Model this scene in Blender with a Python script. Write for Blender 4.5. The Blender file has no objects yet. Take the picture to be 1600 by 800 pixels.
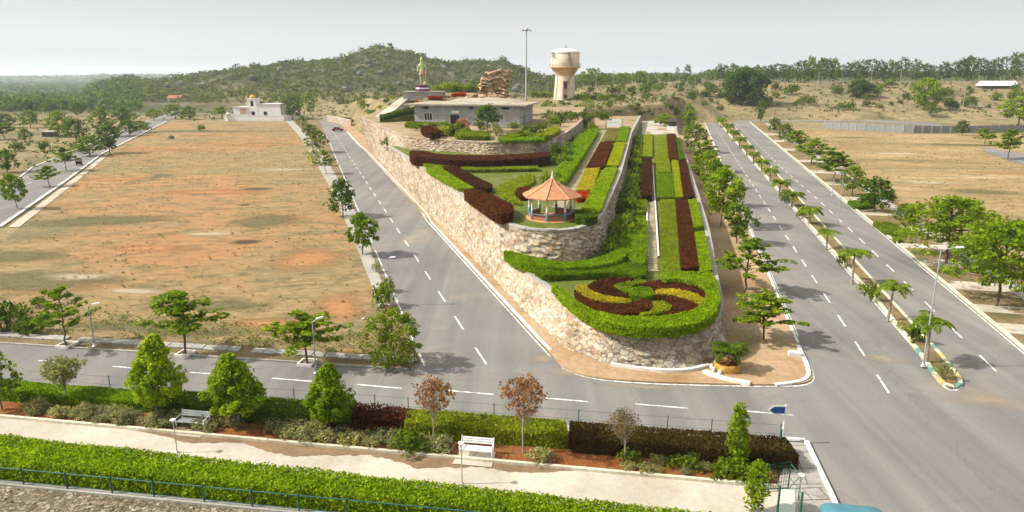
import bpy, bmesh, math, random
import numpy as np
from mathutils import Vector, Matrix
random.seed(7); RNG = np.random.default_rng(11)
C = bpy.context.scene.collection
R = math.radians

# ------------------------------------------------------------------ camera, sky, sun, exposure
FPX, HOR, CAMZ = 1100.0, 116.0, 20.0
TH = math.atan((400 - HOR) / FPX); CT, ST = math.cos(TH), math.sin(TH)
cam_data = bpy.data.cameras.new('camera'); cam = bpy.data.objects.new('camera', cam_data); C.objects.link(cam)
cam.location = (0, 0, CAMZ); cam.rotation_euler = (math.pi / 2 - TH, 0, 0)
cam_data.sensor_width = 36; cam_data.lens = 36 * FPX / 1600
cam_data.clip_start = 0.5; cam_data.clip_end = 30000
bpy.context.scene.camera = cam

world = bpy.data.worlds.new('World'); bpy.context.scene.world = world; world.use_nodes = True
wn = world.node_tree; wn.nodes.clear()
w_out = wn.nodes.new('ShaderNodeOutputWorld'); w_bg = wn.nodes.new('ShaderNodeBackground')
w_sky = wn.nodes.new('ShaderNodeTexSky'); w_sky.sky_type = 'NISHITA'; w_sky.sun_disc = False
SUN_EL, SUN_AZ = R(41), math.atan2(-1.0, -0.05)
w_sky.sun_elevation = SUN_EL; w_sky.sun_rotation = SUN_AZ
w_sky.air_density = 1.0; w_sky.dust_density = 5.0; w_sky.ozone_density = 1.0
w_hs = wn.nodes.new('ShaderNodeHueSaturation'); w_hs.inputs['Saturation'].default_value = 0.16
w_mx = wn.nodes.new('ShaderNodeMix'); w_mx.data_type = 'RGBA'; w_mx.inputs[0].default_value = 0.68
w_mx.inputs[7].default_value = (5.3, 5.42, 5.4, 1)          # thin high overcast
wn.links.new(w_sky.outputs[0], w_hs.inputs['Color']); wn.links.new(w_hs.outputs[0], w_mx.inputs[6])
w_tc = wn.nodes.new('ShaderNodeTexCoord'); w_sp = wn.nodes.new('ShaderNodeSeparateXYZ'); w_rp = wn.nodes.new('ShaderNodeValToRGB')   # brighter haze band low down, thinner veil above
wn.links.new(w_tc.outputs['Generated'], w_sp.inputs[0]); wn.links.new(w_sp.outputs[2], w_rp.inputs['Fac'])
cr = w_rp.color_ramp; cr.elements[0].position = 0.0; cr.elements[0].color = (1.0, 1.0, 1.0, 1); cr.elements[1].position = 0.115; cr.elements[1].color = (0.68, 0.68, 0.68, 1)
for q_, v_ in ((0.045, 0.98), (0.30, 0.95), (0.6, 1.0)): e_ = cr.elements.new(q_); e_.color = (v_, v_, v_, 1)
w_ml = wn.nodes.new('ShaderNodeMix'); w_ml.data_type = 'RGBA'; w_ml.blend_type = 'MULTIPLY'; w_ml.inputs[0].default_value = 1.0
wn.links.new(w_mx.outputs[2], w_ml.inputs[6]); wn.links.new(w_rp.outputs[0], w_ml.inputs[7])
wn.links.new(w_ml.outputs[2], w_bg.inputs[0]); w_bg.inputs[1].default_value = 0.10
wn.links.new(w_bg.outputs[0], w_out.inputs[0])

sun_d = bpy.data.lights.new('sun', 'SUN'); sun = bpy.data.objects.new('sun', sun_d); C.objects.link(sun)
sun_d.energy = 3.5; sun_d.angle = R(1.5); sun_d.color = (1.0, 0.95, 0.86)
ce = math.cos(SUN_EL)
sun_dir = Vector((math.sin(SUN_AZ) * ce, math.cos(SUN_AZ) * ce, math.sin(SUN_EL)))
sun.rotation_euler = (-sun_dir).to_track_quat('-Z', 'Y').to_euler(); sun.location = sun_dir * 200
vs = bpy.context.scene.view_settings
vs.view_transform = 'Standard'; vs.look = 'None'; vs.exposure = 1.0; vs.gamma = 1.0; vs.use_curve_mapping = False

# ------------------------------------------------------------------ measuring helpers (photo pixel -> point of the place)
def G(px, py, z=0.0):
    u = (px - 800) / FPX; v = (400 - py) / FPX
    t = (z - CAMZ) / (-ST + v * CT)
    return np.array([u * t, (CT + v * ST) * t, z])
def Gz(px, py, zf, dz=0.0):
    z = 5.0
    for _ in range(25):
        p = G(px, py, z + dz); z = zf(p[1])
    return np.array([p[0], p[1], z + dz])
def Zat(Y, py):
    v = (400 - py) / FPX
    return CAMZ + Y * (v * CT - ST) / (CT + v * ST)
def depth(p): return p[1] * CT - (p[2] - CAMZ) * ST
def lin(a, b):                                   # line through two ground points, X as a function of Y
    k = (b[0] - a[0]) / (b[1] - a[1]); return lambda y: a[0] + k * (y - a[1])
def liny(a, b):
    k = (b[1] - a[1]) / (b[0] - a[0]); return lambda x: a[1] + k * (x - a[0])
def ss(a, b, x):
    t = np.clip((np.asarray(x, float) - a) / (b - a), 0, 1); return t * t * (3 - 2 * t)

# ------------------------------------------------------------------ tags
def tag(o, label=None, cat=None, group=None, kind=None):
    if label: o['label'] = label
    if cat: o['category'] = cat
    if group: o['group'] = group
    if kind: o['kind'] = kind
    return o
def thing(name, loc, label, cat, group=None, rz=0.0, scale=None):
    o = bpy.data.objects.new(name, None); C.objects.link(o)
    o.empty_display_size = 0.3
    o.location = Vector([float(v) for v in loc]); o.rotation_euler = (0, 0, rz)
    if scale is not None: o.scale = scale
    return tag(o, label, cat, group)
ORD = ['nearest', 'second', 'third', 'fourth', 'fifth', 'sixth', 'seventh', 'eighth', 'ninth', 'tenth', 'eleventh',
       'twelfth', 'thirteenth', 'fourteenth', 'fifteenth', 'sixteenth', 'seventeenth', 'eighteenth', 'nineteenth',
       'twentieth', 'twenty-first', 'twenty-second', 'twenty-third', 'twenty-fourth', 'twenty-fifth']

# ------------------------------------------------------------------ mesh builder
class MB:
    def __init__(s): s.V = []; s.F = []; s.n = 0
    def add(s, V, F, mat=0, smooth=False):
        V = np.asarray(V, float).reshape(-1, 3)
        if isinstance(F, np.ndarray): s.F.append((F + s.n, mat, smooth))
        else:
            by = {}
            for f in F: by.setdefault(len(f), []).append(f)
            for k, fs in by.items(): s.F.append((np.array(fs, int) + s.n, mat, smooth))
        s.V.append(V); s.n += len(V); return s
    def box(s, lo, hi, mat=0, M=None):
        x0, y0, z0 = lo; x1, y1, z1 = hi
        V = np.array([(x0,y0,z0),(x1,y0,z0),(x1,y1,z0),(x0,y1,z0),(x0,y0,z1),(x1,y0,z1),(x1,y1,z1),(x0,y1,z1)], float)
        if M is not None: V = V @ np.array(M)[:3, :3].T + np.array(M)[:3, 3]
        return s.add(V, [(3,2,1,0),(4,5,6,7),(0,1,5,4),(1,2,6,5),(2,3,7,6),(3,0,4,7)], mat)
    def tube(s, P, rad, n=6, mat=0, cap=True):
        P = np.asarray(P, float); m = len(P); rad = np.broadcast_to(np.asarray(rad, float), (m,))
        T = np.gradient(P, axis=0); T /= np.linalg.norm(T, axis=1)[:, None] + 1e-9
        ref = np.array([0, 0, 1.0]) if abs(T[:, 2]).mean() < 0.8 else np.array([1.0, 0, 0])
        A = np.cross(T, ref); A /= np.linalg.norm(A, axis=1)[:, None] + 1e-9; B = np.cross(T, A)
        ang = np.arange(n) * 2 * math.pi / n
        V = P[:, None] + rad[:, None, None] * (np.cos(ang)[None, :, None] * A[:, None] + np.sin(ang)[None, :, None] * B[:, None])
        F = []
        for i in range(m - 1):
            for j in range(n): F.append((i*n+j, (i+1)*n+j, (i+1)*n+(j+1) % n, i*n+(j+1) % n))
        s.add(V.reshape(-1, 3), np.array(F, int), mat, True)
        if cap:
            s.add(V[-1], [tuple(range(n))[::-1]], mat); s.add(V[0], [tuple(range(n))], mat)
        return s
    def lathe(s, prof, n=24, mat=0, c=(0, 0, 0), smooth=True, a0=0.0):
        ang = a0 + np.arange(n) * 2 * math.pi / n
        V = np.concatenate([np.stack([r*np.cos(ang), r*np.sin(ang), np.full(n, z)], 1) for r, z in prof]) + np.array(c)
        F = []
        for i in range(len(prof) - 1):
            for j in range(n): F.append((i*n+j, i*n+(j+1) % n, (i+1)*n+(j+1) % n, (i+1)*n+j))
        return s.add(V, np.array(F, int), mat, smooth)
    def leaves(s, P, L, W, up=0.4, mat=0, nrm=None):
        P = np.asarray(P, float); n = len(P)
        if n == 0: return s
        N = RNG.normal(size=(n, 3))
        if nrm is not None: N = N * 0.7 + nrm
        N[:, 2] += up; N /= np.linalg.norm(N, axis=1)[:, None] + 1e-9
        T = RNG.normal(size=(n, 3)); T -= N * (T * N).sum(1)[:, None]; T /= np.linalg.norm(T, axis=1)[:, None] + 1e-9
        B = np.cross(N, T); sc = RNG.uniform(0.5, 1.5, (n, 1))
        V = np.stack([P - T*L*.5*sc, P + B*W*.5*sc + T*L*.08, P + T*L*.5*sc - N*L*.12, P - B*W*.5*sc + T*L*.08], 1)
        return s.add(V.reshape(-1, 3), np.arange(4 * n).reshape(n, 4), mat)
    def build(s, name, mats, parent=None, loc=None):
        me = bpy.data.meshes.new(name)
        V = np.concatenate(s.V).astype(np.float32)
        me.vertices.add(len(V)); me.vertices.foreach_set('co', V.ravel())
        loops = np.concatenate([f.ravel() for f, _, _ in s.F]).astype(np.int32)
        tot = np.concatenate([np.full(len(f), f.shape[1]) for f, _, _ in s.F]).astype(np.int32)
        mi = np.concatenate([np.full(len(f), m) for f, m, _ in s.F]).astype(np.int32)
        sm = np.concatenate([np.full(len(f), k) for f, _, k in s.F]).astype(bool)
        st = np.concatenate([[0], np.cumsum(tot)[:-1]]).astype(np.int32)
        me.loops.add(len(loops)); me.loops.foreach_set('vertex_index', loops)
        me.polygons.add(len(tot)); me.polygons.foreach_set('loop_start', st)
        me.polygons.foreach_set('material_index', mi); me.polygons.foreach_set('use_smooth', sm)
        me.update(calc_edges=True); me.validate()
        for m in (mats if isinstance(mats, (list, tuple)) else [mats]): me.materials.append(m)
        o = bpy.data.objects.new(name, me); C.objects.link(o)
        if parent is not None: o.parent = parent
        if loc is not None: o.location = Vector([float(v) for v in loc])
        return o

def copy_tree(root, loc, rz=0.0, scale=None, label=None, group=None, cat=None):
    r = root.copy(); C.objects.link(r); r.location = Vector([float(v) for v in loc]); r.rotation_euler = (0, 0, rz)
    if scale is not None: r.scale = scale
    if label: r['label'] = label
    if group: r['group'] = group
    elif 'group' in r.keys() and group is False: del r['group']
    if cat: r['category'] = cat
    for ch in list(root.children):
        c = ch.copy(); C.objects.link(c); c.parent = r
        for g in list(ch.children):
            d = g.copy(); C.objects.link(d); d.parent = c
    return r

# ------------------------------------------------------------------ materials
def newmat(name):
    m = bpy.data.materials.new(name); m.use_nodes = True
    nt = m.node_tree; return m, nt, nt.nodes['Principled BSDF']
def N(nt, t, **kw):
    n = nt.nodes.new(t)
    for k, v in kw.items(): setattr(n, k, v)
    return n
def noise(nt, vec, scale, detail=4, rough=0.55, dist=0.0):
    n = N(nt, 'ShaderNodeTexNoise'); n.inputs['Scale'].default_value = scale; n.inputs['Detail'].default_value = detail
    n.inputs['Roughness'].default_value = rough; n.inputs['Distortion'].default_value = dist
    if vec is not None: nt.links.new(vec, n.inputs['Vector'])
    return n.outputs['Fac']
def ramp(nt, fac, stops, interp='LINEAR'):
    r = N(nt, 'ShaderNodeValToRGB'); cr = r.color_ramp; cr.interpolation = interp
    while len(cr.elements) > len(stops): cr.elements.remove(cr.elements[-1])
    while len(cr.elements) < len(stops): cr.elements.new(0.5)
    for e, (p, c) in zip(cr.elements, stops): e.position = p; e.color = (*c, 1) if len(c) == 3 else c
    nt.links.new(fac, r.inputs['Fac']); return r.outputs['Color']
def mixc(nt, fac, a, b, mode='MIX'):
    m = N(nt, 'ShaderNodeMix', data_type='RGBA', blend_type=mode)
    for sock, v in ((m.inputs[0], fac), (m.inputs[6], a), (m.inputs[7], b)):
        if hasattr(v, 'links'): nt.links.new(v, sock)
        elif isinstance(v, (int, float)): sock.default_value = v
        else: sock.default_value = (*v, 1)
    return m.outputs[2]
def wpos(nt, sc=(1, 1, 1), rz=0.0):
    g = N(nt, 'ShaderNodeNewGeometry'); mp = N(nt, 'ShaderNodeMapping')
    mp.inputs['Scale'].default_value = sc; mp.inputs['Rotation'].default_value = (0, 0, rz)
    nt.links.new(g.outputs['Position'], mp.inputs['Vector']); return mp.outputs[0]
def opos(nt, sc=(1, 1, 1)):
    g = N(nt, 'ShaderNodeTexCoord'); mp = N(nt, 'ShaderNodeMapping'); mp.inputs['Scale'].default_value = sc
    nt.links.new(g.outputs['Object'], mp.inputs['Vector']); return mp.outputs[0]
def bump(nt, p, h, strength=0.5, dist=0.1):
    b = N(nt, 'ShaderNodeBump'); b.inputs['Strength'].default_value = strength; b.inputs['Distance'].default_value = dist
    nt.links.new(h, b.inputs['Height']); nt.links.new(b.outputs[0], p.inputs['Normal'])

def M_plain(name, col, rough=0.6, metal=0.0, var=0.12, scale=3.0, spec=0.3):
    m, nt, p = newmat(name)
    f = noise(nt, opos(nt), scale, 3)
    c = ramp(nt, f, [(0.3, tuple(v * (1 - var) for v in col)), (0.7, tuple(min(1, v * (1 + var)) for v in col))])
    nt.links.new(c, p.inputs['Base Color']); p.inputs['Roughness'].default_value = rough
    p.inputs['Metallic'].default_value = metal; p.inputs['Specular IOR Level'].default_value = spec
    return m
GAIN = (1.98, 1.96, 0.9)
def M_leaf(name, col, var=0.35, hue=(1.25, 1.1, 0.7), trans=0.55, objvar=0.25, patch=0.8):
    """leaf colour varies leaf by leaf, plant by plant and in clumps"""
    m, nt, p = newmat(name)
    g = N(nt, 'ShaderNodeNewGeometry')
    col = tuple(v * k for v, k in zip(col, GAIN)) if max(col) < 0.19 else col
    lo = tuple(v * (1 - var) for v in col); hi = tuple(v * (1 + var) * h for v, h in zip(col, hue))
    c1 = ramp(nt, g.outputs['Random Per Island'], [(0.0, lo), (0.5, col), (1.0, hi)])
    f = noise(nt, wpos(nt), patch, 5, 0.65)
    c2 = ramp(nt, f, [(0.3, (0.62, 0.68, 0.66)), (0.7, (1.28, 1.2, 1.05))])
    c3 = mixc(nt, 1.0, c1, c2, 'MULTIPLY')
    oi = N(nt, 'ShaderNodeObjectInfo')
    c4 = ramp(nt, oi.outputs['Random'], [(0.0, (1 - objvar, 1 - objvar * .8, 1 - objvar * .6)), (1.0, (1 + objvar, 1 + objvar * .7, 1.0))])
    c5 = mixc(nt, 1.0, c3, c4, 'MULTIPLY')
    nt.links.new(c5, p.inputs['Base Color']); p.inputs['Roughness'].default_value = 0.7
    p.inputs['Specular IOR Level'].default_value = 0.08
    tr = N(nt, 'ShaderNodeBsdfTranslucent'); nt.links.new(c5, tr.inputs[0])
    mx = N(nt, 'ShaderNodeMixShader'); mx.inputs[0].default_value = trans
    out = nt.nodes['Material Output']
    nt.links.new(p.outputs[0], mx.inputs[1]); nt.links.new(tr.outputs[0], mx.inputs[2]); nt.links.new(mx.outputs[0], out.inputs['Surface'])
    return m
def M_ground(name, stops, patch=0.06, fine=1.6, stretch=(1, 1, 1), rz=0.0, extra=None, bs=0.6, grain=(0.75, 1.25), mott=0):
    """patchy bare ground: large patches, streaks and fine grain"""
    m, nt, p = newmat(name)
    v = wpos(nt, stretch, rz)
    f1 = noise(nt, v, patch, 7, 0.62, 0.6)
    c = ramp(nt, f1, stops)
    f2 = noise(nt, v, fine, 6, 0.7)
    g = ramp(nt, f2, [(0.25, (grain[0],) * 3), (0.5, (1, 1, 1)), (0.75, (grain[1],) * 3)])
    c = mixc(nt, 1.0, c, g, 'MULTIPLY')
    for (sc, lo, hi, col) in (extra or []):
        f3 = noise(nt, wpos(nt), sc, 5, 0.6)
        k = ramp(nt, f3, [(lo, (0, 0, 0)), (hi, (1, 1, 1))])
        c = mixc(nt, k, c, col)
    nt.links.new(c, p.inputs['Base Color']); p.inputs['Roughness'].default_value = 0.95
    p.inputs['Specular IOR Level'].default_value = 0.1
    if mott:
        f4 = noise(nt, wpos(nt, (.7, 1.4, 1), rz), 0.33, 6, 0.72, .5)
        c2 = mixc(nt, ramp(nt, f4, [(0.47, (0, 0, 0)), (0.62, (mott,) * 3)]), c, (0.125, 0.112, 0.055))
        f5 = noise(nt, wpos(nt, (.7, 1.6, 1), rz), 0.6, 5, 0.7, .4)
        c2 = mixc(nt, ramp(nt, f5, [(0.60, (0, 0, 0)), (0.70, (mott * .8,) * 3)]), c2, (0.46, 0.36, 0.22))
        nt.links.new(c2, p.inputs['Base Color'])
    bump(nt, p, f2, bs, 0.25)
    return m
def M_stone(name, scale, cols, mortar, mw=0.06, bs=0.65):
    """random rubble: one colour per stone, dark joints"""
    m, nt, p = newmat(name)
    v = wpos(nt, (1, 1, 1.25))
    wob = noise(nt, v, scale * 1.3, 3); 
    add = N(nt, 'ShaderNodeVectorMath', operation='ADD'); sc = N(nt, 'ShaderNodeVectorMath', operation='SCALE')
    cmb = N(nt, 'ShaderNodeCombineXYZ')
    for i in range(3): nt.links.new(wob, cmb.inputs[i])
    nt.links.new(cmb.outputs[0], sc.inputs[0]); sc.inputs['Scale'].default_value = 0.5
    nt.links.new(v, add.inputs[0]); nt.links.new(sc.outputs[0], add.inputs[1])
    vo = N(nt, 'ShaderNodeTexVoronoi'); vo.inputs['Scale'].default_value = scale; nt.links.new(add.outputs[0], vo.inputs['Vector'])
    ve = N(nt, 'ShaderNodeTexVoronoi', feature='DISTANCE_TO_EDGE'); ve.inputs['Scale'].default_value = scale; nt.links.new(add.outputs[0], ve.inputs['Vector'])
    sep = N(nt, 'ShaderNodeSeparateColor'); nt.links.new(vo.outputs['Color'], sep.inputs[0])
    k = len(cols); c = ramp(nt, sep.outputs[0], [(i / k, cc) for i, cc in enumerate(cols)], 'CONSTANT')
    f = noise(nt, v, 5.0, 5, 0.65)
    c = mixc(nt, 1.0, c, ramp(nt, f, [(0.25, (0.72,) * 3), (0.75, (1.2,) * 3)]), 'MULTIPLY')
    f0 = noise(nt, v, 0.25, 3)
    c = mixc(nt, 1.0, c, ramp(nt, f0, [(0.32, (0.74, 0.70, 0.64)), (0.5, (0.98, 0.97, 0.95)), (0.68, (1.12, 1.11, 1.08))]), 'MULTIPLY')
    e = ramp(nt, ve.outputs['Distance'], [(0.0, (0, 0, 0)), (mw, (1, 1, 1))])
    c = mixc(nt, e, mortar, c)
    nt.links.new(c, p.inputs['Base Color']); p.inputs['Roughness'].default_value = 0.9; p.inputs['Specular IOR Level'].default_value = 0.15
    h = mixc(nt, 0.25, e, f); bump(nt, p, h, bs, 0.15)
    return m

# asphalt: sun-bleached and dusty, with patches, tyre tracks and dust
def M_asphalt():
    m, nt, p = newmat('asphalt')
    f1 = noise(nt, wpos(nt), 0.05, 6, 0.6, 0.8); c = ramp(nt, f1, [(0.3, (0.156, 0.150, 0.137)), (0.55, (0.187, 0.179, 0.162)), (0.75, (0.226, 0.212, 0.186))])
    f2 = noise(nt, wpos(nt, (1, 0.06, 1), R(-13.3)), 0.9, 4, 0.6)
    c = mixc(nt, 1.0, c, ramp(nt, f2, [(0.3, (0.90, 0.90, 0.91)), (0.7, (1.07, 1.06, 1.04))]), 'MULTIPLY')
    f3 = noise(nt, wpos(nt), 6.0, 5, 0.8); c = mixc(nt, 1.0, c, ramp(nt, f3, [(0.2, (0.85,) * 3), (0.8, (1.14,) * 3)]), 'MULTIPLY')
    f4 = noise(nt, wpos(nt), 0.11, 5, 0.62, 1.0); c = mixc(nt, ramp(nt, f4, [(0.56, (0, 0, 0)), (0.76, (0.8,) * 3)]), c, (0.29, 0.24, 0.175))
    f5 = noise(nt, wpos(nt), 0.35, 2); c = mixc(nt, ramp(nt, f5, [(0.70, (0, 0, 0)), (0.76, (0.3,) * 3)]), c, (0.09, 0.088, 0.085))
    for rz_, sc_ in ((R(-13.3), 0.55), (R(8.9 + 90), 0.5), (R(16.6), 0.55)):
        fw = noise(nt, wpos(nt, (1, .025, 1), rz_), sc_, 3, 0.5); c = mixc(nt, 1.0, c, ramp(nt, fw, [(0.35, (0.91, 0.91, 0.92)), (0.65, (1.06, 1.055, 1.045))]), 'MULTIPLY')
    vc = N(nt, 'ShaderNodeTexVoronoi', feature='DISTANCE_TO_EDGE'); vc.inputs['Scale'].default_value = .13; vw = N(nt, 'ShaderNodeVectorMath', operation='ADD'); nt.links.new(wpos(nt), vw.inputs[0])
    vn = N(nt, 'ShaderNodeTexNoise'); vn.inputs['Scale'].default_value = .6; nt.links.new(wpos(nt), vn.inputs['Vector']); vs2 = N(nt, 'ShaderNodeVectorMath', operation='SCALE'); vs2.inputs['Scale'].default_value = 2.2; nt.links.new(vn.outputs['Color'], vs2.inputs[0]); nt.links.new(vs2.outputs[0], vw.inputs[1]); nt.links.new(vw.outputs[0], vc.inputs['Vector'])
    c = mixc(nt, ramp(nt, vc.outputs['Distance'], [(0.0, (.4,) * 3), (0.006, (0, 0, 0))]), c, (0.085, 0.08, 0.072))
    nt.links.new(c, p.inputs['Base Color']); p.inputs['Roughness'].default_value = 0.85; p.inputs['Specular IOR Level'].default_value = 0.25
    bump(nt, p, f3, 0.25, 0.02); return m
MAT = {}
MAT['asphalt'] = M_asphalt()
def M_paint(name, col):
    m, nt, p = newmat(name)
    f = noise(nt, wpos(nt), 2.2, 6, 0.75)
    c = mixc(nt, ramp(nt, f, [(0.40, (0.85,) * 3), (0.56, (0, 0, 0))]), col, (0.2, 0.19, 0.175))
    nt.links.new(c, p.inputs['Base Color']); p.inputs['Roughness'].default_value = 0.7; return m
MAT['paint'] = M_paint('road_paint', (0.72, 0.71, 0.66))
MAT['kerb_cream'] = M_ground('kerb_cream', [(0.3, (0.42, 0.38, 0.27)), (0.7, (0.60, 0.56, 0.43))], 0.6, 3, bs=0.2)
MAT['kerb_yellow'] = M_plain('kerb_yellow', (0.48, 0.38, 0.13), 0.7)
MAT['kerb_green'] = M_plain('kerb_green', (0.12, 0.26, 0.20), 0.7)
MAT['kerb_white'] = M_ground('kerb_white', [(0.3, (0.5, 0.48, 0.44)), (0.7, (0.68, 0.66, 0.61))], 0.7, 3, bs=0.2)
MAT['concrete'] = M_ground('concrete', [(0.3, (0.25, 0.235, 0.205)), (0.6, (0.34, 0.32, 0.28)), (0.8, (0.40, 0.37, 0.32))], 0.3, 4, bs=0.3)
MAT['soil'] = M_ground('island_soil', [(0.3, (0.27, 0.155, 0.075)), (0.5, (0.35, 0.235, 0.135)), (0.7, (0.40, 0.29, 0.18))], 0.15, 2.0, bs=0.5)
MAT['redsoil'] = M_ground('bed_soil', [(0.3, (0.13, 0.052, 0.018)), (0.5, (0.24, 0.085, 0.026)), (0.7, (0.22, 0.12, 0.05))], 0.5, 2.5, bs=0.9)
MAT['verge'] = M_ground('verge_grass', [(0.25, (0.085, 0.085, 0.03)), (0.45, (0.17, 0.125, 0.058)), (0.6, (0.235, 0.165, 0.085)), (0.8, (0.11, 0.11, 0.04))], 0.3, 2.5, bs=0.9)
MAT['lawn'] = M_ground('lawn_soil', [(0.3, (0.075, 0.095, 0.018)), (0.5, (0.105, 0.13, 0.022)), (0.7, (0.17, 0.155, 0.055))], 0.3, 2.5, bs=0.7)
MAT['field'] = M_ground('dry_field', [(0.28, (0.135, 0.118, 0.058)), (0.38, (0.205, 0.160, 0.080)), (0.47, (0.285, 0.198, 0.098)), (0.55, (0.245, 0.172, 0.082)), (0.62, (0.355, 0.190, 0.078)), (0.72, (0.385, 0.262, 0.14))],
    0.034, 1.2, (0.65, 1.7, 1), R(-14), extra=[(0.03, 0.46, 0.62, (0.34, 0.18, 0.075)), (0.06, 0.60, 0.70, (0.105, 0.105, 0.052)), (0.5, 0.68, 0.75, (0.085, 0.078, 0.04)), (0.9, 0.70, 0.76, (0.42, 0.36, 0.25))], bs=1.0, grain=(0.55, 1.42), mott=.8)
MAT['strawfield'] = M_ground('straw_field', [(0.3, (0.16, 0.125, 0.06)), (0.45, (0.275, 0.19, 0.09)), (0.55, (0.33, 0.225, 0.108)), (0.7, (0.40, 0.30, 0.165))],
    0.05, 1.0, (0.6, 1.6, 1), R(-20), extra=[(0.045, 0.62, 0.74, (0.14, 0.13, 0.062)), (0.5, 0.70, 0.77, (0.10, 0.085, 0.045))], bs=1.0, grain=(0.6, 1.36), mott=.6)
MAT['path'] = M_ground('worn_path', [(0.35, (0.33, 0.28, 0.21)), (0.6, (0.44, 0.39, 0.31)), (0.75, (0.50, 0.45, 0.37))], 0.2, 3.0, extra=[(0.22, 0.56, 0.63, (0.20, 0.13, 0.075))], bs=0.25, grain=(0.85, 1.12))
def M_wetpath():
    m = M_ground('park_path', [(0.35, (0.37, 0.32, 0.25)), (0.6, (0.46, 0.41, 0.335)), (0.75, (0.52, 0.475, 0.40))], 0.25, 3.0, bs=0.2, grain=(0.86, 1.12))
    return m
MAT['parkpath'] = M_wetpath()
MAT['damp'] = M_ground('damp_soil_on_path', [(0.35, (0.16, 0.105, 0.058)), (0.6, (0.215, 0.145, 0.085)), (0.75, (0.27, 0.15, 0.075))], 0.5, 3.0, bs=0.2)
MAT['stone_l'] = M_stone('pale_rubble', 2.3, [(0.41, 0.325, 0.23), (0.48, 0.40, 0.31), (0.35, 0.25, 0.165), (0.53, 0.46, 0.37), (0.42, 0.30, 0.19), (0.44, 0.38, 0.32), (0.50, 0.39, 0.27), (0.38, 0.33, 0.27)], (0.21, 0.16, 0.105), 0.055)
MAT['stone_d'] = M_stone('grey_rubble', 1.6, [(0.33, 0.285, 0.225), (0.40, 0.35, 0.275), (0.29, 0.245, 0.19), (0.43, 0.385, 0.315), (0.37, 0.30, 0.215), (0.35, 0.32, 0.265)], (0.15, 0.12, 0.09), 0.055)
MAT['rock'] = M_stone('golden_rock', 0.8, [(0.44, 0.30, 0.16), (0.52, 0.39, 0.24), (0.36, 0.24, 0.13), (0.55, 0.45, 0.31)], (0.20, 0.13, 0.07), 0.10)
MAT['rubble'] = M_stone('loose_rubble', 4.2, [(0.30, 0.24, 0.17), (0.22, 0.18, 0.12), (0.38, 0.32, 0.25), (0.17, 0.13, 0.085), (0.13, 0.12, 0.06)], (0.09, 0.07, 0.045), 0.10)
MAT['bark'] = M_plain('bark', (0.10, 0.075, 0.052), 0.9, var=0.35, scale=6)
MAT['bark_pale'] = M_plain('pale_bark', (0.26, 0.22, 0.17), 0.9, var=0.3, scale=6)
MAT['white'] = M_plain('white_paint', (0.70, 0.69, 0.66), 0.55)
MAT['steel'] = M_plain('galvanised', (0.36, 0.37, 0.37), 0.45, 0.3, var=0.06)
MAT['bench_m'] = M_plain('bench_grey', (0.68, 0.69, 0.68), 0.5, var=0.08)
MAT['dark'] = M_plain('dark_opening', (0.012, 0.012, 0.014), 0.6)
MAT['green_m'] = M_plain('green_steel', (0.018, 0.095, 0.075), 0.5, var=0.25)
MAT['greengrey'] = M_plain('grey_green_steel', (0.07, 0.13, 0.12), 0.5, var=0.2)
MAT['blue_sign'] = M_plain('blue_sign', (0.015, 0.055, 0.24), 0.4, var=0.05)
MAT['tile'] = None

# leaves
LF = {}
def leaf(name, col, **k): LF[name] = M_leaf('leaf_' + name, col, **k); return LF[name]
leaf('street', (0.098, 0.152, 0.012), var=0.4)
leaf('bright', (0.118, 0.178, 0.010), var=0.35)
leaf('darkgreen', (0.045, 0.082, 0.014), var=0.4)
leaf('mid', (0.070, 0.108, 0.015), var=0.4)
leaf('grove', (0.042, 0.072, 0.018), var=0.35)
leaf('euc', (0.036, 0.056, 0.024), var=0.35)
leaf('hill', (0.046, 0.064, 0.020), var=0.45, patch=0.03)
leaf('forest', (0.040, 0.068, 0.026), var=0.4, patch=0.02)
leaf('hedge', (0.115, 0.180, 0.008), var=0.35, patch=0.9)
leaf('hedge2', (0.080, 0.145, 0.007), var=0.3)
leaf('lime', (0.215, 0.290, 0.020), var=0.3)
leaf('limebright', (0.30, 0.36, 0.012), var=0.25)
leaf('yellow', (0.42, 0.39, 0.03), var=0.3)
leaf('straw', (0.36, 0.31, 0.10), var=0.3)
leaf('maroon', (0.050, 0.020, 0.017), var=0.45, hue=(1.3, 1.0, 1.0))
leaf('brownhedge', (0.046, 0.034, 0.022), var=0.4)
leaf('red', (0.35, 0.045, 0.012), var=0.3)
leaf('pink', (0.40, 0.20, 0.13), var=0.3)
leaf('autumn', (0.29, 0.155, 0.065), var=0.4, hue=(1.3, 1.2, 1.0))
leaf('twig', (0.22, 0.15, 0.085), var=0.3)
leaf('pale', (0.27, 0.31, 0.12), var=0.35)
leaf('silver', (0.30, 0.32, 0.17), var=0.45)
leaf('palm', (0.085, 0.130, 0.020), var=0.4)
leaf('drygrass', (0.34, 0.265, 0.13), var=0.4)

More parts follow.
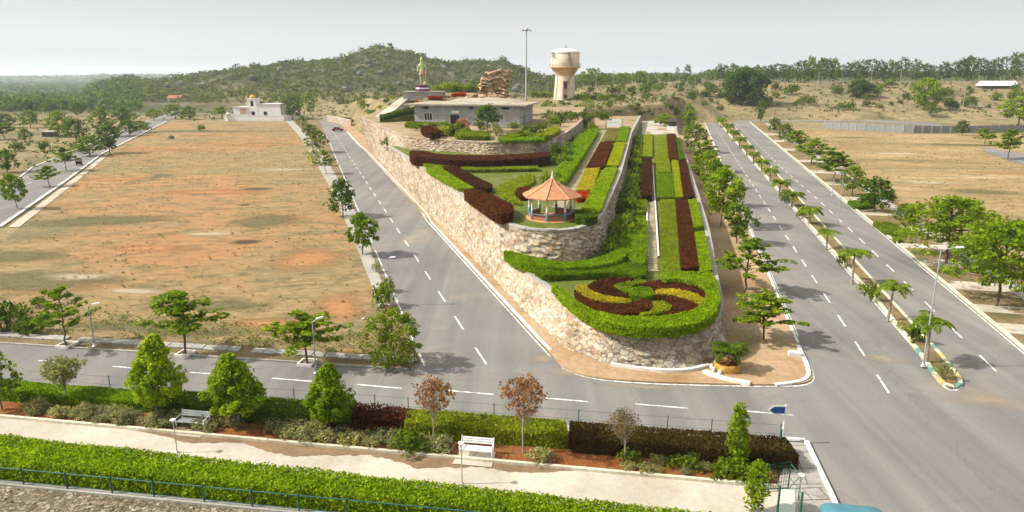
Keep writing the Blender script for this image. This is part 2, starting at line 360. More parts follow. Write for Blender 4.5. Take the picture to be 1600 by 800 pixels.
# ------------------------------------------------------------------ the lie of the land
RLL = lin((83.7, 312.0), (21.7, 50.2)); RLR = lin((89.9, 312.0), (29.2, 43.3))          # dual carriageway kerbs, X(Y)
RRL = lin((94.9, 312.0), (30.7, 45.4)); RRR = lin((103.6, 312.0), (38.3, 49.2))
LLL = lin((-83.7, 312.0), (-6.3, 46.0)); LLR = lin((-60.3, 258.5), (3.2, 46.8))         # road to the left of the garden
FTOP = liny((-39.3, 50.6), (-7.2, 45.6)); FLOW = liny((-32.1, 42.8), (16.3, 35.6))      # cross road in front, Y(X)
FENCE = liny((-25.7, 41.4), (14.8, 35.0)); KERB = liny((-30.8, 38.6), (11.6, 31.4))
HEDR = liny(tuple(G(0, 680, 1.1)[:2]), tuple(G(1000, 790, 1.1)[:2])); RAIL = liny(tuple(G(0, 756)[:2]), tuple(G(310, 786)[:2]))
zl = lambda y: 2.5 + (y - 58) / 140 * 2.2
zm = lambda y: 5.8 + (y - 70) / 140 * 1.2
zu = lambda y: 8.4 + (y - 130) / 130 * 2.6

HILL = [(150, 128), (200, 124), (250, 123), (290, 117), (340, 107), (400, 101), (450, 97), (500, 92), (540, 86), (565, 78), (590, 70),
        (605, 70), (625, 77), (660, 84), (700, 96), (735, 95), (760, 93), (785, 92), (805, 101), (830, 112), (860, 120), (900, 124), (980, 128)]
hx = np.array([p[0] for p in HILL], float); hy = np.array([p[1] for p in HILL], float)
def vnoise(x, y, sc, seed=0):
    x = np.asarray(x, float) / sc; y = np.asarray(y, float) / sc
    s = np.zeros_like(x); a = 1.0
    for k in range(4):
        f = 1.9 ** k; p = seed * 1.7 + k * 2.3
        s += a * (np.sin(x * f * 1.1 + 1.3 * np.sin(y * f * .7 + p) + p) * np.cos(y * f * 0.9 + 1.1 * np.sin(x * f * .8 + 2 * p))); a *= 0.55
    return s / 2.0
def H(X, Y, full=False):
    X = np.asarray(X, float); Y = np.asarray(Y, float)
    Ys = np.maximum(Y, 1.0); a = 800 + 1136 * X / Ys
    base = np.full_like(X, -0.06)
    # rise behind the cross road on the right
    wr = ss(1045, 1110, a) * (Y > 0)
    r = wr * (2.6 * ss(322, 336, Y) + 12.0 * ss(336, 450, Y) + 3 * ss(450, 800, Y)) * (1 + .06 * vnoise(X, Y, 25, 3) * ss(340, 370, Y))
    # garden mound
    xl = LLR(Y) + 4; xr = np.where(Y < 203, 14.5 + (Y - 168) * .16, 14.5 + 35 * .16 + (RLL(Y) - 9 - 20) * ss(203, 250, Y))
    wc = ss(0, 10, X - xl) * np.where(Y < 305, ss(0, 8, xr - X), 1.0) * (Y > 100) * (a < 1300)
    wc = np.where(Y > 305, wc * (1 - ss(1060, 1160, a)), wc)
    fall = 1 - ss(290, 470, Y) * (1 - ss(840, 920, a)) * 0.85
    mm = wc * (7.9 * ss(135, 165, Y) + 2.6 * ss(165, 260, Y) + 3.4 * ss(300, 450, Y) * ss(860, 1000, a)) * fall
    mm = mm + wc * ss(215, 240, Y) * .5 * vnoise(X, Y, 14, 5)
    rock = 14.3 * ss(170, 187, Y) * (1 - ss(228, 285, Y)) * ss(612, 665, a) * (1 - ss(795, 850, a)) * (Y > 100) + np.where(Y > 172, .35 * vnoise(X, Y, 5, 2), 0) * (Y < 240)
    rock = np.where((a > 612) & (a < 850) & (Y > 170) & (Y < 285), rock, 0)
    # hill
    yp = np.interp(a, hx, hy); v = (400 - yp) / FPX
    top = CAMZ + 720 * (v * CT - ST) / (CT + v * ST) - 3
    shape = ss(440, 735, Y) * (1 - 0.8 * ss(770, 1150, Y)) 
    side = ss(120, 190, a) * (1 - ss(930, 1010, a)) * (Y > 0)
    hill = np.maximum(top, 0) * shape * side
    hill = hill * (1 + 0.10 * vnoise(X, Y, 60, 1) * (1 - ss(560, 735, Y) * .75)) + 2.5 * vnoise(X, Y, 16, 4) * np.minimum(hill / 12, 1)
    # the valley on the left and the far plain
    left = (1 - ss(300, 420, a)) * (Y > 0)
    val = -7 * ss(360, 900, Y) * left + 5 * vnoise(X, Y, 300, 7) * ss(700, 1500, Y)
    far = -6 * ss(1000, 2500, Y) + 34 * ss(2000, 4200, Y) * np.maximum(0.25 + .9 * vnoise(X, Y, 900, 8), 0) * (Y > 0)
    z = np.maximum(np.maximum(r, mm), np.maximum(hill, rock))
    z = base + z + np.where(z < 0.5, val, 0) + far
    bio = np.clip(np.maximum(ss(2, 12, hill), left * ss(330, 420, Y)) + ss(470, 600, Y) * wr + ss(900, 1400, Y), 0, 1)
    if full: return z, bio
    return z
def GT(px, py, far=4000):                      # pixel -> point on the land
    lo = None
    ts = np.geomspace(25, far, 1500); u = (px - 800) / FPX; v = (400 - py) / FPX
    P = np.stack([u * ts, (CT + v * ST) * ts, CAMZ + (-ST + v * CT) * ts], 1)
    h = np.maximum(H(P[:, 0], P[:, 1]), -0.0001 - 0.06)
    k = np.argmax(P[:, 2] <= h)
    if P[k, 2] > h[k]: k = len(ts) - 1
    return np.array([P[k, 0], P[k, 1], max(float(h[k]), 0.0) if h[k] > -.1 else float(h[k])])

def terrain():
    ang = np.concatenate([np.linspace(-180, -62, 60, endpoint=False), np.linspace(-62, 62, 560, endpoint=False), np.linspace(62, 180, 60, endpoint=False)])
    rad = np.concatenate([[0.5], np.geomspace(14, 120, 30, endpoint=False), np.geomspace(120, 520, 110, endpoint=False), np.geomspace(520, 1000, 60, endpoint=False), np.geomspace(1000, 8800, 40)])
    A, Q = np.meshgrid(R(1) * ang, rad, indexing='ij'); X = Q * np.sin(A); Y = Q * np.cos(A)
    Z, B = H(X, Y, True); n, m = X.shape
    V = np.stack([X, Y, Z], -1).reshape(-1, 3)
    i = np.arange(n)[:, None]; j = np.arange(m - 1)[None]; i2 = (i + 1) % n
    F = np.stack([(i*m+j), (i*m+j+1), (i2*m+j+1), (i2*m+j)], -1).reshape(-1, 4)
    mat, nt, p = newmat('dry_scrubland')
    v = wpos(nt)
    c = ramp(nt, noise(nt, v, 0.05, 7, 0.65, 0.6), [(0.3, (0.11, 0.095, 0.04)), (0.45, (0.21, 0.165, 0.085)), (0.58, (0.30, 0.225, 0.125)), (0.7, (0.27, 0.15, 0.07))])
    g = ramp(nt, noise(nt, v, 0.28, 6, 0.7), [(0.46, (0, 0, 0)), (0.64, (.9, .9, .9))]); c = mixc(nt, g, c, (0.12, 0.112, 0.045))
    cg = ramp(nt, noise(nt, v, 0.03, 6, 0.65), [(0.35, (0.045, 0.058, 0.022)), (0.52, (0.075, 0.076, 0.034)), (0.66, (0.15, 0.118, 0.075))])
    at = N(nt, 'ShaderNodeAttribute', attribute_name='greenness'); c = mixc(nt, at.outputs['Fac'], c, cg)
    fz = noise(nt, v, 1.5, 5, 0.7); c = mixc(nt, 1.0, c, ramp(nt, fz, [(0.25, (0.7,) * 3), (0.75, (1.3,) * 3)]), 'MULTIPLY')
    nt.links.new(c, p.inputs['Base Color']); p.inputs['Roughness'].default_value = 0.95; p.inputs['Specular IOR Level'].default_value = 0.05
    bump(nt, p, fz, 0.8, 0.3)
    mb = MB(); mb.add(V, F, 0, True); o = mb.build('ground', mat)
    at = o.data.attributes.new('greenness', 'FLOAT', 'POINT'); at.data.foreach_set('value', B.reshape(-1).astype(np.float32))
    return tag(o, kind='structure')
terrain()

def sheet(name, poly, z, mat, thick=None, kind='structure', parent=None, seg=None):
    """flat polygon (list of xy or xyz); thick adds a rim going down"""
    P = [np.array([p[0], p[1], p[2] if len(p) > 2 else z], float) for p in poly]
    bm = bmesh.new(); vs_ = [bm.verts.new(p) for p in P]; f = bm.faces.new(vs_)
    f.normal_update()
    if f.normal.z < 0: f.normal_flip()
    if thick:
        r = bmesh.ops.extrude_face_region(bm, geom=[f]); nv = [e for e in r['geom'] if isinstance(e, bmesh.types.BMVert)]
        top = [e for e in r['geom'] if isinstance(e, bmesh.types.BMFace)][0]
        # extruded copy stays on top; the originals go down
        for v in vs_: v.co.z -= thick
    bmesh.ops.triangulate(bm, faces=[f for f in bm.faces if len(f.verts) > 4])
    bmesh.ops.recalc_face_normals(bm, faces=bm.faces[:])
    me = bpy.data.meshes.new(name); bm.to_mesh(me); bm.free()
    if not thick and len(me.polygons) and me.polygons[0].normal.z < 0: me.flip_normals()
    me.materials.append(mat); o = bpy.data.objects.new(name, me); C.objects.link(o)
    if parent: o.parent = parent
    if kind: o['kind'] = kind
    return o
def strip_pts(P, w):                           # band of width w along a polyline (centre line)
    P = np.asarray(P, float)[:, :2]; T = np.gradient(P, axis=0); T /= np.linalg.norm(T, axis=1)[:, None]
    Nn = np.stack([-T[:, 1], T[:, 0]], 1); return P + Nn * w / 2, P - Nn * w / 2
def band(mb, P, w, z0, z1, mat=0):             # kerb or line with a rectangular section
    A, B = strip_pts(P, w); n = len(A)
    if z1 - z0 < 0.02:
        V = np.concatenate([np.c_[A, np.full(n, z1)], np.c_[B, np.full(n, z1)]])
        return mb.add(V, [(i + n, i + n + 1, i + 1, i) for i in range(n - 1)], mat)
    V = np.concatenate([np.c_[A, np.full(n, z0)], np.c_[A, np.full(n, z1)], np.c_[B, np.full(n, z1)], np.c_[B, np.full(n, z0)]])
    F = []
    for i in range(n - 1):
        for k in range(3): F.append(((k+1)*n+i, (k+1)*n+i+1, k*n+i+1, k*n+i))
    F += [(3*n, 2*n, n, 0), (2*n-1, 3*n-1, 4*n-1, n-1)]
    return mb.add(V, F, mat)
def resample(P, step):
    P = np.asarray(P, float); d = np.r_[0, np.cumsum(np.linalg.norm(np.diff(P, axis=0), axis=1))]
    s = np.linspace(0, d[-1], max(2, int(d[-1] / step) + 1)); return np.stack([np.interp(s, d, P[:, i]) for i in range(P.shape[1])], 1)
def arcround(P, it=2):                         # Chaikin corner cutting on an open polyline
    P = np.asarray(P, float)
    for _ in range(it):
        Q = [P[0]]
        for a, b in zip(P[:-1], P[1:]): Q += [a * .75 + b * .25, a * .25 + b * .75]
        Q.append(P[-1]); P = np.array(Q)
    return P

# roads ------------------------------------------------------------------
cor = G(1265, 692)[:2]; cor2 = G(1300, 782)[:2]
sheet('front_road', [(-120, FLOW(-120)), (24, FLOW(24)), (24, FTOP(24) + 4), (-4, FTOP(-4) + 5), (-7.5, FTOP(-7.5)), (-120, FTOP(-120))], 0.000, MAT['asphalt'])
sheet('main_road', [tuple(cor), tuple(cor2), (10, 0), (60, 0), (RRR(30) + 6, 30), (RRR(49), 49), (RRR(318), 318), (RLL(318), 318), (RLL(52), 52), (RLL(45), 44.5), (16.4, 41)], 0.004, MAT['asphalt'])
sheet('side_road', [(LLL(44), 44), (LLR(44), 44), (LLR(46.8) , 46.8), (LLR(150) + .8, 150), (LLR(258), 258), (LLR(360), 360), (LLL(360) + 4, 360), (LLL(312), 312), (LLL(150) - .4, 150)], 0.008, MAT['asphalt'])
fl = [G(0, 355)[:2], G(100, 285)[:2], G(160, 240)[:2], G(260, 190)[:2]]; fr = [G(-60, 352)[:2], G(50, 262)[:2], G(108, 238)[:2], G(232, 189)[:2]]
sheet('far_road', [(-50, 50), tuple(fl[0]), tuple(fl[1]), tuple(fl[2]), tuple(fl[3]), (fl[3][0] - 30, 400), (fl[3][0] - 39, 400), tuple(fr[3]), tuple(fr[2]), tuple(fr[1]), tuple(fr[0]), (-62, 50)], 0.006, MAT['asphalt'])
sheet('back_road', [tuple(G(1046, 183.5)[:2]), tuple(G(1345, 183)[:2]), tuple(G(1345, 189.5)[:2]), tuple(G(1046, 190)[:2])], 0.0065, MAT['asphalt'])
sheet('back_lane', [tuple(G(1215, 183)[:2] + [0, 0]), tuple(G(1290, 182)[:2]), tuple(G(1470, 193)[:2]), tuple(G(1470, 197)[:2])], 0.0085, MAT['asphalt'])
sheet('right_lane', [tuple(G(1530, 229)[:2]), tuple(G(1640, 246)[:2]), tuple(G(1640, 272)[:2]), tuple(G(1545, 240)[:2])], 0.05, MAT['asphalt'])

# fields -----------------------------------------------------------------
walkR = [G(x, y)[:2] for x, y in [(446, 188), (470, 215), (497, 260), (520, 300), (553, 375), (583, 452), (592, 480)]]
sheet('dry_field', [tuple(fl[0] + [2.6, 0]), tuple(fl[1] + [1.8, 0]), tuple(fl[2] + [1.5, 0]), tuple(fl[3] + [1.5, 0]), tuple(G(447, 188)[:2])] + [tuple(p) for p in walkR[1:]]
      + [(-9.8, FTOP(-9.8) + 2.6), (-50, FTOP(-50) + 2.6)], -0.03, MAT['field'])
sheet('straw_field', [tuple(G(1225, 201)[:2]), tuple(G(1340, 204)[:2]), tuple(G(1430, 209)[:2]), tuple(G(1700, 212)[:2]), (150, 90), (70, 60), (RRR(60) + 7, 60), (RRR(180) + 10, 180)], -0.03, MAT['strawfield'])

def M_patch(name, lo, hi, op):
    m, nt, p = newmat(name); tc = N(nt, 'ShaderNodeTexCoord'); gr_ = N(nt, 'ShaderNodeTexGradient', gradient_type='QUADRATIC_SPHERE'); nt.links.new(tc.outputs['Object'], gr_.inputs[0])
    f = noise(nt, wpos(nt, (.7, 1.3, 1)), .35, 7, .72, .8); ml = N(nt, 'ShaderNodeMath', operation='MULTIPLY'); nt.links.new(gr_.outputs['Fac'], ml.inputs[0]); nt.links.new(f, ml.inputs[1])
    nt.links.new(ramp(nt, ml.outputs[0], [(.10, (0, 0, 0)), (.34, (op,) * 3)]), p.inputs['Alpha'])
    f2 = noise(nt, wpos(nt), 1.3, 6, .7); nt.links.new(ramp(nt, f2, [(.3, lo), (.7, hi)]), p.inputs['Base Color']); p.inputs['Roughness'].default_value = .95; p.inputs['Specular IOR Level'].default_value = .05; bump(nt, p, f2, .8, .2); return m
PT = {'o': M_patch('orange_soil', (.31, .15, .06), (.43, .235, .105), .85), 'g': M_patch('olive_grass', (.105, .098, .048), (.185, .165, .08), .8), 'd': M_patch('burnt_grass', (.045, .036, .025), (.12, .09, .055), .8), 'p': M_patch('pale_soil', (.38, .30, .19), (.52, .44, .31), .7)}
for q_, (k_, x, y, w_, h_, rz_) in enumerate([('o', 230, 234, 30, 9, -.1), ('o', 400, 226, 24, 9, .1), ('o', 330, 300, 20, 6, 0), ('o', 530, 480, 5, 9, .3), ('o', 480, 405, 9, 11, .3), ('o', 240, 388, 13, 4, -.1), ('o', 420, 505, 8, 3, 0), ('o', 180, 280, 14, 6, .2), ('g', 60, 440, 18, 8, 0), ('g', 330, 478, 11, 3, 0), ('g', 160, 345, 20, 8, .2), ('g', 420, 345, 11, 10, .2), ('g', 30, 400, 12, 6, 0), ('g', 250, 515, 16, 2.4, -.15), ('g', 300, 205, 40, 12, 0), ('d', 385, 378, 4.2, 3, .2), ('d', 402, 295, 6, 3.5, .2), ('d', 382, 320, 2.2, 2, 0), ('p', 120, 432, 8, 3, 0), ('p', 330, 365, 9, 3, 0), ('p', 440, 265, 14, 5, 0), ('p', 210, 455, 7, 2, -.1),
        ('g', 1500, 226, 26, 8, -.2), ('g', 1540, 300, 14, 6, -.3), ('p', 1400, 240, 18, 8, -.2), ('g', 1330, 215, 16, 6, 0), ('p', 1450, 285, 12, 5, -.3), ('o', 1560, 270, 14, 5, -.2)]):
    m = MB(); m.add([(-1, -1, 0), (1, -1, 0), (1, 1, 0), (-1, 1, 0)], [(0, 1, 2, 3)]); o = m.build('soil_patch', PT[k_], None, G(x, y, -.026 + .0004 * q_)); o.scale = (w_, h_, 1); o.rotation_euler.z = rz_; tag(o, kind='structure')

# kerbs, verges, islands ---------------------------------------------------
ISL = arcround([G(*p)[:2] for p in [(878, 574), (915, 590), (1000, 598), (1110, 601), (1215, 603), (1268, 600), (1270, 580), (1247, 540)]], 2)
isl_poly = [(LLR(300) + .3, 300), (LLR(150) + .6, 150), (LLR(105) + .3, 105), (LLR(50) + .25, 50)] + [tuple(p) for p in ISL] + [(RLL(110), 110), (RLL(310), 310)]
sheet('island_ground', isl_poly, 0.10, MAT['soil'], thick=0.16)
mb = MB()                                      # kerb stones round the island, gappy in front as in the photo
def seg(px): return [G(x, y, .1)[:2] for x, y in px]
band(mb, arcround(seg([(1247, 540), (1266, 582), (1258, 594), (1232, 599), (1212, 601)]), 2), 0.28, 0.0, 0.17)
band(mb, arcround(seg([(955, 571), (1000, 578), (1050, 582), (1082, 579), (1108, 572)]), 2), 0.30, 0.02, 0.30)
band(mb, arcround(seg([(1100, 581), (1115, 588), (1140, 595), (1172, 600)]), 2), 0.45, 0.02, 0.24)
band(mb, [(RLL(y) + .1, y) for y in np.linspace(50.5, 310, 60)], 0.22, 0.0, 0.16)
tag(mb.build('island_kerb', MAT['kerb_white']), kind='structure')
mb = MB(); band(mb, resample([(LLR(y) + .35 + (.5 if 100 < y < 200 else 0), y) for y in np.linspace(49, 255, 40)], 3), 0.2, 0.0, 0.15)
tag(mb.build('side_road_kerb', MAT['kerb_white']), kind='structure')

# median
tip = arcround([G(*p)[:2] for p in [(1440, 556), (1462, 590), (1478, 606), (1492, 609), (1503, 600), (1494, 585), (1462, 548)]], 2)
med = [(RLR(311), 311)] + [(RLR(y), y) for y in (200, 110, 60)] + [tuple(p) for p in tip] + [(RRL(y), y) for y in (60, 100, 200, 311)]
sheet('median_ground', med, 0.13, MAT['verge'], thick=0.2)
mb = MB(); Pm = resample(np.array(med), 0.9)
for i in range(len(Pm) - 1):
    near = Pm[i][1] < 52; mi = ([1, 0, 2, 0][i % 4]) if near else 0
    seg_ = np.array([Pm[i], Pm[i + 1] + (Pm[i + 1] - Pm[i]) * -.02]); A, B = strip_pts(seg_, 0.26); z0, z1 = 0.0, 0.19
    V = np.array([(*A[0], z0), (*A[1], z0), (*B[1], z0), (*B[0], z0), (*A[0], z1), (*A[1], z1), (*B[1], z1), (*B[0], z1)])
    mb.add(V, [(4,5,6,7), (0,1,5,4), (1,2,6,5), (2,3,7,6), (3,0,4,7)], mi)
tag(mb.build('median_kerb', [MAT['kerb_cream'], MAT['kerb_yellow'], MAT['kerb_green']]), kind='structure')

# verge right of the dual carriageway
sheet('right_verge', [(RRR(y), y) for y in (49, 105, 200, 311)] + [(RRR(311) + 9, 311), (RRR(200) + 8, 200), (RRR(105) + 8, 105), (RRR(49) + 8, 49), (46, 25), (RRR(25) + 1, 25)], 0.10, MAT['verge'], thick=0.16)
mb = MB(); band(mb, [(RRR(y) + .1, y) for y in np.linspace(30, 311, 60)], 0.24, 0, 0.17); tag(mb.build('verge_kerb', MAT['kerb_cream']), kind='structure')
mb = MB()
for y0, ln in [(52.5, 2.6), (57.8, 2.2), (64.5, 3.0), (73, 3.2), (81, 2.5), (90, 4), (101, 2.2), (113, 4), (130, 4), (146, 5), (165, 5), (190, 7), (215, 8), (240, 9)]:
    d = np.array([0.24, 0.97]); p0 = np.array([RRR(y0) + .25, y0]); q = np.array([.97, -.24])
    V = [(*(p0), .112), (*(p0 + q * 5.2), .112), (*(p0 + q * 5.2 + d * ln), .112), (*(p0 + d * ln), .112)]; mb.add(V, [(0, 1, 2, 3)])
tag(mb.build('verge_paving', MAT['path']), kind='structure')
sheet('right_footpath', [(RRR(y) + 5.4, y) for y in (40, 105, 200, 300)] + [(RRR(y) + 7.0, y) for y in (300, 200, 105, 40)], 0.118, MAT['concrete'])

# left of the side road: walkway slab and grass verge
sheet('side_walkway', [tuple(p) for p in walkR] + [tuple(p) for p in [G(604, 478)[:2], G(596, 440)[:2], G(574, 372)[:2], G(541, 300)[:2], G(513, 255)[:2], G(480, 210)[:2], G(455, 187)[:2]]], 0.05, MAT['concrete'], thick=0.1)
sheet('side_verge', [tuple(p) for p in [G(455, 187)[:2], G(480, 210)[:2], G(513, 255)[:2], G(541, 300)[:2], G(574, 372)[:2], G(596, 440)[:2], G(604, 478)[:2]]]
      + [(-10.5, FTOP(-10.5) + 1.2)] + [(LLL(y) - .1, y) for y in (47.3, 64, 90, 122, 200, 312)], 0.02, MAT['verge'])
# drain slabs and verge in front of the field
sheet('front_verge', [(-60, FTOP(-60)), (-7.0, FTOP(-7.0)), (-8.2, FTOP(-8.2) + 2.4), (-60, FTOP(-60) + 2.8)], 0.012, MAT['verge'])
mb = MB(); xs = np.arange(-45, -7.8, 0.95)
for x in xs:
    g = random.uniform(-.03, .03); d = 1.15
    if random.random() < .06: continue
    P = [(x, FTOP(x) + d + g), (x + .9, FTOP(x + .9) + d + g), (x + .9, FTOP(x + .9) + d + .85 + g), (x, FTOP(x) + d + .85 + g)]
    z0 = .012; z1 = .11 + random.uniform(0, .05)
    V = [(*p, z0) for p in P] + [(*p, z1) for p in P]
    mb.add(V, [(4,5,6,7), (0,1,5,4), (1,2,6,5), (2,3,7,6), (3,0,4,7)])
tag(mb.build('drain_slabs', MAT['concrete']), kind='structure')
mb = MB(); A = [(x, FTOP(x) + .05) for x in np.linspace(-60, -7.2, 40)]; band(mb, A, .18, 0, .10); tag(mb.build('front_kerb', MAT['concrete']), kind='structure')

# painted markings ---------------------------------------------------------
mb = MB(); zp = 0.0125
def dash(P): band(mb, P, 0.15, zp, zp)
for a, b in [((60, 563.5), (118, 568)), ((175, 572.5), (232, 577)), ((297, 582), (355, 586)), ((425, 591), (487, 596)), ((558, 601), (628, 607)), ((697, 610), (772, 616.5)), ((840, 621), (920, 628)), ((993, 631.5), (1075, 638)), ((1155, 641.5), (1240, 649)), ((-60, 553), (0, 558))]:
    dash([G(*a)[:2], G(*b)[:2]])
mid = lambda y: (RLL(y) + RLR(y)) / 2 + .1
for k in range(44): y = 41.9 + 6.2 * k; dash([(mid(y), y), (mid(y + 2.9), y + 2.9)])
rdash = lin((58.9, 152.3), (33.8, 46.0))
for k in range(44): y = 45.4 + 6.35 * k; x = lambda q: rdash(q) + .4 * math.sin(min(1, (q - 46) / 106) * math.pi) * (q < 152); dash([(x(y), y), (x(y + 2.9), y + 2.9)])
ldash = lin((-42.8, 184.1), (-2.3, 48.2))
for k in range(30): y = 46.6 + 7.1 * k; dash([(ldash(y), y), (ldash(y + 3.2), y + 3.2)])
fd = [np.array([-77.0, 92]), np.array([-110.0, 184])]
for k in range(16): a = fd[0] + (fd[1] - fd[0]) * k / 14; d = (fd[1] - fd[0]) / np.linalg.norm(fd[1] - fd[0]); dash([a, a + d * 3])
band(mb, [(LLR(y) - .05 + (.5 if 100 < y < 200 else 0), y) for y in np.linspace(48, 255, 30)], 0.14, zp, zp)
for y0, y1 in [(46.3, 48.6), (51, 53.5), (57, 63.5), (66, 72), (73, 80), (84, 92), (94, 118), (121, 160), (165, 240)]: band(mb, [(LLL(y) + .2, y) for y in np.linspace(y0, y1, 5)], 0.13, zp, zp)
band(mb, ISL + np.array([0, -.16]), 0.14, zp, zp)
band(mb, [(RLL(y) + .4, y) for y in np.linspace(52, 310, 40)], 0.1, zp, zp)
band(mb, [(RLR(y) - .32, y) for y in np.linspace(48, 310, 40)], 0.13, zp, zp)
band(mb, tip + (tip - tip.mean(0)) * .09, 0.13, zp, zp)
band(mb, [(RRR(y) - .3, y) for y in np.linspace(30, 310, 40)], 0.13, zp, zp)
band(mb, [p for p in [fl[0] + [-.4, 0], fl[1] + [-.4, 0], fl[2] + [-.4, 0], fl[3] + [-.4, 0]]], 0.16, zp, zp)
band(mb, [G(1160, 682)[:2], G(1215, 689)[:2], G(1256, 692)[:2]], 0.16, zp + .12, zp + .12); 
tag(mb.build('road_markings', MAT['paint']), kind='structure')
mb = MB(); band(mb, [fl[0] + [.1, 0], fl[1] + [.1, 0], fl[2] + [.1, 0], fl[3] + [.1, 0]], .3, 0, .14); band(mb, [fr[0], fr[1], fr[2], fr[3]], .3, 0, .14)
tag(mb.build('far_road_kerb', MAT['kerb_white']), kind='structure')
sheet('far_footpath', [tuple(fl[0] + [1.1, 0]), tuple(fl[1] + [.9, 0]), tuple(fl[2] + [.8, 0]), tuple(fl[2] + [2.0, 0]), tuple(fl[1] + [2.3, 0]), tuple(fl[0] + [2.6, 0])], 0.03, MAT['path'])

def M_dust():
    m, nt, p = newmat('road_dust'); tc = N(nt, 'ShaderNodeTexCoord'); gr_ = N(nt, 'ShaderNodeTexGradient', gradient_type='QUADRATIC_SPHERE'); nt.links.new(tc.outputs['Object'], gr_.inputs[0])
    f = noise(nt, wpos(nt), .9, 6, .65, .6); ml = N(nt, 'ShaderNodeMath', operation='MULTIPLY'); nt.links.new(gr_.outputs['Fac'], ml.inputs[0]); nt.links.new(f, ml.inputs[1])
    a_ = ramp(nt, ml.outputs[0], [(.06, (0, 0, 0)), (.42, (.6, .6, .6))]); nt.links.new(a_, p.inputs['Alpha']); nt.links.new(ramp(nt, noise(nt, wpos(nt), .5, 3), [(.35, (.31, .235, .155)), (.65, (.36, .29, .205))]), p.inputs['Base Color']); p.inputs['Roughness'].default_value = .95; return m
mdust = M_dust()
for x, y, w_, h_, rz_ in [(900, 583, 5.5, 1.5, R(-12)), (845, 560, 2.6, 2.2, R(40)), (1375, 560, 4.0, 1.6, R(-20)), (1540, 625, 5.0, 2.4, R(-10)), (660, 588, 3.0, .9, R(-9)), (1000, 604, 6, .7, R(-9))]:
    m = MB(); m.add([(-1, -1, 0), (1, -1, 0), (1, 1, 0), (-1, 1, 0)], [(0, 1, 2, 3)]); o = m.build('road_dust', mdust, None, G(x, y, .0165)); o.scale = (w_, h_, 1); o.rotation_euler.z = rz_; tag(o, kind='structure')
# park in front ------------------------------------------------------------
XE = 14.3
sheet('park_bed', [(-60, KERB(-60)), (XE - 1.0, KERB(XE - 1.0)), (XE + .3, FENCE(XE + .3)), (-60, FENCE(-60))], 0.03, MAT['redsoil'])
sheet('park_path', [(-60, HEDR(-60) - 2.2), (13.5, HEDR(13.5) - 2.2), (13.5, KERB(13.5)), (-60, KERB(-60))], 0.015, MAT['parkpath'])
sheet('fence_verge', [(-60, FENCE(-60)), (XE + .3, FENCE(XE + .3)), (XE + .9, FLOW(XE + .9)), (-60, FLOW(-60))], 0.06, MAT['path'], thick=0.1)
# damp earth washed across the path along its kerb
xs = np.linspace(-22, 3.2, 260); edge = [(x, KERB(x) - .12 - (0.75 + .42 * vnoise(np.array([x]), np.array([0.]), 1.4, 3)[0] + .3 * math.sin(x * .9) + .22 * vnoise(np.array([x]), np.array([3.]), .35, 5)[0]) * min(1, (x + 22) / 6, max(.05, (3.2 - x) / 3))) for x in xs]
sheet('damp_patch', [(x, KERB(x) - .1) for x in xs] + edge[::-1], 0.02, MAT['damp'])
mb = MB(); band(mb, [(x, KERB(x)) for x in np.linspace(-60, 13.2, 60)], .2, 0, .17); tag(mb.build('park_kerb', MAT['kerb_cream']), kind='structure')
sheet('rubble_ground', [(-60, RAIL(-60) - .1), (8, RAIL(8) - .1), (14, 10), (-60, 6)], -0.01, MAT['rubble'])
sheet('hedge_soil', [(-60, HEDR(-60) - .05), (13.4, HEDR(13.4) - .05), (13.4, RAIL(13.4)), (-60, RAIL(-60))], 0.02, MAT['redsoil'])
# paved corner by the gate
pc = [G(x, y, .12)[:2] for x, y in [(1222, 689), (1257, 692), (1300, 784), (1296, 830), (1215, 830), (1225, 780), (1213, 760), (1228, 720)]]
sheet('corner_pavement', [tuple(p) for p in pc], 0.12, MAT['concrete'], thick=0.16)
mb = MB()
for a, b in [((1243, 708), (1262, 756)), ((1240, 708), (1262, 707)), ((1228, 757), (1282, 756)), ((1235, 782), (1296, 780)), ((1232, 732), (1272, 731))]: band(mb, [G(*a, .125)[:2], G(*b, .125)[:2]], .05, .1245, .1245)
tag(mb.build('paving_joints', M_plain('joint', (0.09, 0.075, 0.06), .9)), kind='structure')
mb = MB(); band(mb, resample([G(1222, 688)[:2], G(1258, 691)[:2]], .5), .2, 0, .2); band(mb, resample([G(1259, 692)[:2], G(1303, 786)[:2], G(1320, 830)[:2]], .5), .24, 0, .2)
tag(mb.build('corner_kerb', MAT['kerb_white']), kind='structure')

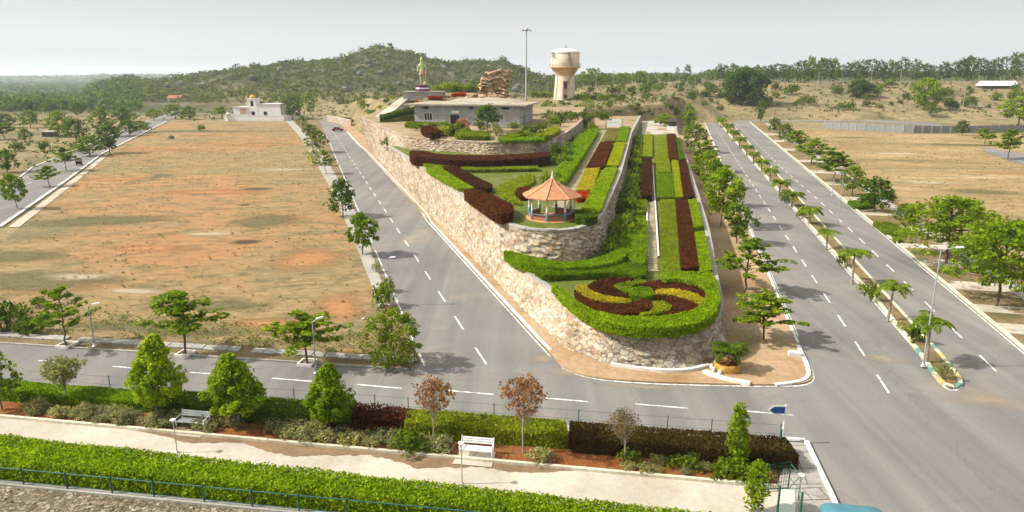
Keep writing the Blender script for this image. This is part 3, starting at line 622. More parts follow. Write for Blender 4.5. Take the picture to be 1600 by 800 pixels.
# ------------------------------------------------------------------ terraces and their rubble walls
def topline(px, zf, dz=0.0): return np.array([Gz(x, y, zf, dz) for x, y in px])
def outward(P, sign=1):
    T = np.gradient(P[:, :2], axis=0); T /= np.linalg.norm(T, axis=1)[:, None] + 1e-9
    return np.stack([T[:, 1], -T[:, 0]], 1) * sign
def wall(name, top, bot, label, mats, matsel=None, cap=0.5, bulge=0.075, sub=0.40, capmat=None, sign=1, group=None):
    """rubble facing lofted from a foot line to a top line, with a capping band"""
    top = np.asarray(top, float); bot = np.asarray(bot, float)
    d = np.r_[0, np.cumsum(np.linalg.norm(np.diff(top, axis=0), axis=1))]; n = max(4, int(d[-1] / sub)); s = np.linspace(0, d[-1], n)
    T = np.stack([np.interp(s, d, top[:, i]) for i in range(3)], 1); B = np.stack([np.interp(s, d, bot[:, i]) for i in range(3)], 1)
    for _ in range(6):
        T[1:-1] = (T[:-2] + 2 * T[1:-1] + T[2:]) / 4; B[1:-1] = (B[:-2] + 2 * B[1:-1] + B[2:]) / 4
    hmax = np.linalg.norm(T - B, axis=1).max(); m = max(4, int(hmax / sub) + 1)
    w = np.linspace(0, 1, m)[None, :, None]; P = B[:, None] * (1 - w) + T[:, None] * w
    o2 = outward(T, sign); jit = RNG.normal(size=(n, m, 1)) * bulge; jit[:, -1] *= .35
    P[..., :2] += o2[:, None] * jit; P[..., 2] += RNG.normal(size=(n, m)) * bulge * .25 * (w[..., 0] < .99)
    mb = MB(); i = np.arange(n - 1)[:, None]; j = np.arange(m - 1)[None]
    F = np.stack([i*m+j, (i+1)*m+j, (i+1)*m+j+1, i*m+j+1], -1).reshape(-1, 4)
    if sign > 0: F = F[:, ::-1]
    mi = np.zeros(len(F), int) if matsel is None else np.repeat([matsel(q) for q in T[:-1]], m - 1)
    for k in range(len(mats)):
        if (mi == k).any(): mb.add(P.reshape(-1, 3), F[mi == k], k)
    root = mb.build(name, mats); tag(root, label, 'retaining wall', group)
    cb = MB(); Ti = T.copy(); Ti[:, :2] -= o2 * cap; To = T.copy(); To[:, :2] += o2 * .10; z = RNG.normal(size=n) * .025 + .06
    V = np.concatenate([np.c_[To[:, :2], To[:, 2] - .12], np.c_[To[:, :2], To[:, 2] + z], np.c_[Ti[:, :2], Ti[:, 2] + z], np.c_[Ti[:, :2], Ti[:, 2] - .3]])
    F = []
    for k in range(3):
        for i_ in range(n - 1): F.append((k*n+i_, k*n+i_+1, (k+1)*n+i_+1, (k+1)*n+i_))
    cb.add(V, F, 0); cb.build('coping', capmat or mats[0], root)
    return root, T
def foot_on(P, line, off, z=0.12, slope=-0.301):     # foot of a battered bank: nearest point on the road-side line
    out = []
    for p in P:
        t = np.array([slope, 1.0]); t /= np.linalg.norm(t); a = np.array([line(p[1]) + off, p[1]])
        out.append([*(a + t * np.dot(p[:2] - a, t)), z])
    return np.array(out)

# lower terrace
lw_px = [(783, 391), (815, 418), (850, 447), (900, 490), (930, 507), (960, 515), (1010, 519.5), (1060, 519), (1098, 512), (1120, 498), (1130, 476), (1120, 430), (1108, 360), (1090, 300), (1072, 245), (1056, 200)]
LW = topline(lw_px, zl)
LB = np.zeros_like(LW); LB[:5] = foot_on(LW[:5], LLR, 1.3)
for k, (x, y) in zip(range(4, 10), [(918, 556), (948, 568), (1002, 575), (1060, 577), (1106, 571), (1134, 557)]): LB[k] = G(x, y, .12)
o = outward(LW); LB[10:] = LW[10:]; LB[10:, :2] += np.array([[.45, -.1]]); LB[10:, 2] = .1
LB[3] = G(884, 545, .12)
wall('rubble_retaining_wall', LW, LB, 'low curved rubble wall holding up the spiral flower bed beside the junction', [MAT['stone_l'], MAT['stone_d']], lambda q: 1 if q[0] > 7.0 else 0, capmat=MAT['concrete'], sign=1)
lower_poly = list(LW) + [Gz(1003, 180, zl), Gz(960, 345, zl), Gz(900, 372, zl), Gz(800, 372, zl)]
sheet('lower_terrace', [np.array([p[0], p[1], zl(p[1]) - .02]) for p in lower_poly], 0, MAT['lawn'])
# middle terrace
mw_px = [(606, 228), (628, 241), (665, 266), (700, 290), (760, 330), (788, 348), (820, 357), (860, 360.5), (900, 358), (928, 349), (942, 334), (957, 300), (970, 270), (987, 207), (1001, 181)]
MW = topline(mw_px, zm); MBt = MW.copy(); MBt[:5] = foot_on(MW[:5], LLR, 1.2); MBt[5] = foot_on(MW[5:6], LLR, 1.3)[0]
o = outward(MW); MBt[6:, :2] += o[6:] * .35; MBt[6:, 2] = zl(MBt[6:, 1]) - .05; MBt[6][2] = 1.6
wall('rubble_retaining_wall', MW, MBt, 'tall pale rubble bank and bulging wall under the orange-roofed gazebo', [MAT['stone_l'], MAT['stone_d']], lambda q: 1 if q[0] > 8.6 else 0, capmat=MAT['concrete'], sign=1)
mid_poly = list(MW) + [Gz(930, 180, zm), Gz(880, 225, zm), Gz(760, 232, zm), Gz(640, 228, zm)]
sheet('middle_terrace', [np.array([p[0], p[1], zm(p[1]) - .02]) for p in mid_poly], 0, MAT['lawn'])
# upper terrace
uw_px = [(560, 182.5), (580, 190), (606, 202), (632, 213.5), (655, 216), (700, 218.5), (760, 222.5), (830, 222.5), (862, 217.5), (885, 207), (900, 196), (910, 187)]
UW = topline(uw_px, zu); UB = UW.copy(); UB[:4] = foot_on(UW[:4], LLR, 1.4); o = outward(UW)
UB[4:, :2] += o[4:] * .4; UB[4:, 2] = zm(UB[4:, 1]) - .05; UB[3] = foot_on(UW[3:4], LLR, 1.3)[0]; UB[4] = [UW[4][0] - .6, UW[4][1] - 1.2, 3.6]
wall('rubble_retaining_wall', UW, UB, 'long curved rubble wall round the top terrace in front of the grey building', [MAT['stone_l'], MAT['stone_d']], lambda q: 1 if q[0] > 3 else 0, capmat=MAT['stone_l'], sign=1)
yb = 222.0
upper_poly = list(UW) + [np.array([UW[-1][0] + 5, yb, 0]), np.array([UW[0][0] + 2, yb, 0])]
mat_up = M_ground('terrace_earth', [(0.3, (0.13, 0.12, 0.045)), (0.45, (0.26, 0.19, 0.105)), (0.6, (0.33, 0.24, 0.145)), (0.75, (0.12, 0.13, 0.04))], 0.10, 2, bs=.6)
sheet('upper_terrace', [np.array([p[0], p[1], zu(p[1]) - .02]) for p in upper_poly], 0, mat_up)

sheet('garden_end_paving', [np.array([q[0], q[1], zl(q[1]) + .02]) for q in [Gz(x, y, zl) for x, y in [(1003, 211), (1057, 209), (1053, 197), (1004, 184)]]], 0, MAT['path'])
sheet('garden_end_earth', [np.array([q[0], q[1], zm(q[1]) + .02]) for q in [Gz(x, y, zm) for x, y in [(915, 202), (990, 200), (1000, 182), (930, 181)]]], 0, mat_up)
# ------------------------------------------------------------------ clipped beds and hedges
def inpoly(P, poly):
    x, y = P[:, 0], P[:, 1]; c = np.zeros(len(P), bool); n = len(poly)
    for i in range(n):
        x1, y1 = poly[i]; x2, y2 = poly[(i + 1) % n]
        c ^= ((y1 > y) != (y2 > y)) & (x < (x2 - x1) * (y - y1) / (y2 - y1 + 1e-12) + x1)
    return c
def bed(name, poly, zf, h, mat, leafL, label, cat, group=None, cover=2.2, rough=0.06, round_=2, wob=0.0, kind=None, dome=0.0, maxn=60000):
    """planted bed or hedge: a solid body under a coat of leaves. poly = ground outline (xy)"""
    poly = np.asarray([p[:2] for p in poly], float)
    if round_:
        Q = np.concatenate([poly, poly[:1]]); 
        for _ in range(round_):
            A = [];
            for a, b in zip(Q[:-1], Q[1:]): A += [a * .85 + b * .15, a * .15 + b * .85]
            Q = np.array(A + [A[0]])
        poly = Q[:-1]
    area = 0.5 * np.sum(poly[:, 0] * np.roll(poly[:, 1], -1) - np.roll(poly[:, 0], -1) * poly[:, 1])
    if area < 0: poly = poly[::-1]; area = -area
    cen = poly.mean(0); n = len(poly); mb = MB()
    ins = poly.copy(); e = np.roll(poly, -1, 0) - np.roll(poly, 1, 0); e /= np.linalg.norm(e, axis=1)[:, None] + 1e-9
    inn = np.stack([-e[:, 1], e[:, 0]], 1); ins = poly + inn * min(.10, leafL * .5); ins2 = poly + inn * min(.35, .2 * math.sqrt(area))
    z0 = np.array([zf(p[1]) for p in poly]); hb = h * .82
    V = np.concatenate([np.c_[ins, z0 - .03], np.c_[ins, z0 + hb * .8], np.c_[ins2, z0 + hb]])
    F = [(k*n+i, k*n+(i+1) % n, (k+1)*n+(i+1) % n, (k+1)*n+i) for k in range(2) for i in range(n)]
    mb.add(V, F)
    from mathutils.geometry import delaunay_2d_cdt
    vo, _, fo, _, _, _ = delaunay_2d_cdt([Vector(p) for p in ins2], [(i, (i + 1) % n) for i in range(n)], [], 0, 1e-5)
    vo = np.array([v[:] for v in vo]); fo = [f for f in fo if inpoly(vo[list(f)].mean(0)[None], poly)[0] and inpoly(vo[list(f)].mean(0)[None], ins2)[0]]
    if fo: mb.add(np.c_[vo, np.array([zf(y) for y in vo[:, 1]]) + hb], fo)
    la = leafL * leafL * .5 * .55
    nt_ = int(min(maxn, cover * area / la)); lo, hi = poly.min(0), poly.max(0)
    P = RNG.uniform(lo, hi, (int(nt_ * max(1.2, (hi - lo).prod() / area) * 1.15) + 10, 2)); P = P[inpoly(P, poly)][:nt_]
    zz = np.array([zf(y) for y in P[:, 1]]) if len(P) < 40000 else zf(P[:, 1])
    ht = h * (1 + wob * vnoise(P[:, 0], P[:, 1], 1.1, 3)) - np.abs(RNG.normal(size=len(P))) * rough * .6 + RNG.normal(size=len(P)) * rough * .4
    if dome:
        # rounded shoulders
        D = np.min(np.stack([np.abs((P[:, 0]-a[0])*(-(b-a)[1]) + (P[:, 1]-a[1])*(b-a)[0]) / (np.linalg.norm(b-a)+1e-9) + 1e3*0 for a, b in zip(poly, np.roll(poly, -1, 0))]), 0) if n < 80 else np.full(len(P), 1.)
        ht = ht - dome * h * np.clip(1 - D / (.45), 0, 1) ** 2
    mb.leaves(np.c_[P, zz + ht], leafL, leafL * .6, up=0.7)
    per = np.linalg.norm(np.roll(poly, -1, 0) - poly, axis=1); tot = per.sum(); ns = int(min(maxn, cover * 1.0 * tot * h / la))
    s = RNG.uniform(0, tot, ns); cs = np.r_[0, np.cumsum(per)]; k = np.clip(np.searchsorted(cs, s) - 1, 0, n - 1); w = ((s - cs[k]) / per[k])[:, None]
    Q = poly[k] * (1 - w) + poly[(k + 1) % n] * w - inn[k] * RNG.normal(size=(ns, 1)) * rough * .4
    zq = np.array([zf(y) for y in Q[:, 1]]) + RNG.uniform(0, 1, ns) * h * (1 + wob * vnoise(Q[:, 0], Q[:, 1], 1.1, 3))
    mb.leaves(np.c_[Q, zq], leafL, leafL * .6, up=0.5, nrm=np.c_[-inn[k] * 1.0, np.zeros(ns)])
    o = mb.build(name, LF[mat] if isinstance(mat, str) else mat)
    return tag(o, label, cat, group, kind)
def pxpoly(px, zf, h): return [Gz(x, y, zf, h) for x, y in px]

GB = 'clipped beds of the terraced garden'
def gbed(px, zf, h, mat, label, cat='flower bed', L=0.16, **k):
    return bed('hedge' if cat == 'hedge' else 'flower_bed', pxpoly(px, zf, h), zf, h, mat, L, label, cat, GB, **k)
# lower terrace: rim hedge and spiral
gbed([(860, 440), (884, 453), (896, 466), (925, 484), (975, 494), (1035, 494), (1085, 484), (1104, 466), (1104, 450), (1090, 440), (1060, 434), (1036, 436), (1034, 424), (1075, 424), (1113, 424), (1121, 445), (1126, 468), (1115, 492), (1086, 505), (1045, 510.5), (990, 510.5), (945, 503), (905, 483), (878, 460)],
     zl, .8, 'hedge', 'thick bright green hedge curving round the front of the maroon spiral', 'hedge', cover=2.0, round_=1)
gbed([(850, 430), (905, 427), (960, 425), (1008, 431), (1010, 414), (985, 408), (945, 420), (900, 418), (850, 416), (834, 420)], zl, .6, 'hedge2', 'green hedge band behind the spiral left of the garden steps', 'hedge', cover=1.8, round_=1)
gbed([(785, 392), (800, 392), (835, 402), (880, 409), (920, 406), (950, 397), (972, 385), (985, 392), (965, 408), (930, 415), (880, 418), (838, 414), (812, 408)], zl, .9, 'hedge2', 'curved green hedge along the foot of the gazebo wall', 'hedge', cover=1.9)
gbed([(838, 417), (880, 421), (926, 418), (926, 422), (880, 426), (842, 423)], zl, .45, 'yellow', 'thin row of yellow flowers below the gazebo wall', cover=1.6)
MAR = 'maroon'
gbed([(917, 447), (932, 437), (970, 432), (992, 434), (972, 441), (955, 445), (965, 452), (985, 464), (972, 466), (940, 460), (920, 455)], zl, .42, MAR, 'maroon spiral arm at the left, above the yellow curve', cover=2.0)
gbed([(897, 452), (905, 455), (925, 466), (955, 471), (990, 472), (1006, 466), (1018, 470), (1018, 480), (998, 488), (965, 490), (930, 484), (905, 470)], zl, .45, MAR, 'long maroon spiral arm along the front edge of the circle', cover=2.0)
gbed([(1000, 443), (1022, 438), (1055, 437), (1085, 443), (1104, 455), (1106, 463), (1090, 458), (1062, 451), (1030, 450), (1015, 447)], zl, .42, MAR, 'maroon spiral arm at the right rear, behind the yellow strip', cover=2.0)
gbed([(1024, 459), (1045, 459), (1075, 465), (1093, 476), (1086, 485), (1060, 490), (1035, 491), (1047, 482), (1050, 475), (1040, 466), (1028, 464)], zl, .42, MAR, 'wedge shaped maroon spiral arm at the right front', cover=2.0)
gbed([(899, 447), (914, 442), (920, 452), (942, 461), (986, 467), (985, 472.5), (955, 472), (922, 466), (902, 455)], zl, .55, 'yellow', 'curved yellow flower strip between the two left maroon arms', cover=1.8)
gbed([(1024, 452), (1055, 450.5), (1087, 458), (1105, 469), (1101, 477), (1081, 468), (1055, 460), (1028, 458)], zl, .55, 'yellow', 'curved yellow flower strip between the two right maroon arms', cover=1.8)
gbed([(1022, 470), (1036, 469), (1050, 477), (1044, 484), (1020, 489), (1000, 492), (1000, 489), (1015, 486), (1024, 478)], zl, .55, 'limebright', 'yellow green flower tongue at the front of the spiral', cover=1.8)
gbed([(957, 446), (975, 440), (1008, 437), (1012, 440), (990, 444), (982, 452), (978, 456), (968, 453)], zl, .4, 'lime', 'pale lime coloured flower tongue at the back of the spiral', cover=1.8)
gbed([(982, 453), (988, 449), (1003, 447), (1018, 450), (1022, 456), (1018, 461), (1002, 463), (986, 460)], zl, .45, 'hedge2', 'round green centre bush of the maroon spiral', cover=2.0)
# strips right of the steps
gbed([(1032, 311), (1054, 311), (1063, 424), (1034, 424)], zl, .45, 'lime', 'long pale lime strip beside the garden steps', round_=0, cover=1.8)
gbed([(1056, 311), (1075, 311), (1092, 416), (1066, 418)], zl, .55, MAR, 'long maroon strip in the lower garden, nearest the spiral', round_=0, cover=2.0)
gbed([(1075, 312), (1088, 310), (1098, 352), (1085, 354)], zl, .55, 'hedge', 'short bright green block right of the long maroon strip, farther one', 'hedge', round_=0, cover=2.0)
gbed([(1086, 362), (1100, 361), (1113, 420), (1095, 424)], zl, .6, 'hedge', 'bright green block right of the long maroon strip, nearer one', 'hedge', round_=0, cover=2.0)
gbed([(1026, 270), (1051, 270), (1054, 308), (1027, 308)], zl, .45, 'hedge2', 'dark green square bed beside the garden path', round_=0, cover=1.8)
gbed([(1027, 213), (1041, 213), (1048, 268), (1026, 268)], zl, .4, 'lime', 'light green strip beside the upper garden path', round_=0, cover=1.6)
gbed([(1050, 250), (1059, 250), (1067, 307), (1056, 307)], zl, .4, 'limebright', 'narrow yellow green strip beside the maroon bed at the garden edge', round_=0, cover=1.6)
gbed([(1042, 209), (1054, 209), (1059, 248), (1045, 248)], zl, .5, MAR, 'farthest maroon strip on the right of the garden path', round_=0, cover=1.8)
gbed([(1061, 251), (1072, 249), (1084, 305), (1069, 308)], zl, .55, MAR, 'middle maroon strip along the right garden edge', round_=0, cover=1.8)
gbed([(1057, 215), (1063, 215), (1070, 247), (1062, 248)], zl, .5, 'mid', 'narrow green strip at the far right garden edge', 'hedge', round_=0, cover=1.8)
# strips left of the steps
gbed([(1002, 247), (1018, 247), (1018, 305), (1004, 306)], zl, .9, MAR, 'dark maroon hedge left of the garden path', 'hedge', round_=0, cover=2.0)
gbed([(1006, 211), (1019, 209), (1019, 244), (1004, 244)], zl, .45, 'limebright', 'yellow green bed left of the upper garden path', round_=0, cover=1.7)
gbed([(995, 212), (1003, 212), (1002, 246), (990, 246)], zl, .6, 'mid', 'green strip left of the yellow bed by the upper path', 'hedge', round_=0, cover=1.7)
gbed([(990, 312), (1011, 310), (1011, 330), (986, 332)], zl, .45, 'lime', 'yellowish patch among the green shrubs left of the steps', cover=1.7)
gbed([(976, 340), (1010, 336), (1010, 412), (985, 404), (968, 380)], zl, .75, 'hedge2', 'broad rough green bed between the gazebo wall and the steps', 'hedge', cover=1.8, wob=.3, rough=.2)
# middle terrace
gbed([(639, 236), (660, 235), (685, 241), (760, 243), (830, 240), (857, 236), (860, 243), (830, 247), (760, 251), (690, 249), (645, 244)], zm, 1.5, MAR, 'long brown maroon hedge at the foot of the upper rubble wall', 'hedge', L=.20, cover=2.0)
gbed([(655, 252), (720, 253), (850, 248), (853, 254), (720, 259), (668, 258)], zm, .6, 'hedge', 'green strip in front of the long brown maroon hedge', 'hedge', L=.19, round_=1)
gbed([(720, 261), (840, 259), (842, 263), (724, 265)], zm, .5, 'lime', 'thin lime hedge line on the middle lawn', 'hedge', L=.19, round_=0)
gbed([(662, 262), (686, 259), (712, 275), (744, 293), (720, 295), (700, 285)], zm, .5, 'hedge', 'sloping bright green bed above the left rubble bank', 'hedge', L=.19, round_=1)
gbed([(690, 260), (712, 259), (745, 277), (770, 288), (764, 295), (745, 293), (715, 276)], zm, .7, MAR, 'slanting maroon strip across the middle lawn', L=.19, round_=1)
gbed([(722, 296), (748, 295), (775, 306), (802, 320), (800, 330), (780, 334), (755, 318)], zm, 1.1, MAR, 'fat dark maroon hedge at the corner above the rubble bank', 'hedge', L=.19, dome=.35)
gbed([(806, 294), (826, 290), (832, 300), (815, 304)], zm, .8, MAR, 'small maroon clump behind the gazebo on its left', L=.19)
gbed([(770, 294), (830, 268), (835, 285), (800, 300), (815, 318), (800, 316)], zm, .3, 'lime', 'pale lime planting on the middle lawn beside the gazebo', L=.24, round_=1)
gbed([(872, 262), (905, 208), (925, 198), (935, 203), (912, 240), (882, 284), (862, 282)], zm, .9, 'hedge2', 'tall rough green hedge below the end of the upper wall', 'hedge', L=.3, wob=.25, rough=.2)
gbed([(938, 222), (957, 222), (944, 260), (917, 260)], zm, .5, MAR, 'maroon rectangle bed behind the gazebo', L=.19, round_=0)
gbed([(962, 222), (978, 222), (966, 258), (948, 258)], zm, .4, 'limebright', 'lime rectangle beside the maroon bed behind the gazebo', L=.19, round_=0)
gbed([(915, 263), (937, 262), (924, 296), (901, 297)], zm, .45, 'yellow', 'bright yellow rectangle bed behind the gazebo', L=.19, round_=0)
gbed([(902, 299), (922, 298), (916, 309), (900, 310)], zm, .5, 'red', 'small orange red flower clump beside the gazebo roof', L=.24)
gbed([(944, 262), (966, 260), (950, 296), (938, 330), (906, 332), (922, 300)], zm, .45, 'hedge', 'long bright green lawn strip right of the gazebo', 'hedge', L=.19, round_=1)
gbed([(968, 198), (984, 198), (978, 220), (963, 220)], zm, .45, 'hedge', 'bright green square below the white board', 'hedge', L=.20, round_=0)
gbed([(950, 200), (967, 200), (960, 220), (944, 220)], zm, .4, 'straw', 'small straw yellow square below the white board', L=.20, round_=0)
gbed([(900, 327), (925, 330), (935, 337), (915, 341), (898, 337)], zm, .8, 'darkgreen', 'dark green clump at the right foot of the gazebo', 'hedge', L=.19)
# garden path and steps
mb = MB(); yy = np.linspace(61.8, 196, 156); xa = np.array([G(1011 + (435 - y0) * -.02, y0, 3)[0] for y0 in [0]] * 1)
def pathx(y, px435, px210):
    a = Gz(px435, 435, zl); b = Gz(px210, 210, zl); return a[0] + (b[0] - a[0]) * (y - a[1]) / (b[1] - a[1])
for y in yy:
    xl_, xr_ = pathx(y, 1013, 1010), pathx(y, 1030, 1016); z = zl(y) + .05
    mb.box((xl_, y, z - .3), (xr_, y + .82, z + random.uniform(-.01, .01)))
tag(mb.build('garden_path', M_ground('worn_steps', [(0.35, (0.21, 0.17, 0.10)), (0.65, (0.33, 0.28, 0.175))], .5, 3, bs=.4)), kind='structure')
mb = MB()
for p1, p2 in ((1012.3, 1009.5), (1031, 1016.8)):
    P = np.array([[pathx(y, p1, p2), y] for y in np.linspace(66.5, 130, 30)]); A, B = strip_pts(P, .16); n = len(A); z = np.array([zl(y) for y in P[:, 1]])
    V = np.concatenate([np.c_[A, z], np.c_[A, z + .2], np.c_[B, z + .2], np.c_[B, z]]); mb.add(V, [(k*n+i, k*n+i+1, (k+1)*n+i+1, (k+1)*n+i) for k in range(3) for i in range(n - 1)])
tag(mb.build('garden_path_kerb', MAT['kerb_white']), kind='structure')
mp = [Gz(x, y, zm) for x, y in [(940, 203), (948, 203), (938, 222), (915, 262), (900, 297), (884, 325), (862, 325), (884, 285), (912, 244), (928, 215)]]
sheet('beige_garden_path', [np.array([p[0], p[1], zm(p[1]) + .03]) for p in mp], 0, M_ground('sandy_path', [(0.35, (0.22, 0.19, 0.10)), (0.65, (0.33, 0.28, 0.17))], .4, 3))

# ------------------------------------------------------------------ trees and plants: prototypes (local metres, foot at the origin)
def crownmat(k): return LF[k]
def proto(name, cat, crown, trunk, leafmat, bark='bark'):
    root = thing(name, (0, 0, -500), 'prototype', cat)
    if trunk is not None: trunk.build('trunk', MAT[bark], root)
    crown.build('crown', LF[leafmat], root)
    return root
def limb(t, a, b, r0, r1, sag=0.0, n=5):
    a = np.array(a, float); b = np.array(b, float); w = np.linspace(0, 1, 5)[:, None]
    P = a * (1 - w) + b * w; P[:, 2] += sag * np.sin(w[:, 0] * math.pi); P[1:-1] += RNG.normal(size=(3, 3)) * .02 * np.linalg.norm(b - a)
    t.tube(P, np.linspace(r0, r1, 5), n)
def clump(c, P, rad, n, L, flat=.45, up=.8, nrm=None, W=.62):
    q = RNG.normal(size=(n, 3)); q /= np.linalg.norm(q, axis=1)[:, None]; q *= RNG.uniform(.3, 1, (n, 1)) ** .6 * rad
    nn = q / rad * .8; q[:, 2] *= flat; c.leaves(q + np.asarray(P), L, L * W, up=up, nrm=nn)
def tiered(h=4.6, R0=2.6, leaf=.27, per=40, tiers=(.46, .60, .74, .88, .98), rr=(1., .95, .78, .52, .22), mat='street', seed=0, nb=6, name='tiered_tree', thr=.5):
    """almond type: flat whorls of boughs stacked up a thin trunk"""
    random.seed(seed); c, t = MB(), MB()
    top = np.array([random.uniform(-.15, .15), random.uniform(-.15, .15), h * .97])
    limb(t, (0, 0, -.1), (top[0] * .6, top[1] * .6, h * .5), .075, .06, n=7); limb(t, (top[0] * .6, top[1] * .6, h * .5), top, .06, .02)
    for k, (f, r) in enumerate(zip(tiers, rr)):
        a0 = random.uniform(0, 6.28)
        for b in range(nb if k < 4 else 3):
            if random.random() < .14 and k < 4: continue
            a = a0 + b * 6.283 / nb + random.uniform(-.35, .35); L_ = R0 * r * random.uniform(.55, 1.12); z0 = h * f + random.uniform(-.25, .15)
            e = np.array([math.cos(a) * L_, math.sin(a) * L_, z0 + .12 * L_ + random.uniform(-.15, .3)])
            s0 = np.array([top[0] * .6, top[1] * .6, z0 - .25]); limb(t, s0, e, .03, .012, .1, 4)
            m = max(2, int(L_ / .42))
            for q in range(m):
                w = (q + .9) / m
                if w < .28: continue
                p = s0 * (1 - w) + e * w + np.array([random.uniform(-.28, .28), random.uniform(-.28, .28), random.uniform(.02, .2)])
                clump(c, p, .42 * random.uniform(.7, 1.25), int(per * random.uniform(.6, 1.3)), leaf, .38, 1.8)
    clump(c, top, .35, per, leaf, .7)
    return proto(name, 'tree', c, t, mat)
def bushy(h=4.5, R0=2.2, z0=.25, leaf=.3, n=46, per=44, mat='mid', seed=0, prof=None, trunk=.09, cl=.62, name='leafy_tree', bark='bark', cat='tree', flat=.75, stems=1):
    """rounded or egg-shaped crown of many leaf clumps, on a limbed trunk; prof(t) gives the radius share at height share t"""
    random.seed(seed); c, t = MB(), MB(); prof = prof or (lambda q: math.sqrt(max(0, 1 - (2 * q - .9) ** 2 * .9)) if q < .97 else .3)
    for sidx in range(stems):
        ox, oy = (random.uniform(-.3, .3), random.uniform(-.3, .3)) if stems > 1 else (0, 0)
        limb(t, (ox, oy, -.1), (ox * 2, oy * 2, h * (z0 + .12)), trunk, trunk * .75, n=7); limb(t, (ox * 2, oy * 2, h * (z0 + .12)), (0, 0, h * .92), trunk * .75, trunk * .2)
    for k in range(n):
        q = (k + random.random()) / n; q = q ** .9; a = k * 2.39996 + random.uniform(-.5, .5); rad = R0 * prof(q) * random.uniform(.55, 1.08) * (.35 if random.random() < .18 else 1)
        p = np.array([math.cos(a) * rad, math.sin(a) * rad, h * (z0 + (1 - z0) * q) - .1]); 
        if k % 3 == 0: limb(t, (0, 0, h * (z0 + (1 - z0) * q * .6)), p, trunk * .4, trunk * .12, 0, 4)
        clump(c, p, cl * random.uniform(.65, 1.25), int(per * random.uniform(.6, 1.3)), leaf, flat, 1.0)
    return proto(name, cat, c, t, mat, bark)
def sparse(h=4.2, R0=1.5, mat='autumn', seed=0, per=9, ntw=46, leaf=.15, name='bare_tree', bark='bark_pale'):
    """upswept thin twigs with few dry leaves"""
    random.seed(seed); c, t = MB(), MB(); limb(t, (0, 0, -.1), (.05, .03, h * .4), .06, .05, n=7); limb(t, (.05, .03, h * .4), (0, .05, h * .97), .05, .012)
    for k in range(ntw):
        q = (k + random.random()) / ntw; a = k * 2.39996; zb = h * (.30 + .55 * q); r = R0 * (math.sin(math.pi * (.18 + .78 * q)) ** .8) * random.uniform(.55, 1.1)
        e = np.array([math.cos(a) * r, math.sin(a) * r, zb + .2 * h * (1 - q) + r * .45]); e[2] = min(e[2], h)
        b = np.array([0, 0, zb]); limb(t, b, e, .016, .006, 0, 3)
        for m_ in range(3):
            w = random.uniform(.35, .95); p = b * (1 - w) + e * w; e2 = p + np.array([random.uniform(-.3, .3), random.uniform(-.3, .3), random.uniform(.1, .4)])
            t.tube([p, e2], [.007, .004], 3); clump(c, e2, .2, per, leaf, 1.0, .2)
        clump(c, e, .2, per, leaf, 1.0, .2)
    return proto(name, 'tree', c, t, mat, bark)
def palm(h=2.4, nf=10, fl=1.5, seed=0, name='palm_tree', mat='palm'):
    random.seed(seed); root = thing(name, (0, 0, -500), 'prototype', 'palm tree'); t, c = MB(), MB()
    t.tube([(0, 0, -.1), (.02, 0, h * .3), (.05, .02, h)], [.13, .10, .07], 8); t.tube([(.05, .02, h), (.05, .02, h + .45)], [.075, .04], 7)
    for k in range(nf):
        a = k * 2.39996 + random.uniform(-.2, .2); el = random.uniform(.7, 1.35); L_ = fl * random.uniform(.8, 1.15); P = []; d = np.array([math.cos(a), math.sin(a)])
        for q in np.linspace(0, 1, 9):
            P.append([.05 + d[0] * L_ * q * math.cos(el * .5), .02 + d[1] * L_ * q * math.cos(el * .5), h + .35 + L_ * (1.05 * math.sin(el) * q - (0.62 + .45 * math.cos(el)) * q ** 2.3)])
        P = np.array(P); c.tube(P, np.linspace(.022, .006, 9), 3)
        sd = np.array([-d[1], d[0], 0]); V = []; F = []
        for i in range(1, 9):
            for r_ in range(3):
                w = r_ / 3; p = P[i - 1] * (1 - w) + P[i] * w; ll = .42 * L_ / 1.5 * math.sin(math.pi * (.12 + .86 * (i - 1 + w) / 8)) + .08; tang = P[i] - P[i - 1]; tang /= np.linalg.norm(tang)
                for s_ in (1, -1):
                    e = p + sd * s_ * ll * .8 + tang * ll * .5 - np.array([0, 0, ll * random.uniform(.1, .5)]) ; b = len(V)
                    V += [p - tang * .03, (p + e) / 2 + tang * .07, e, (p + e) / 2 - tang * .07]; F.append((b, b + 1, b + 2, b + 3))
        c.add(V, F)
    t.build('trunk', MAT['bark_pale'], root); c.build('fronds', LF[mat], root); return root
def shrub(h=.8, R0=.6, leaf=.16, n=10, per=26, mat='mid', seed=0, name='shrub', cat='shrub'):
    random.seed(seed); c = MB()
    for k in range(n):
        a = k * 2.39996; r = R0 * math.sqrt((k + .5) / n) * random.uniform(.6, 1); clump(c, (math.cos(a) * r, math.sin(a) * r, h * random.uniform(.35, .8) * (1 - .35 * r / R0)), h * .36, per, leaf, .85, .5)
    t = MB()
    for k in range(4): limb(t, (0, 0, -.05), (random.uniform(-R0, R0) * .6, random.uniform(-R0, R0) * .6, h * .6), .018, .008, 0, 4)
    root = thing(name, (0, 0, -500), 'prototype', cat); t.build('stems', MAT['bark'], root); c.build('foliage', LF[mat], root); return root
def euc(h=14, R0=2.8, seed=0, mat='euc', n=26, per=20, leaf=.85, z0=.3):
    return bushy(h, R0, z0, leaf, n, per, mat, seed, lambda q: .55 + .5 * math.sin(q * 3.0) if q < .9 else .4, .16, 1.25, 'tall_tree', 'bark_pale', 'tree', .9)

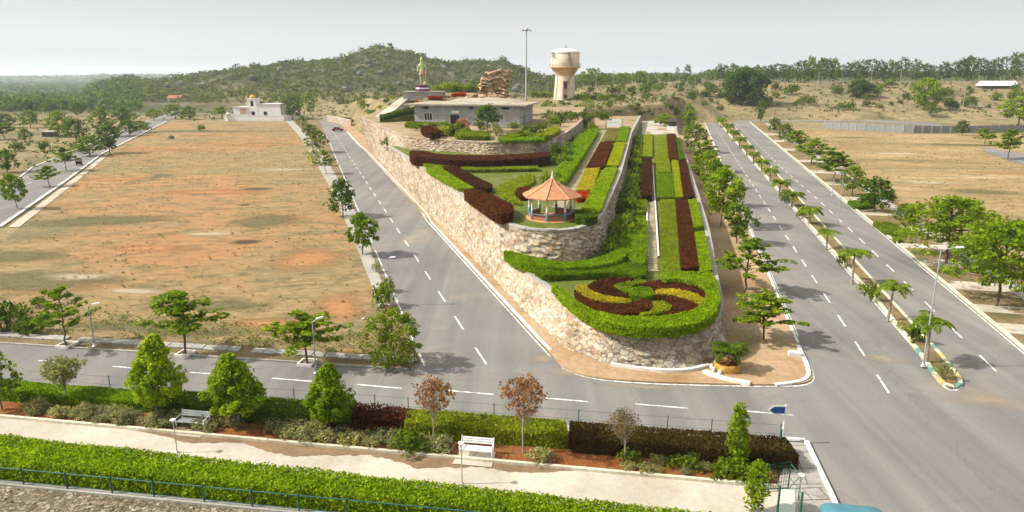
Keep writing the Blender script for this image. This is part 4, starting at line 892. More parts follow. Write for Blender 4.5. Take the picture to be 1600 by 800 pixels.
PROTOS = []
def once(p): PROTOS.append(p); return p
egg = lambda q: (1 - (1 - q / .28) ** 2) ** .5 if q < .28 else max(.10, (1 - ((q - .28) / .72) ** 1.35) ** .8)
T_A = [once(tiered(seed=k, R0=2.5)) for k in range(3)]
T_AF = [once(tiered(seed=10 + k, leaf=.42, per=18, R0=2.5)) for k in range(2)]                 # same tree, seen far off
T_DK = [once(bushy(4.6, 2.1, .22, .40, 44, 26, 'darkgreen', 20 + k, cl=.7)) for k in range(2)]
T_MD = [once(bushy(4.6, 2.3, .25, .42, 40, 24, 'mid', 30 + k, cl=.7, flat=.6)) for k in range(3)]
T_ST = [once(bushy(4.6, 2.3, .28, .34, 50, 52, 'street', 40 + k, cl=.65, flat=.5)) for k in range(2)]
T_BIG = [once(bushy(7.0, 4.2, .30, .34, 95, 62, 'street', 50 + k, cl=.95, flat=.5, trunk=.14, name='spreading_tree', prof=lambda q: .95 if q < .45 else math.sqrt(max(.05, 1 - ((q - .3) / .7) ** 2)))) for k in range(2)]
T_PYR = [once(bushy(4.4, 1.5, .25, .17, 150, 78, 'bright', 60 + k, prof=egg, cl=.33, flat=.9, trunk=.07, name='egg_shaped_tree', bark='bark_pale')) for k in range(2)]
T_AUT = [once(sparse(seed=70 + k)) for k in range(2)]
T_TW = once(sparse(3.4, 1.0, 'twig', 73, 6, 60, .10)); T_PALE = once(sparse(3.0, 1.3, 'pale', 75, 12, 50, .15, 'thin_leaved_tree'))
T_COL = [once(bushy(3.4, .42, .12, .17, 46, 34, 'street', 80 + k, prof=lambda q: .75 if q < .35 else 1.0 if q < .85 else .5, cl=.27, flat=1.2, trunk=.05, name='column_tree', bark='bark_pale')) for k in range(2)]
T_PALM = [once(palm(1.9, 12 + k, 1.5, seed=90 + k)) for k in range(3)]
T_PALB = [once(palm(.75, 17 + k, 1.4, seed=95 + k)) for k in range(3)]
T_EUC = [once(euc(seed=100 + k)) for k in range(4)]
T_BAN = once(bushy(14, 7.5, .12, 1.0, 110, 44, 'grove', 110, cl=2.1, flat=.8, trunk=.6, name='banyan_tree'))
T_MULTI = once(bushy(4.8, 2.3, .06, .24, 85, 56, 'mid', 112, cl=.55, stems=4, trunk=.06, prof=lambda q: .75 + .3 * math.sin(q * 3.1) if q < .9 else .55))
S_SIL = [once(shrub(.8, .62, .13, 14, 34, 'silver', 120 + k, 'variegated_shrub')) for k in range(3)]
S_MID = [once(shrub(1.2, .9, .24, 10, 26, 'mid', 124 + k)) for k in range(2)]
S_DK = [once(shrub(1.3, 1.1, .30, 10, 24, 'grove', 127 + k)) for k in range(2)]
S_LIME = once(shrub(1.0, .8, .22, 10, 26, 'lime', 130)); S_PALE = once(shrub(.9, .6, .14, 9, 22, 'pale', 131)); S_PINK = once(shrub(1.4, .9, .28, 10, 22, 'pink', 132))
S_MAR = once(shrub(.9, .55, .15, 10, 28, 'maroon', 133)); S_LB = once(shrub(1.2, 1.0, .28, 12, 26, 'limebright', 134))
DIM = {}
for p in PROTOS:
    vmax = 0; r = 0
    for ch in p.children:
        co = np.empty(len(ch.data.vertices) * 3, np.float32); ch.data.vertices.foreach_get('co', co); co = co.reshape(-1, 3)
        vmax = max(vmax, np.percentile(co[:, 2], 99.7)); 
        if ch.name.startswith(('crown', 'foliage', 'fronds')): r = np.percentile(np.hypot(co[:, 0], co[:, 1]), 97)
    DIM[p.name] = (float(vmax), float(r))

USED = set()
def plant(p, base, toppy, wpx, label, group=None, cat=None, rz=None, X=None):
    """put a copy of prototype p at ground point base; its top reaches photo row toppy, its crown is wpx photo pixels wide"""
    vm, r = DIM[p.name]; base = np.asarray(base, float)
    h = max(.3, Zat(base[1], toppy) - base[2]); w = wpx * depth(base) / FPX / 2
    sx = max(.1, w / r); sz = h / vm
    o = copy_tree(p, base, random.uniform(0, 6.28) if rz is None else rz, (sx * random.uniform(.94, 1.06), sx * random.uniform(.94, 1.06), sz), label, group, cat)
    o.rotation_euler.x = random.gauss(0, R(2.2)); o.rotation_euler.y = random.gauss(0, R(2.2)); return o

# --- street trees left of the dual carriageway (island strip), nearest first
gr = 'trees in the strip left of the dual carriageway'
row = [(T_A[0], 1193, 531, 458, 96), (T_A[1], 1163, 456, 374, 96), (T_DK[0], 1150, 380, 318, 48), (T_ST[0], 1127, 353, 262, 58), (T_A[2], 1112, 322, 250, 46), (T_ST[1], 1103, 293, 236, 44), (T_A[0], 1096, 268, 218, 44), (T_MD[1], 1085, 238, 192, 38), (T_AF[0], 1075, 212, 172, 22)]
desc = ['tiered green street tree on bare soil, {} of the strip left of the dual carriageway', 'open boughed tiered street tree, {} of the strip left of the dual carriageway', 'dark dense street tree overhanging the road edge, {} of its strip', 'street tree with tall bare trunk and round dark crown, {} of its strip', 'bright green street tree, {} of the strip left of the dual carriageway', 'rounded green street tree, {} of the strip left of the dual carriageway', 'bright tiered street tree, {} of the strip left of the dual carriageway', 'darker bushy street tree, {} of the strip left of the dual carriageway', 'small thin street tree, {} and farthest of the strip left of the dual road']
for k, (p, x, y, ty, w) in enumerate(row): plant(p, G(x, y, .1), ty, w * 1.18, desc[k].format(ORD[k]), gr)
plant(S_MID[0], G(1116, 327, .1), 303, 22, 'small upright shrub beside the tall bare street tree trunk')
plant(T_ST[0], np.array([*G(1037, 199, 4.6)[:2], 4.5]), 177, 36, 'yellowish round tree at the far end of the garden path')
# --- trees along the left verge of the side road
gr = 'trees along the left verge of the side road'
row = [(T_ST[0], 567, 398, 331, 54), (T_DK[1], 536, 338, 278, 50), (T_A[1], 509, 272, 235, 36), (T_MD[0], 495, 238, 202, 38), (T_DK[0], 484, 216, 193, 26), (T_MD[2], 473, 200, 180, 24)]
desc = ['bright green rounded verge tree leaning over the side road, {} of its row', 'dark green verge tree beside the side road, {} of its row', 'tiered verge tree beside the side road, {} of its row', 'wide green verge tree beside the side road, {} of its row', 'small dark verge tree beside the side road, {} of its row', 'small green verge tree beside the side road, {} and farthest of its row']
for k, (p, x, y, ty, w) in enumerate(row): plant(p, G(x, y, .03), ty, w, desc[k].format(ORD[k]), gr)
plant(T_MULTI, G(614, 570, .1), 487, 92, 'many stemmed dark bushy tree on the corner where the side road meets the cross road')
plant(S_MID[0], G(600, 478, .05), 440, 44, 'low bush on the side road verge beside the street lamp')
plant(S_MID[1], G(606, 455, .05), 432, 24, 'small bush on the side road verge behind the street lamp')
plant(S_PALE, G(491, 258, .05), 226, 26, 'pale green thin bush among the side road verge trees')
plant(S_PALE, G(588, 425, .05), 408, 20, 'pale tuft on the side road verge before the lamp')
plant(T_DK[0], G(457, 187), 147, 36, 'large dark double tree just right of the white house')
plant(T_MD[2], G(485, 180), 143, 30, 'tall green tree at the far end of the side road')
# --- three tiered trees in front of the dry field
desc = ['tiered green tree with crooked boughs in front of the field, leftmost of three', 'widest tiered green tree in front of the field, middle of three', 'tiered green tree beside a white lamp in front of the field, rightmost of three']
for k, (p, x, y, ty, w) in enumerate([(T_A[1], 105, 540, 448, 92), (T_A[2], 290, 554, 454, 126), (T_A[0], 480, 568, 484, 122)]):
    b = G(x, y, .02); plant(p, b, ty, w, desc[k], 'tiered trees in front of the dry field')
    m = MB()
    for s_ in range(4):
        M_ = Matrix.Translation((float(b[0]), float(b[1]), 0)) @ Matrix.Rotation(R(-8.9) + s_ * math.pi / 2, 4, 'Z'); m.box((-.55, -.55, 0), (.43, -.43, .2), 0, M_)
    tag(m.build('tree_kerb', MAT['kerb_white']), 'square white kerb round the foot of the ' + ['leftmost', 'middle', 'rightmost'][k] + ' tree in front of the field', 'tree kerb', 'square tree kerbs')
for k, (p, x, y, ty, w, l) in enumerate([(S_DK[0], 2, 515, 468, 64, 'grey green scrub clump at the left edge of the field'), (S_DK[1], 52, 520, 488, 56, 'dark scrub clump left of the leftmost tiered tree'), (S_MID[1], 30, 500, 474, 40, 'rear scrub clump at the left edge of the field'), (S_DK[1], 60, 478, 462, 26, 'low grey scrub tuft in the field behind the leftmost tiered tree')]): plant(p, G(x, y, 0), ty, w, l)
# --- park trees
zp_ = .03
for p, x, y, ty, w, l, g in [(T_PYR[0], 246, 655, 528, 84, 'dense egg shaped green tree to the left of the left bench', 'egg shaped park trees'), (T_PYR[1], 374, 668, 555, 92, 'dense egg shaped green tree to the right of the left bench', 'egg shaped park trees'), (T_PYR[0], 516, 674, 571, 72, 'smallest egg shaped green tree, beside the dark maroon hedge', 'egg shaped park trees'),
        (T_MD[0], 3, 640, 546, 64, 'green park tree cut by the left edge of the photo', None), (T_PALE, 103, 632, 560, 64, 'thin pale green see-through park tree', None),
        (T_AUT[0], 679, 690, 595, 66, 'rust brown half bare tree left of the right bench', 'half bare autumn trees'), (T_AUT[1], 818, 708, 591, 74, 'rust brown half bare tree right of the right bench', 'half bare autumn trees'), (T_TW, 977, 723, 638, 52, 'small bare twiggy tree before the long brown hedge', None),
        (T_COL[0], 1152, 736, 630, 34, 'narrow column shaped tree at the right end of the brown hedge', 'column shaped trees'), (T_COL[1], 1178, 800, 721, 34, 'narrow column shaped tree by the green gate', 'column shaped trees')]:
    plant(p, G(x, y, zp_), ty, w, l, g)
# --- palms and shrubs on the median
gr = 'palms along the median'
row = [(1447, 566, 490, 62), (1387, 500, 438, 50), (1331, 442, 388, 46), (1291, 388, 355, 36), (1264, 350, 320, 36), (1237, 322, 296, 36), (1217, 302, 277, 32), (1203, 284, 258, 26), (1190, 268, 246, 26), (1177, 254, 234, 24), (1166, 242, 224, 22), (1155, 230, 212, 22), (1145, 219, 200, 20), (1136, 208, 190, 20), (1126, 199, 182, 18)]
for k, (x, y, ty, w) in enumerate(row):
    p = (T_PALM if k < 4 else T_PALB)[k % 3]; plant(p, G(x, y, .13), ty + 2, w * 1.1, ('drooping' if k < 1 else 'feathery' if k < 4 else 'bushy') + f' palm on the road median, {ORD[k]} from its rounded tip', gr)
for k, (p, x, y, ty, w, l) in enumerate([(S_PALE, 1474, 592, 566, 34, 'pale thin shrub at the rounded tip of the median'), (S_DK[0], 1428, 534, 502, 32, 'dark bush on the median behind the nearest palm'), (S_MID[1], 1362, 470, 440, 24, 'brownish bush on the median between the second and third palms'), (S_LIME, 1347, 455, 442, 20, 'small olive bush on the median beside the third palm'), (S_MID[0], 1314, 416, 396, 22, 'bush on the median before the fourth palm'), (S_MID[1], 1250, 340, 326, 18, 'low bush on the median by the sixth palm'), (S_DK[1], 1226, 316, 302, 18, 'low dark bush on the median by the seventh palm'), (S_PALE, 1408, 516, 500, 22, 'pale tuft on the median beside the second palm')]):
    plant(p, G(x, y, .13), ty, w, l, 'shrubs on the median')
# --- trees right of the dual carriageway
gr = 'trees along the right verge of the dual carriageway'
row = [(T_BIG[0], 1556, 478, 345, 150), (T_BIG[1], 1478, 412, 308, 160), (T_DK[0], 1366, 330, 276, 54), (T_MD[0], 1331, 306, 258, 48), (T_AF[0], 1302, 284, 236, 76), (T_AF[1], 1268, 256, 216, 60), (T_AF[0], 1243, 236, 203, 44), (T_DK[1], 1226, 222, 192, 28), (T_DK[0], 1210, 208, 183, 24)]
desc = ['largest spreading bright tree right of the dual carriageway, {} of its row', 'wide spreading green tree behind the double armed lamp, {} of its row', 'dark rounded tree right of the dual carriageway, {} of its row', 'olive rounded tree right of the dual carriageway, {} of its row', 'flat layered tree right of the dual carriageway, {} of its row', 'flat layered tree right of the dual carriageway, {} of its row', 'flat layered tree right of the dual carriageway, {} of its row', 'dark round tree near the back road, {} of the right verge row', 'dark round tree near the back road, {} of the right verge row']
for k, (p, x, y, ty, w) in enumerate(row): plant(p, G(x, y, .1), ty, w, desc[k].format(ORD[k]), gr)
plant(S_MID[1], G(1385, 312, .05), 298, 30, 'low bush at the field edge behind the dark rounded tree')
plant(T_MD[1], G(1410, 352, .05), 318, 40, 'small round tree left of the wide spreading tree')
VG = 'low hedges on the right verge'
for k, (px, m, l) in enumerate([([(1322, 318), (1358, 318), (1366, 326), (1336, 328)], 'hedge2', 'low green hedge block on the right verge, before the dark rounded tree'), ([(1342, 307), (1362, 308), (1366, 312), (1346, 312)], 'mid', 'short dark hedge on the right verge, under the olive tree'), ([(1360, 350), (1398, 354), (1414, 368), (1388, 370)], 'lime', 'yellow green hedge block on the right verge')]):
    bed('hedge', [G(x, y, .1) for x, y in px], lambda y: .1 + 0 * y, .5, m, .22, l, 'hedge', VG, cover=1.8)
# --- trees about the far left road and the scrub beyond
for k, (p, x, y, ty, w, l) in enumerate([
    (T_ST[1], 27, 327, 270, 36, 'thin green tree at the left edge beside the far left road'), (T_AF[0], 78, 292, 259, 42, 'flat topped green tree on the near edge of the far left road'), (T_AF[1], 104, 268, 228, 44, 'green tree hiding part of the far left road, beside the rickshaw'),
    (T_MD[0], 140, 244, 212, 50, 'wide green tree on the near edge of the far left road, behind the rickshaw'), (T_DK[0], 172, 240, 194, 44, 'dark round tree on the near edge of the far left road'), (T_DK[1], 203, 212, 186, 34, 'dark tree on the near edge of the far left road, third from its far end'), (T_MD[1], 219, 208, 188, 34, 'tree on the near edge of the far left road, second from its far end'),
    (T_MD[2], 164, 214, 168, 40, 'flat green tree across the far left road'), (T_DK[0], 195, 200, 168, 34, 'dark green tree across the far left road, right of the flat one'), (T_DK[1], 120, 222, 184, 40, 'olive round tree across the far left road'), (T_MD[0], 94, 214, 173, 42, 'green tree with a bare trunk across the far left road'),
    (T_AF[0], 8, 218, 192, 44, 'flat topped tree at the left edge of the scrubland'), (T_DK[1], 40, 222, 200, 22, 'small dark tree left of the dark hut'), (T_MD[1], 48, 200, 172, 34, 'green tree in the scrubland, left of the bare trunk tree'), (T_DK[0], 5, 200, 176, 40, 'dark tree at the left edge above the flat topped one'),
    (T_DK[0], 12, 270, 232, 42, 'grey green bushy tree beside red soil at the left edge'), (T_DK[1], 122, 182, 158, 22, 'upright dark tree far behind the far left road'), (T_MD[2], 78, 178, 158, 30, 'green tree far off in the left scrubland'), (T_MD[1], 240, 188, 170, 26, 'small green tree near the far end of the far left road'), (T_MD[0], 274, 186, 162, 40, 'green tree left of the white house, farther one'), (T_DK[1], 296, 187, 165, 26, 'dark green tree left of the white house, middle one'), (T_AF[1], 347, 185, 165, 34, 'spreading green tree touching the white house compound')]):
    plant(p, GT(x, y), ty, w, l, 'trees about the far left road')
for k, (p, x, y, w, l) in enumerate([(S_DK[0], 70, 236, 26, 'dark bush beside the dark hut across the far left road'), (S_DK[1], 28, 236, 22, 'dark bush on bare ground across the far left road'), (S_MID[0], 128, 240, 22, 'small bush at the far left road edge'), (S_MID[1], 314, 205, 16, 'lone small bush in the dry field below the house'), (S_DK[0], 268, 218, 10, 'tiny dark tuft in the dry field')]):
    b = GT(x, y); plant(p, b, y - w * .7, w, l, 'bushes on the left scrubland')
# --- far trees right and centre
for k, (p, x, y, ty, w, l, g) in enumerate([(T_BAN, 1163, 163, 106, 74, 'huge dark round tree behind the far end of the dual carriageway', None), (T_BAN, 1343, 152, 124, 38, 'dark dome shaped tree in the far right scrubland', None), (T_ST[0], 1446, 172, 121, 48, 'big bright green tree in the far right scrubland', None), (T_MD[0], 1456, 182, 158, 26, 'small green tree at the foot of the big bright tree', None), (T_ST[1], 1590, 196, 150, 60, 'broad bright tree cut by the right edge of the photo', None),
    (T_AF[0], 1575, 250, 202, 48, 'tiered tree beside the small lane at the right edge', None), (T_AF[1], 1538, 228, 200, 34, 'small tiered tree left of the one by the lane', None), (T_DK[0], 1503, 212, 187, 24, 'dark pointed shrub tree in front of the compound wall', None), (T_DK[1], 1515, 168, 150, 26, 'dark bush tree far right, beyond the wall', None),
    (T_MD[1], 1480, 168, 152, 20, 'green bush tree right of the big bright tree', None), (T_DK[0], 1188, 190, 156, 18, 'thin dark tree where the right road meets the back road', None), (T_ST[0], 1072, 196, 160, 18, 'small bright tree at the far end of the left carriageway', None), (T_MD[2], 926, 138, 106, 44, 'round leafy tree to the right of the water tower', None),
    (T_MD[0], 1000, 134, 110, 34, 'rounded tree on the centre skyline', None), (T_EUC[1], 1073, 132, 100, 14, 'slim dark tree sticking up on the centre skyline', None), (T_MD[1], 1085, 138, 116, 24, 'bushy tree below the slim skyline tree', None), (T_MD[2], 970, 132, 114, 34, 'low rounded tree on the skyline between the tower and the centre', None), (T_DK[1], 1110, 152, 130, 30, 'dark bush left of the huge round tree', None), (T_MD[0], 1040, 132, 113, 26, 'rounded skyline tree left of the slim one', None), (T_EUC[2], 1058, 130, 104, 8, 'thinnest palm like tree on the centre skyline', None)]):
    plant(p, GT(x, y), ty, w, l, g)
# skyline belt of tall trees on the right
random.seed(5); xs = np.linspace(1112, 1640, 62)
tops = [(1112, 104), (1130, 96), (1150, 103), (1175, 108), (1200, 101), (1240, 100), (1262, 88), (1285, 88), (1310, 97), (1350, 92), (1380, 100), (1402, 93), (1430, 96), (1470, 98), (1500, 90), (1540, 92), (1570, 86), (1600, 83), (1640, 84)]
for k, x in enumerate(xs):
    x = x + random.uniform(-4, 4); Yd = random.uniform(425, 500); b = np.array([(x - 800) / FPX * (Yd * CT + 3), Yd, 0.]); b[2] = float(H(b[0], b[1]))
    ty = float(np.interp(x, [t[0] for t in tops], [t[1] for t in tops])) + random.uniform(-5, 7)
    plant(T_EUC[k % 4] if random.random() < .75 else T_MD[k % 3], b, ty, random.uniform(16, 26), 'tall grey green tree in the belt along the right skyline', 'belt of tall trees on the right skyline')
# mid-distance scrub bushes on the right and centre slopes
random.seed(8); k = 0
while k < 90:
    x = random.uniform(900, 1600); y = random.uniform(137, 178)
    if x > 1280 and y > 172: continue
    b = GT(x, y); 
    if b[1] < 318 or b[1] > 445: continue
    w = random.uniform(6, 22); plant(random.choice(S_DK + S_MID), b, y - w * random.uniform(.5, .9), w, 'grey green scrub bush on the dry slope beyond the back road', 'scrub bushes beyond the back road'); k += 1

# ------------------------------------------------------------------ park furniture
F_ANG = math.atan2(FENCE(10) - FENCE(-20), 30)            # direction of the cross road, fence and park path
e1 = np.array([math.cos(F_ANG), math.sin(F_ANG)]); e2 = np.array([-e1[1], e1[0]])
def bench(x, y, label):
    b = G(x, y, .05); root = thing('park_bench', b, label, 'bench', 'pale metal park benches', F_ANG)
    W = .9
    m = MB(); [m.box((-W + .06, -.28 + k * .115, .43), (W - .06, -.28 + k * .115 + .085, .46)) for k in range(5)]; m.build('seat', MAT['bench_m'], root)
    m = MB()
    for k in range(3): 
        M_ = Matrix.Translation((0, .30 + .035 * k, .58 + .115 * k)) @ Matrix.Rotation(R(-16), 4, 'X'); m.box((-W + .06, -.015, 0), (W - .06, .015, .09), 0, M_)
    m.build('backrest', MAT['bench_m'], root)
    for s_ in (-1, 1):
        m = MB(); x_ = s_ * (W - .02)
        m.tube([(x_, -.32, 0), (x_, -.32, .62), (x_, -.29, .655), (x_, .30, .70)], .028, 6); m.tube([(x_, .22, 0), (x_, .28, .45), (x_, .40, .95)], .028, 6); m.tube([(x_, -.32, .42), (x_, .28, .42)], .022, 6)
        m.build('side_frame', MAT['bench_m'], root)
    return b
for x, y, l in [(303, 668, 'pale metal park bench between the two egg shaped trees'), (745, 712, 'pale metal park bench between the two rust brown trees')]:
    b = bench(x, y, l); q = b[:2]
    sheet('bench_pad', [tuple(q + e1 * a + e2 * c_) for a, c_ in ((-1.15, -1.0), (1.0, -1.0), (.95, .55), (-.95, .55))], .052, MAT['path'])
def parklamp(x, y, ty, label):
    b = G(x, y, .02); h = Zat(b[1], ty) - .02; root = thing('park_lamp', b, label, 'lamp', 'short park lamps', F_ANG)
    m = MB(); m.tube([(0, 0, -.02), (0, 0, .5), (0, 0, h - .14)], [.035, .03, .025], 8); m.lathe([(.10, 0), (.10, .03), (.04, .05)], 10); m.build('post', MAT['steel'], root)
    m = MB(); m.lathe([(.02, h - .16), (.07, h - .13), (.16, h - .05), (.17, h - .02), (.10, h), (.0, h + .01)], 12); m.build('lamp_head', MAT['white'], root)
parklamp(277, 707, 655, 'short park lamp with flat pale head left of the left bench'); parklamp(722, 756, 691, 'short park lamp in front of the right bench'); parklamp(1246, 803, 741, 'short park lamp with white cap on the paved corner by the gate')

# chain-link fence along the cross road
root = thing('wire_fence', (0, 0, 0), 'thin wire fence on slim posts between the cross road and the park hedges', 'fence')
posts = [(-60 + 4.6 * k, 0) for k in range(7)] + [(G(x, y)[0], 0) for x, y in [(172, 622), (285, 630), (380, 636), (462, 641), (587, 652), (638, 658), (772, 668), (904, 679), (1043, 690), (1111, 694), (1218, 702)]]
for x, _ in posts:
    m = MB(); m.tube([(x, FENCE(x), 0), (x, FENCE(x), 1.45)], .032, 6); m.lathe([(.032, 1.45), (.05, 1.46), (.0, 1.5)], 6, c=(x, FENCE(x), 0)); m.build('post', MAT['greengrey'], root)
m = MB()
for z in (.25, .85, 1.4): m.tube([(x, FENCE(x), z) for x in np.linspace(-60, 14.6, 30)], .012, 4)
m.build('wire', MAT['greengrey'], root)
# green railing in front of the big hedge
root = thing('green_railing', (0, 0, 0), 'green tubular railing on a low wall below the long bright hedge', 'railing')
xs = [G(x, y + 29)[0] for x, y in [(-120, 716), (-60, 722), (36, 732), (104, 739), (173, 747), (238, 754), (317, 762), (391, 771), (465, 778), (540, 786)]]
for x in xs:
    m = MB(); m.tube([(x, RAIL(x), .1), (x, RAIL(x), .98)], .04, 7); m.lathe([(.05, .95), (.055, 1.0), (.0, 1.04)], 7, c=(x, RAIL(x), 0)); m.build('post', MAT['green_m'], root)
m = MB(); xr = np.linspace(-45, 8, 40); m.tube([(x, RAIL(x), .93) for x in xr], .028, 6); m.tube([(x, RAIL(x), .22) for x in xr], .022, 6); m.build('rail', MAT['green_m'], root)
m = MB(); band(m, [(x, RAIL(x)) for x in xr], .30, -.1, .10); o = m.build('rubble_retaining_wall', MAT['concrete']); tag(o, 'low concrete kerb wall carrying the green railing', 'wall')

# hedges of the park
def park_hedge(x0, x1, off, wdt, h, mat, label, L=.15, **k):
    a, b = G(x0, 660)[0], G(x1, 690)[0]; P = []
    xs = np.linspace(a, b, max(2, int((b - a) / 2)))
    P = [(x, FENCE(x) - off) for x in xs] + [(x, FENCE(x) - off - wdt) for x in xs[::-1]]
    return bed('hedge', P, lambda y: .03 + 0 * y, h, mat, L, label, 'hedge', 'park hedges along the wire fence', round_=0, **k)
park_hedge(-320, 250, .25, 1.4, .75, 'hedge2', 'long olive green hedge along the wire fence at the left', wob=.12, cover=2.0)
park_hedge(225, 540, .45, 1.5, 1.0, 'mid', 'dark green hedge shaded by the egg shaped trees', wob=.06, cover=2.0)
park_hedge(548, 637, .25, 1.4, .9, 'maroon', 'ragged dark maroon hedge beside the smallest egg shaped tree', L=.2, wob=.22, rough=.3, cover=1.6)
park_hedge(640, 884, .35, 1.7, .9, 'lime', 'clipped yellow green hedge behind the right bench', wob=.05, cover=2.0)
park_hedge(887, 1212, .45, 1.9, .92, 'brownhedge', 'long clipped brown hedge at the right end of the fence', L=.13, wob=.04, cover=2.2)
# the big front hedge
xs = np.linspace(-48, 13.2, 30)
bed('hedge', [(x, HEDR(x)) for x in xs] + [(x, RAIL(x) + .35) for x in xs[::-1]], lambda y: 0.02 + 0 * y, 1.1, 'hedge', .145, 'broad bright green hedge along the bottom edge, between path and green railing', 'hedge', None, cover=2.0, rough=.16, round_=0, wob=.08, maxn=110000)
# variegated ground shrubs beside the path
random.seed(21); n = 0
xs = np.arange(-29, 13.2, .72)
SH = [[], [], []]
for x in xs:
    for r_, off in enumerate((.55, 1.25)):
        px = 800 + FPX * x / (35 * CT)
        if 250 < px < 340 and r_ == 0: continue
        if 690 < px < 800: continue
        if 800 <= px < 985 and random.random() < .93: continue
        if random.random() < .16: continue
        xx = x + random.uniform(-.25, .25); yy_ = KERB(xx) + off + random.uniform(-.15, .2); s_ = random.uniform(.7, 1.15)
        if px > 985: p = random.choice(S_MID + S_SIL[:1]); l = 'low dark green shrub on red soil before the long brown hedge'; g = 'shrubs before the brown hedge'; s_ *= .7
        elif 560 < px < 640: p = random.choice(S_SIL + S_MID); l = 'silvery variegated shrub before the dark maroon hedge'; g = 'variegated shrubs before the maroon hedge'
        elif px < 250: p = random.choice(S_SIL); l = 'silvery variegated shrub beside the path kerb, left of the left bench'; g = 'variegated shrubs left of the left bench'
        else: p = random.choice(S_SIL); l = 'silvery variegated shrub beside the path kerb, between the two benches'; g = 'variegated shrubs between the benches'
        copy_tree(p, (xx, yy_, .03), random.uniform(0, 6.28), (s_, s_, s_ * random.uniform(.8, 1.1)), l, g)
for k in range(4): x = -10.2 + k * 1.05; copy_tree(S_MAR, (x, FENCE(x) - 2.3, .03), k, (.9, .9, .9), 'small maroon shrub at the foot of the dark maroon hedge', 'maroon shrubs')

# gate, tiled pad, cabin roof, sign at the corner
g0 = G(1192, 768, .02); g1 = G(1231, 766, .02)
ang = math.atan2(g1[1] - g0[1], g1[0] - g0[0]); w = float(np.linalg.norm(g1 - g0)); h = 1.45
root = thing('garden_gate', g0, 'open green framed gate with a mesh leaf at the park corner', 'gate', rz=ang)
m = MB(); m.tube([(0, 0, 0), (0, 0, h), (w, 0, h + .12), (w, 0, 0)], .035, 6); m.tube([(0, 0, .12), (w, 0, .12)], .03, 6); m.build('frame', MAT['green_m'], root)
m = MB()
for k in range(1, 10): m.tube([(w * k / 10, 0, .12), (w * k / 10, 0, h)], .012, 4)
for k in range(1, 7): m.tube([(0, 0.01, .12 + .2 * k), (w, 0.01, .12 + .2 * k)], .008, 4)
m.build('mesh_leaf', MAT['green_m'], root)
m = MB(); m.tube([(w + .02, 0, 0), (w + .02, -1.0, 0), (w + .02, -1.0, h), (w + .02, 0, h)], .03, 6); m.tube([(w + .02, 0, .7), (w + .02, -1.0, .7)], .02, 5); m.tube([(w + .02, 0, 0.05), (w + .02, -1.0, h)], .02, 5); m.build('side_panel', MAT['green_m'], root)
for x, y, ty, l in [(1218, 706, 672, 'green corner post with a white base beside the blue arrow sign'), (1214, 806, 760, 'green gate post at the near side of the tiled pad'), (1249, 812, 770, 'green gate post beside the capped park lamp')]:
    b = G(x, y, .12); hh = Zat(b[1], ty) - .12; root = thing('gate_post', b, l, 'post', 'green gate posts')
    m = MB(); m.tube([(0, 0, -.1), (0, 0, hh)], .055, 8); m.lathe([(.055, hh), (.07, hh + .02), (.0, hh + .06)], 8); m.build('shaft', MAT['green_m'], root)
    m = MB(); m.lathe([(.16, -.1), (.16, .12), (.07, .15)], 10); m.build('base', MAT['white'], root)
mt, nt, p = newmat('pale_tiles'); br = N(nt, 'ShaderNodeTexBrick'); br.offset = 0; br.inputs['Scale'].default_value = 4; br.inputs['Color1'].default_value = (.45, .5, .42, 1); br.inputs['Color2'].default_value = (.52, .54, .46, 1); br.inputs['Mortar'].default_value = (.3, .32, .28, 1)
br.inputs['Brick Width'].default_value = .5; br.inputs['Row Height'].default_value = .5; nt.links.new(wpos(nt), br.inputs['Vector']); nt.links.new(br.outputs['Color'], p.inputs['Base Color'])
sheet('tiled_pad', [tuple(G(x, y, .14)[:2]) for x, y in [(1217, 764), (1242, 762), (1243, 806), (1216, 806)]], .14, mt, thick=.14)
# turquoise cabin: only its rounded roof enters the picture
cx, cy = G(1322, 786, 2.35)[:2]; cy -= 1.0
root = thing('guard_cabin', (float(cx), float(cy), .0), 'small cabin whose rounded turquoise roof shows at the bottom edge', 'cabin', rz=F_ANG)
mc = M_plain('turquoise_fibreglass', (0.055, 0.17, 0.205), .45, var=.10)
m = MB(); W, D = 1.28, 1.05
pr = [(W - .22, D - .22, 2.02), (W, D, 2.06), (W, D, 2.20), (W - .08, D - .08, 2.31), (W - .25, D - .25, 2.385), (W - .6, D - .55, 2.43)]
def rrect(a, b, r, n=6):
    out = []
    for cx_, cy_, a0 in ((a - r, b - r, 0), (-a + r, b - r, 90), (-a + r, -b + r, 180), (a - r, -b + r, 270)):
        for k in range(n): t_ = R(a0 + 90 * k / (n - 1)); out.append((cx_ + r * math.cos(t_), cy_ + r * math.sin(t_)))
    return out
rings = [rrect(a, b, .42 if a > .8 else .3) for a, b, z in pr]; nn = len(rings[0]); V = np.concatenate([np.c_[np.array(r_), np.full(nn, z)] for r_, (_, _, z) in zip(rings, pr)])
m.add(V, [(k*nn+i, k*nn+(i+1) % nn, (k+1)*nn+(i+1) % nn, (k+1)*nn+i) for k in range(len(pr) - 1) for i in range(nn)] , 0, True); m.add(V[-nn:], [tuple(range(nn))]); m.build('roof', mc, root)
m = MB()
for s_ in (-1, 1):
    m.box((s_ * 1.0 - .05, -.85, 0), (s_ * 1.0 + .05, .85, .9)); 
    for t_ in (-.8, .8): m.box((s_ * 1.0 - .05, t_ - .05, .9), (s_ * 1.0 + .05, t_ + .05, 2.1))
m.box((-.95, .75, 0), (.95, .85, .9)); m.build('wall', mc, root)
m = MB()
for s_ in (-1, 1): m.box((s_ * 1.0 - .012, -.75, .9), (s_ * 1.0 + .012, .75, 2.06))
m.build('window', M_plain('cabin_glass', (.05, .07, .08), .1), root)
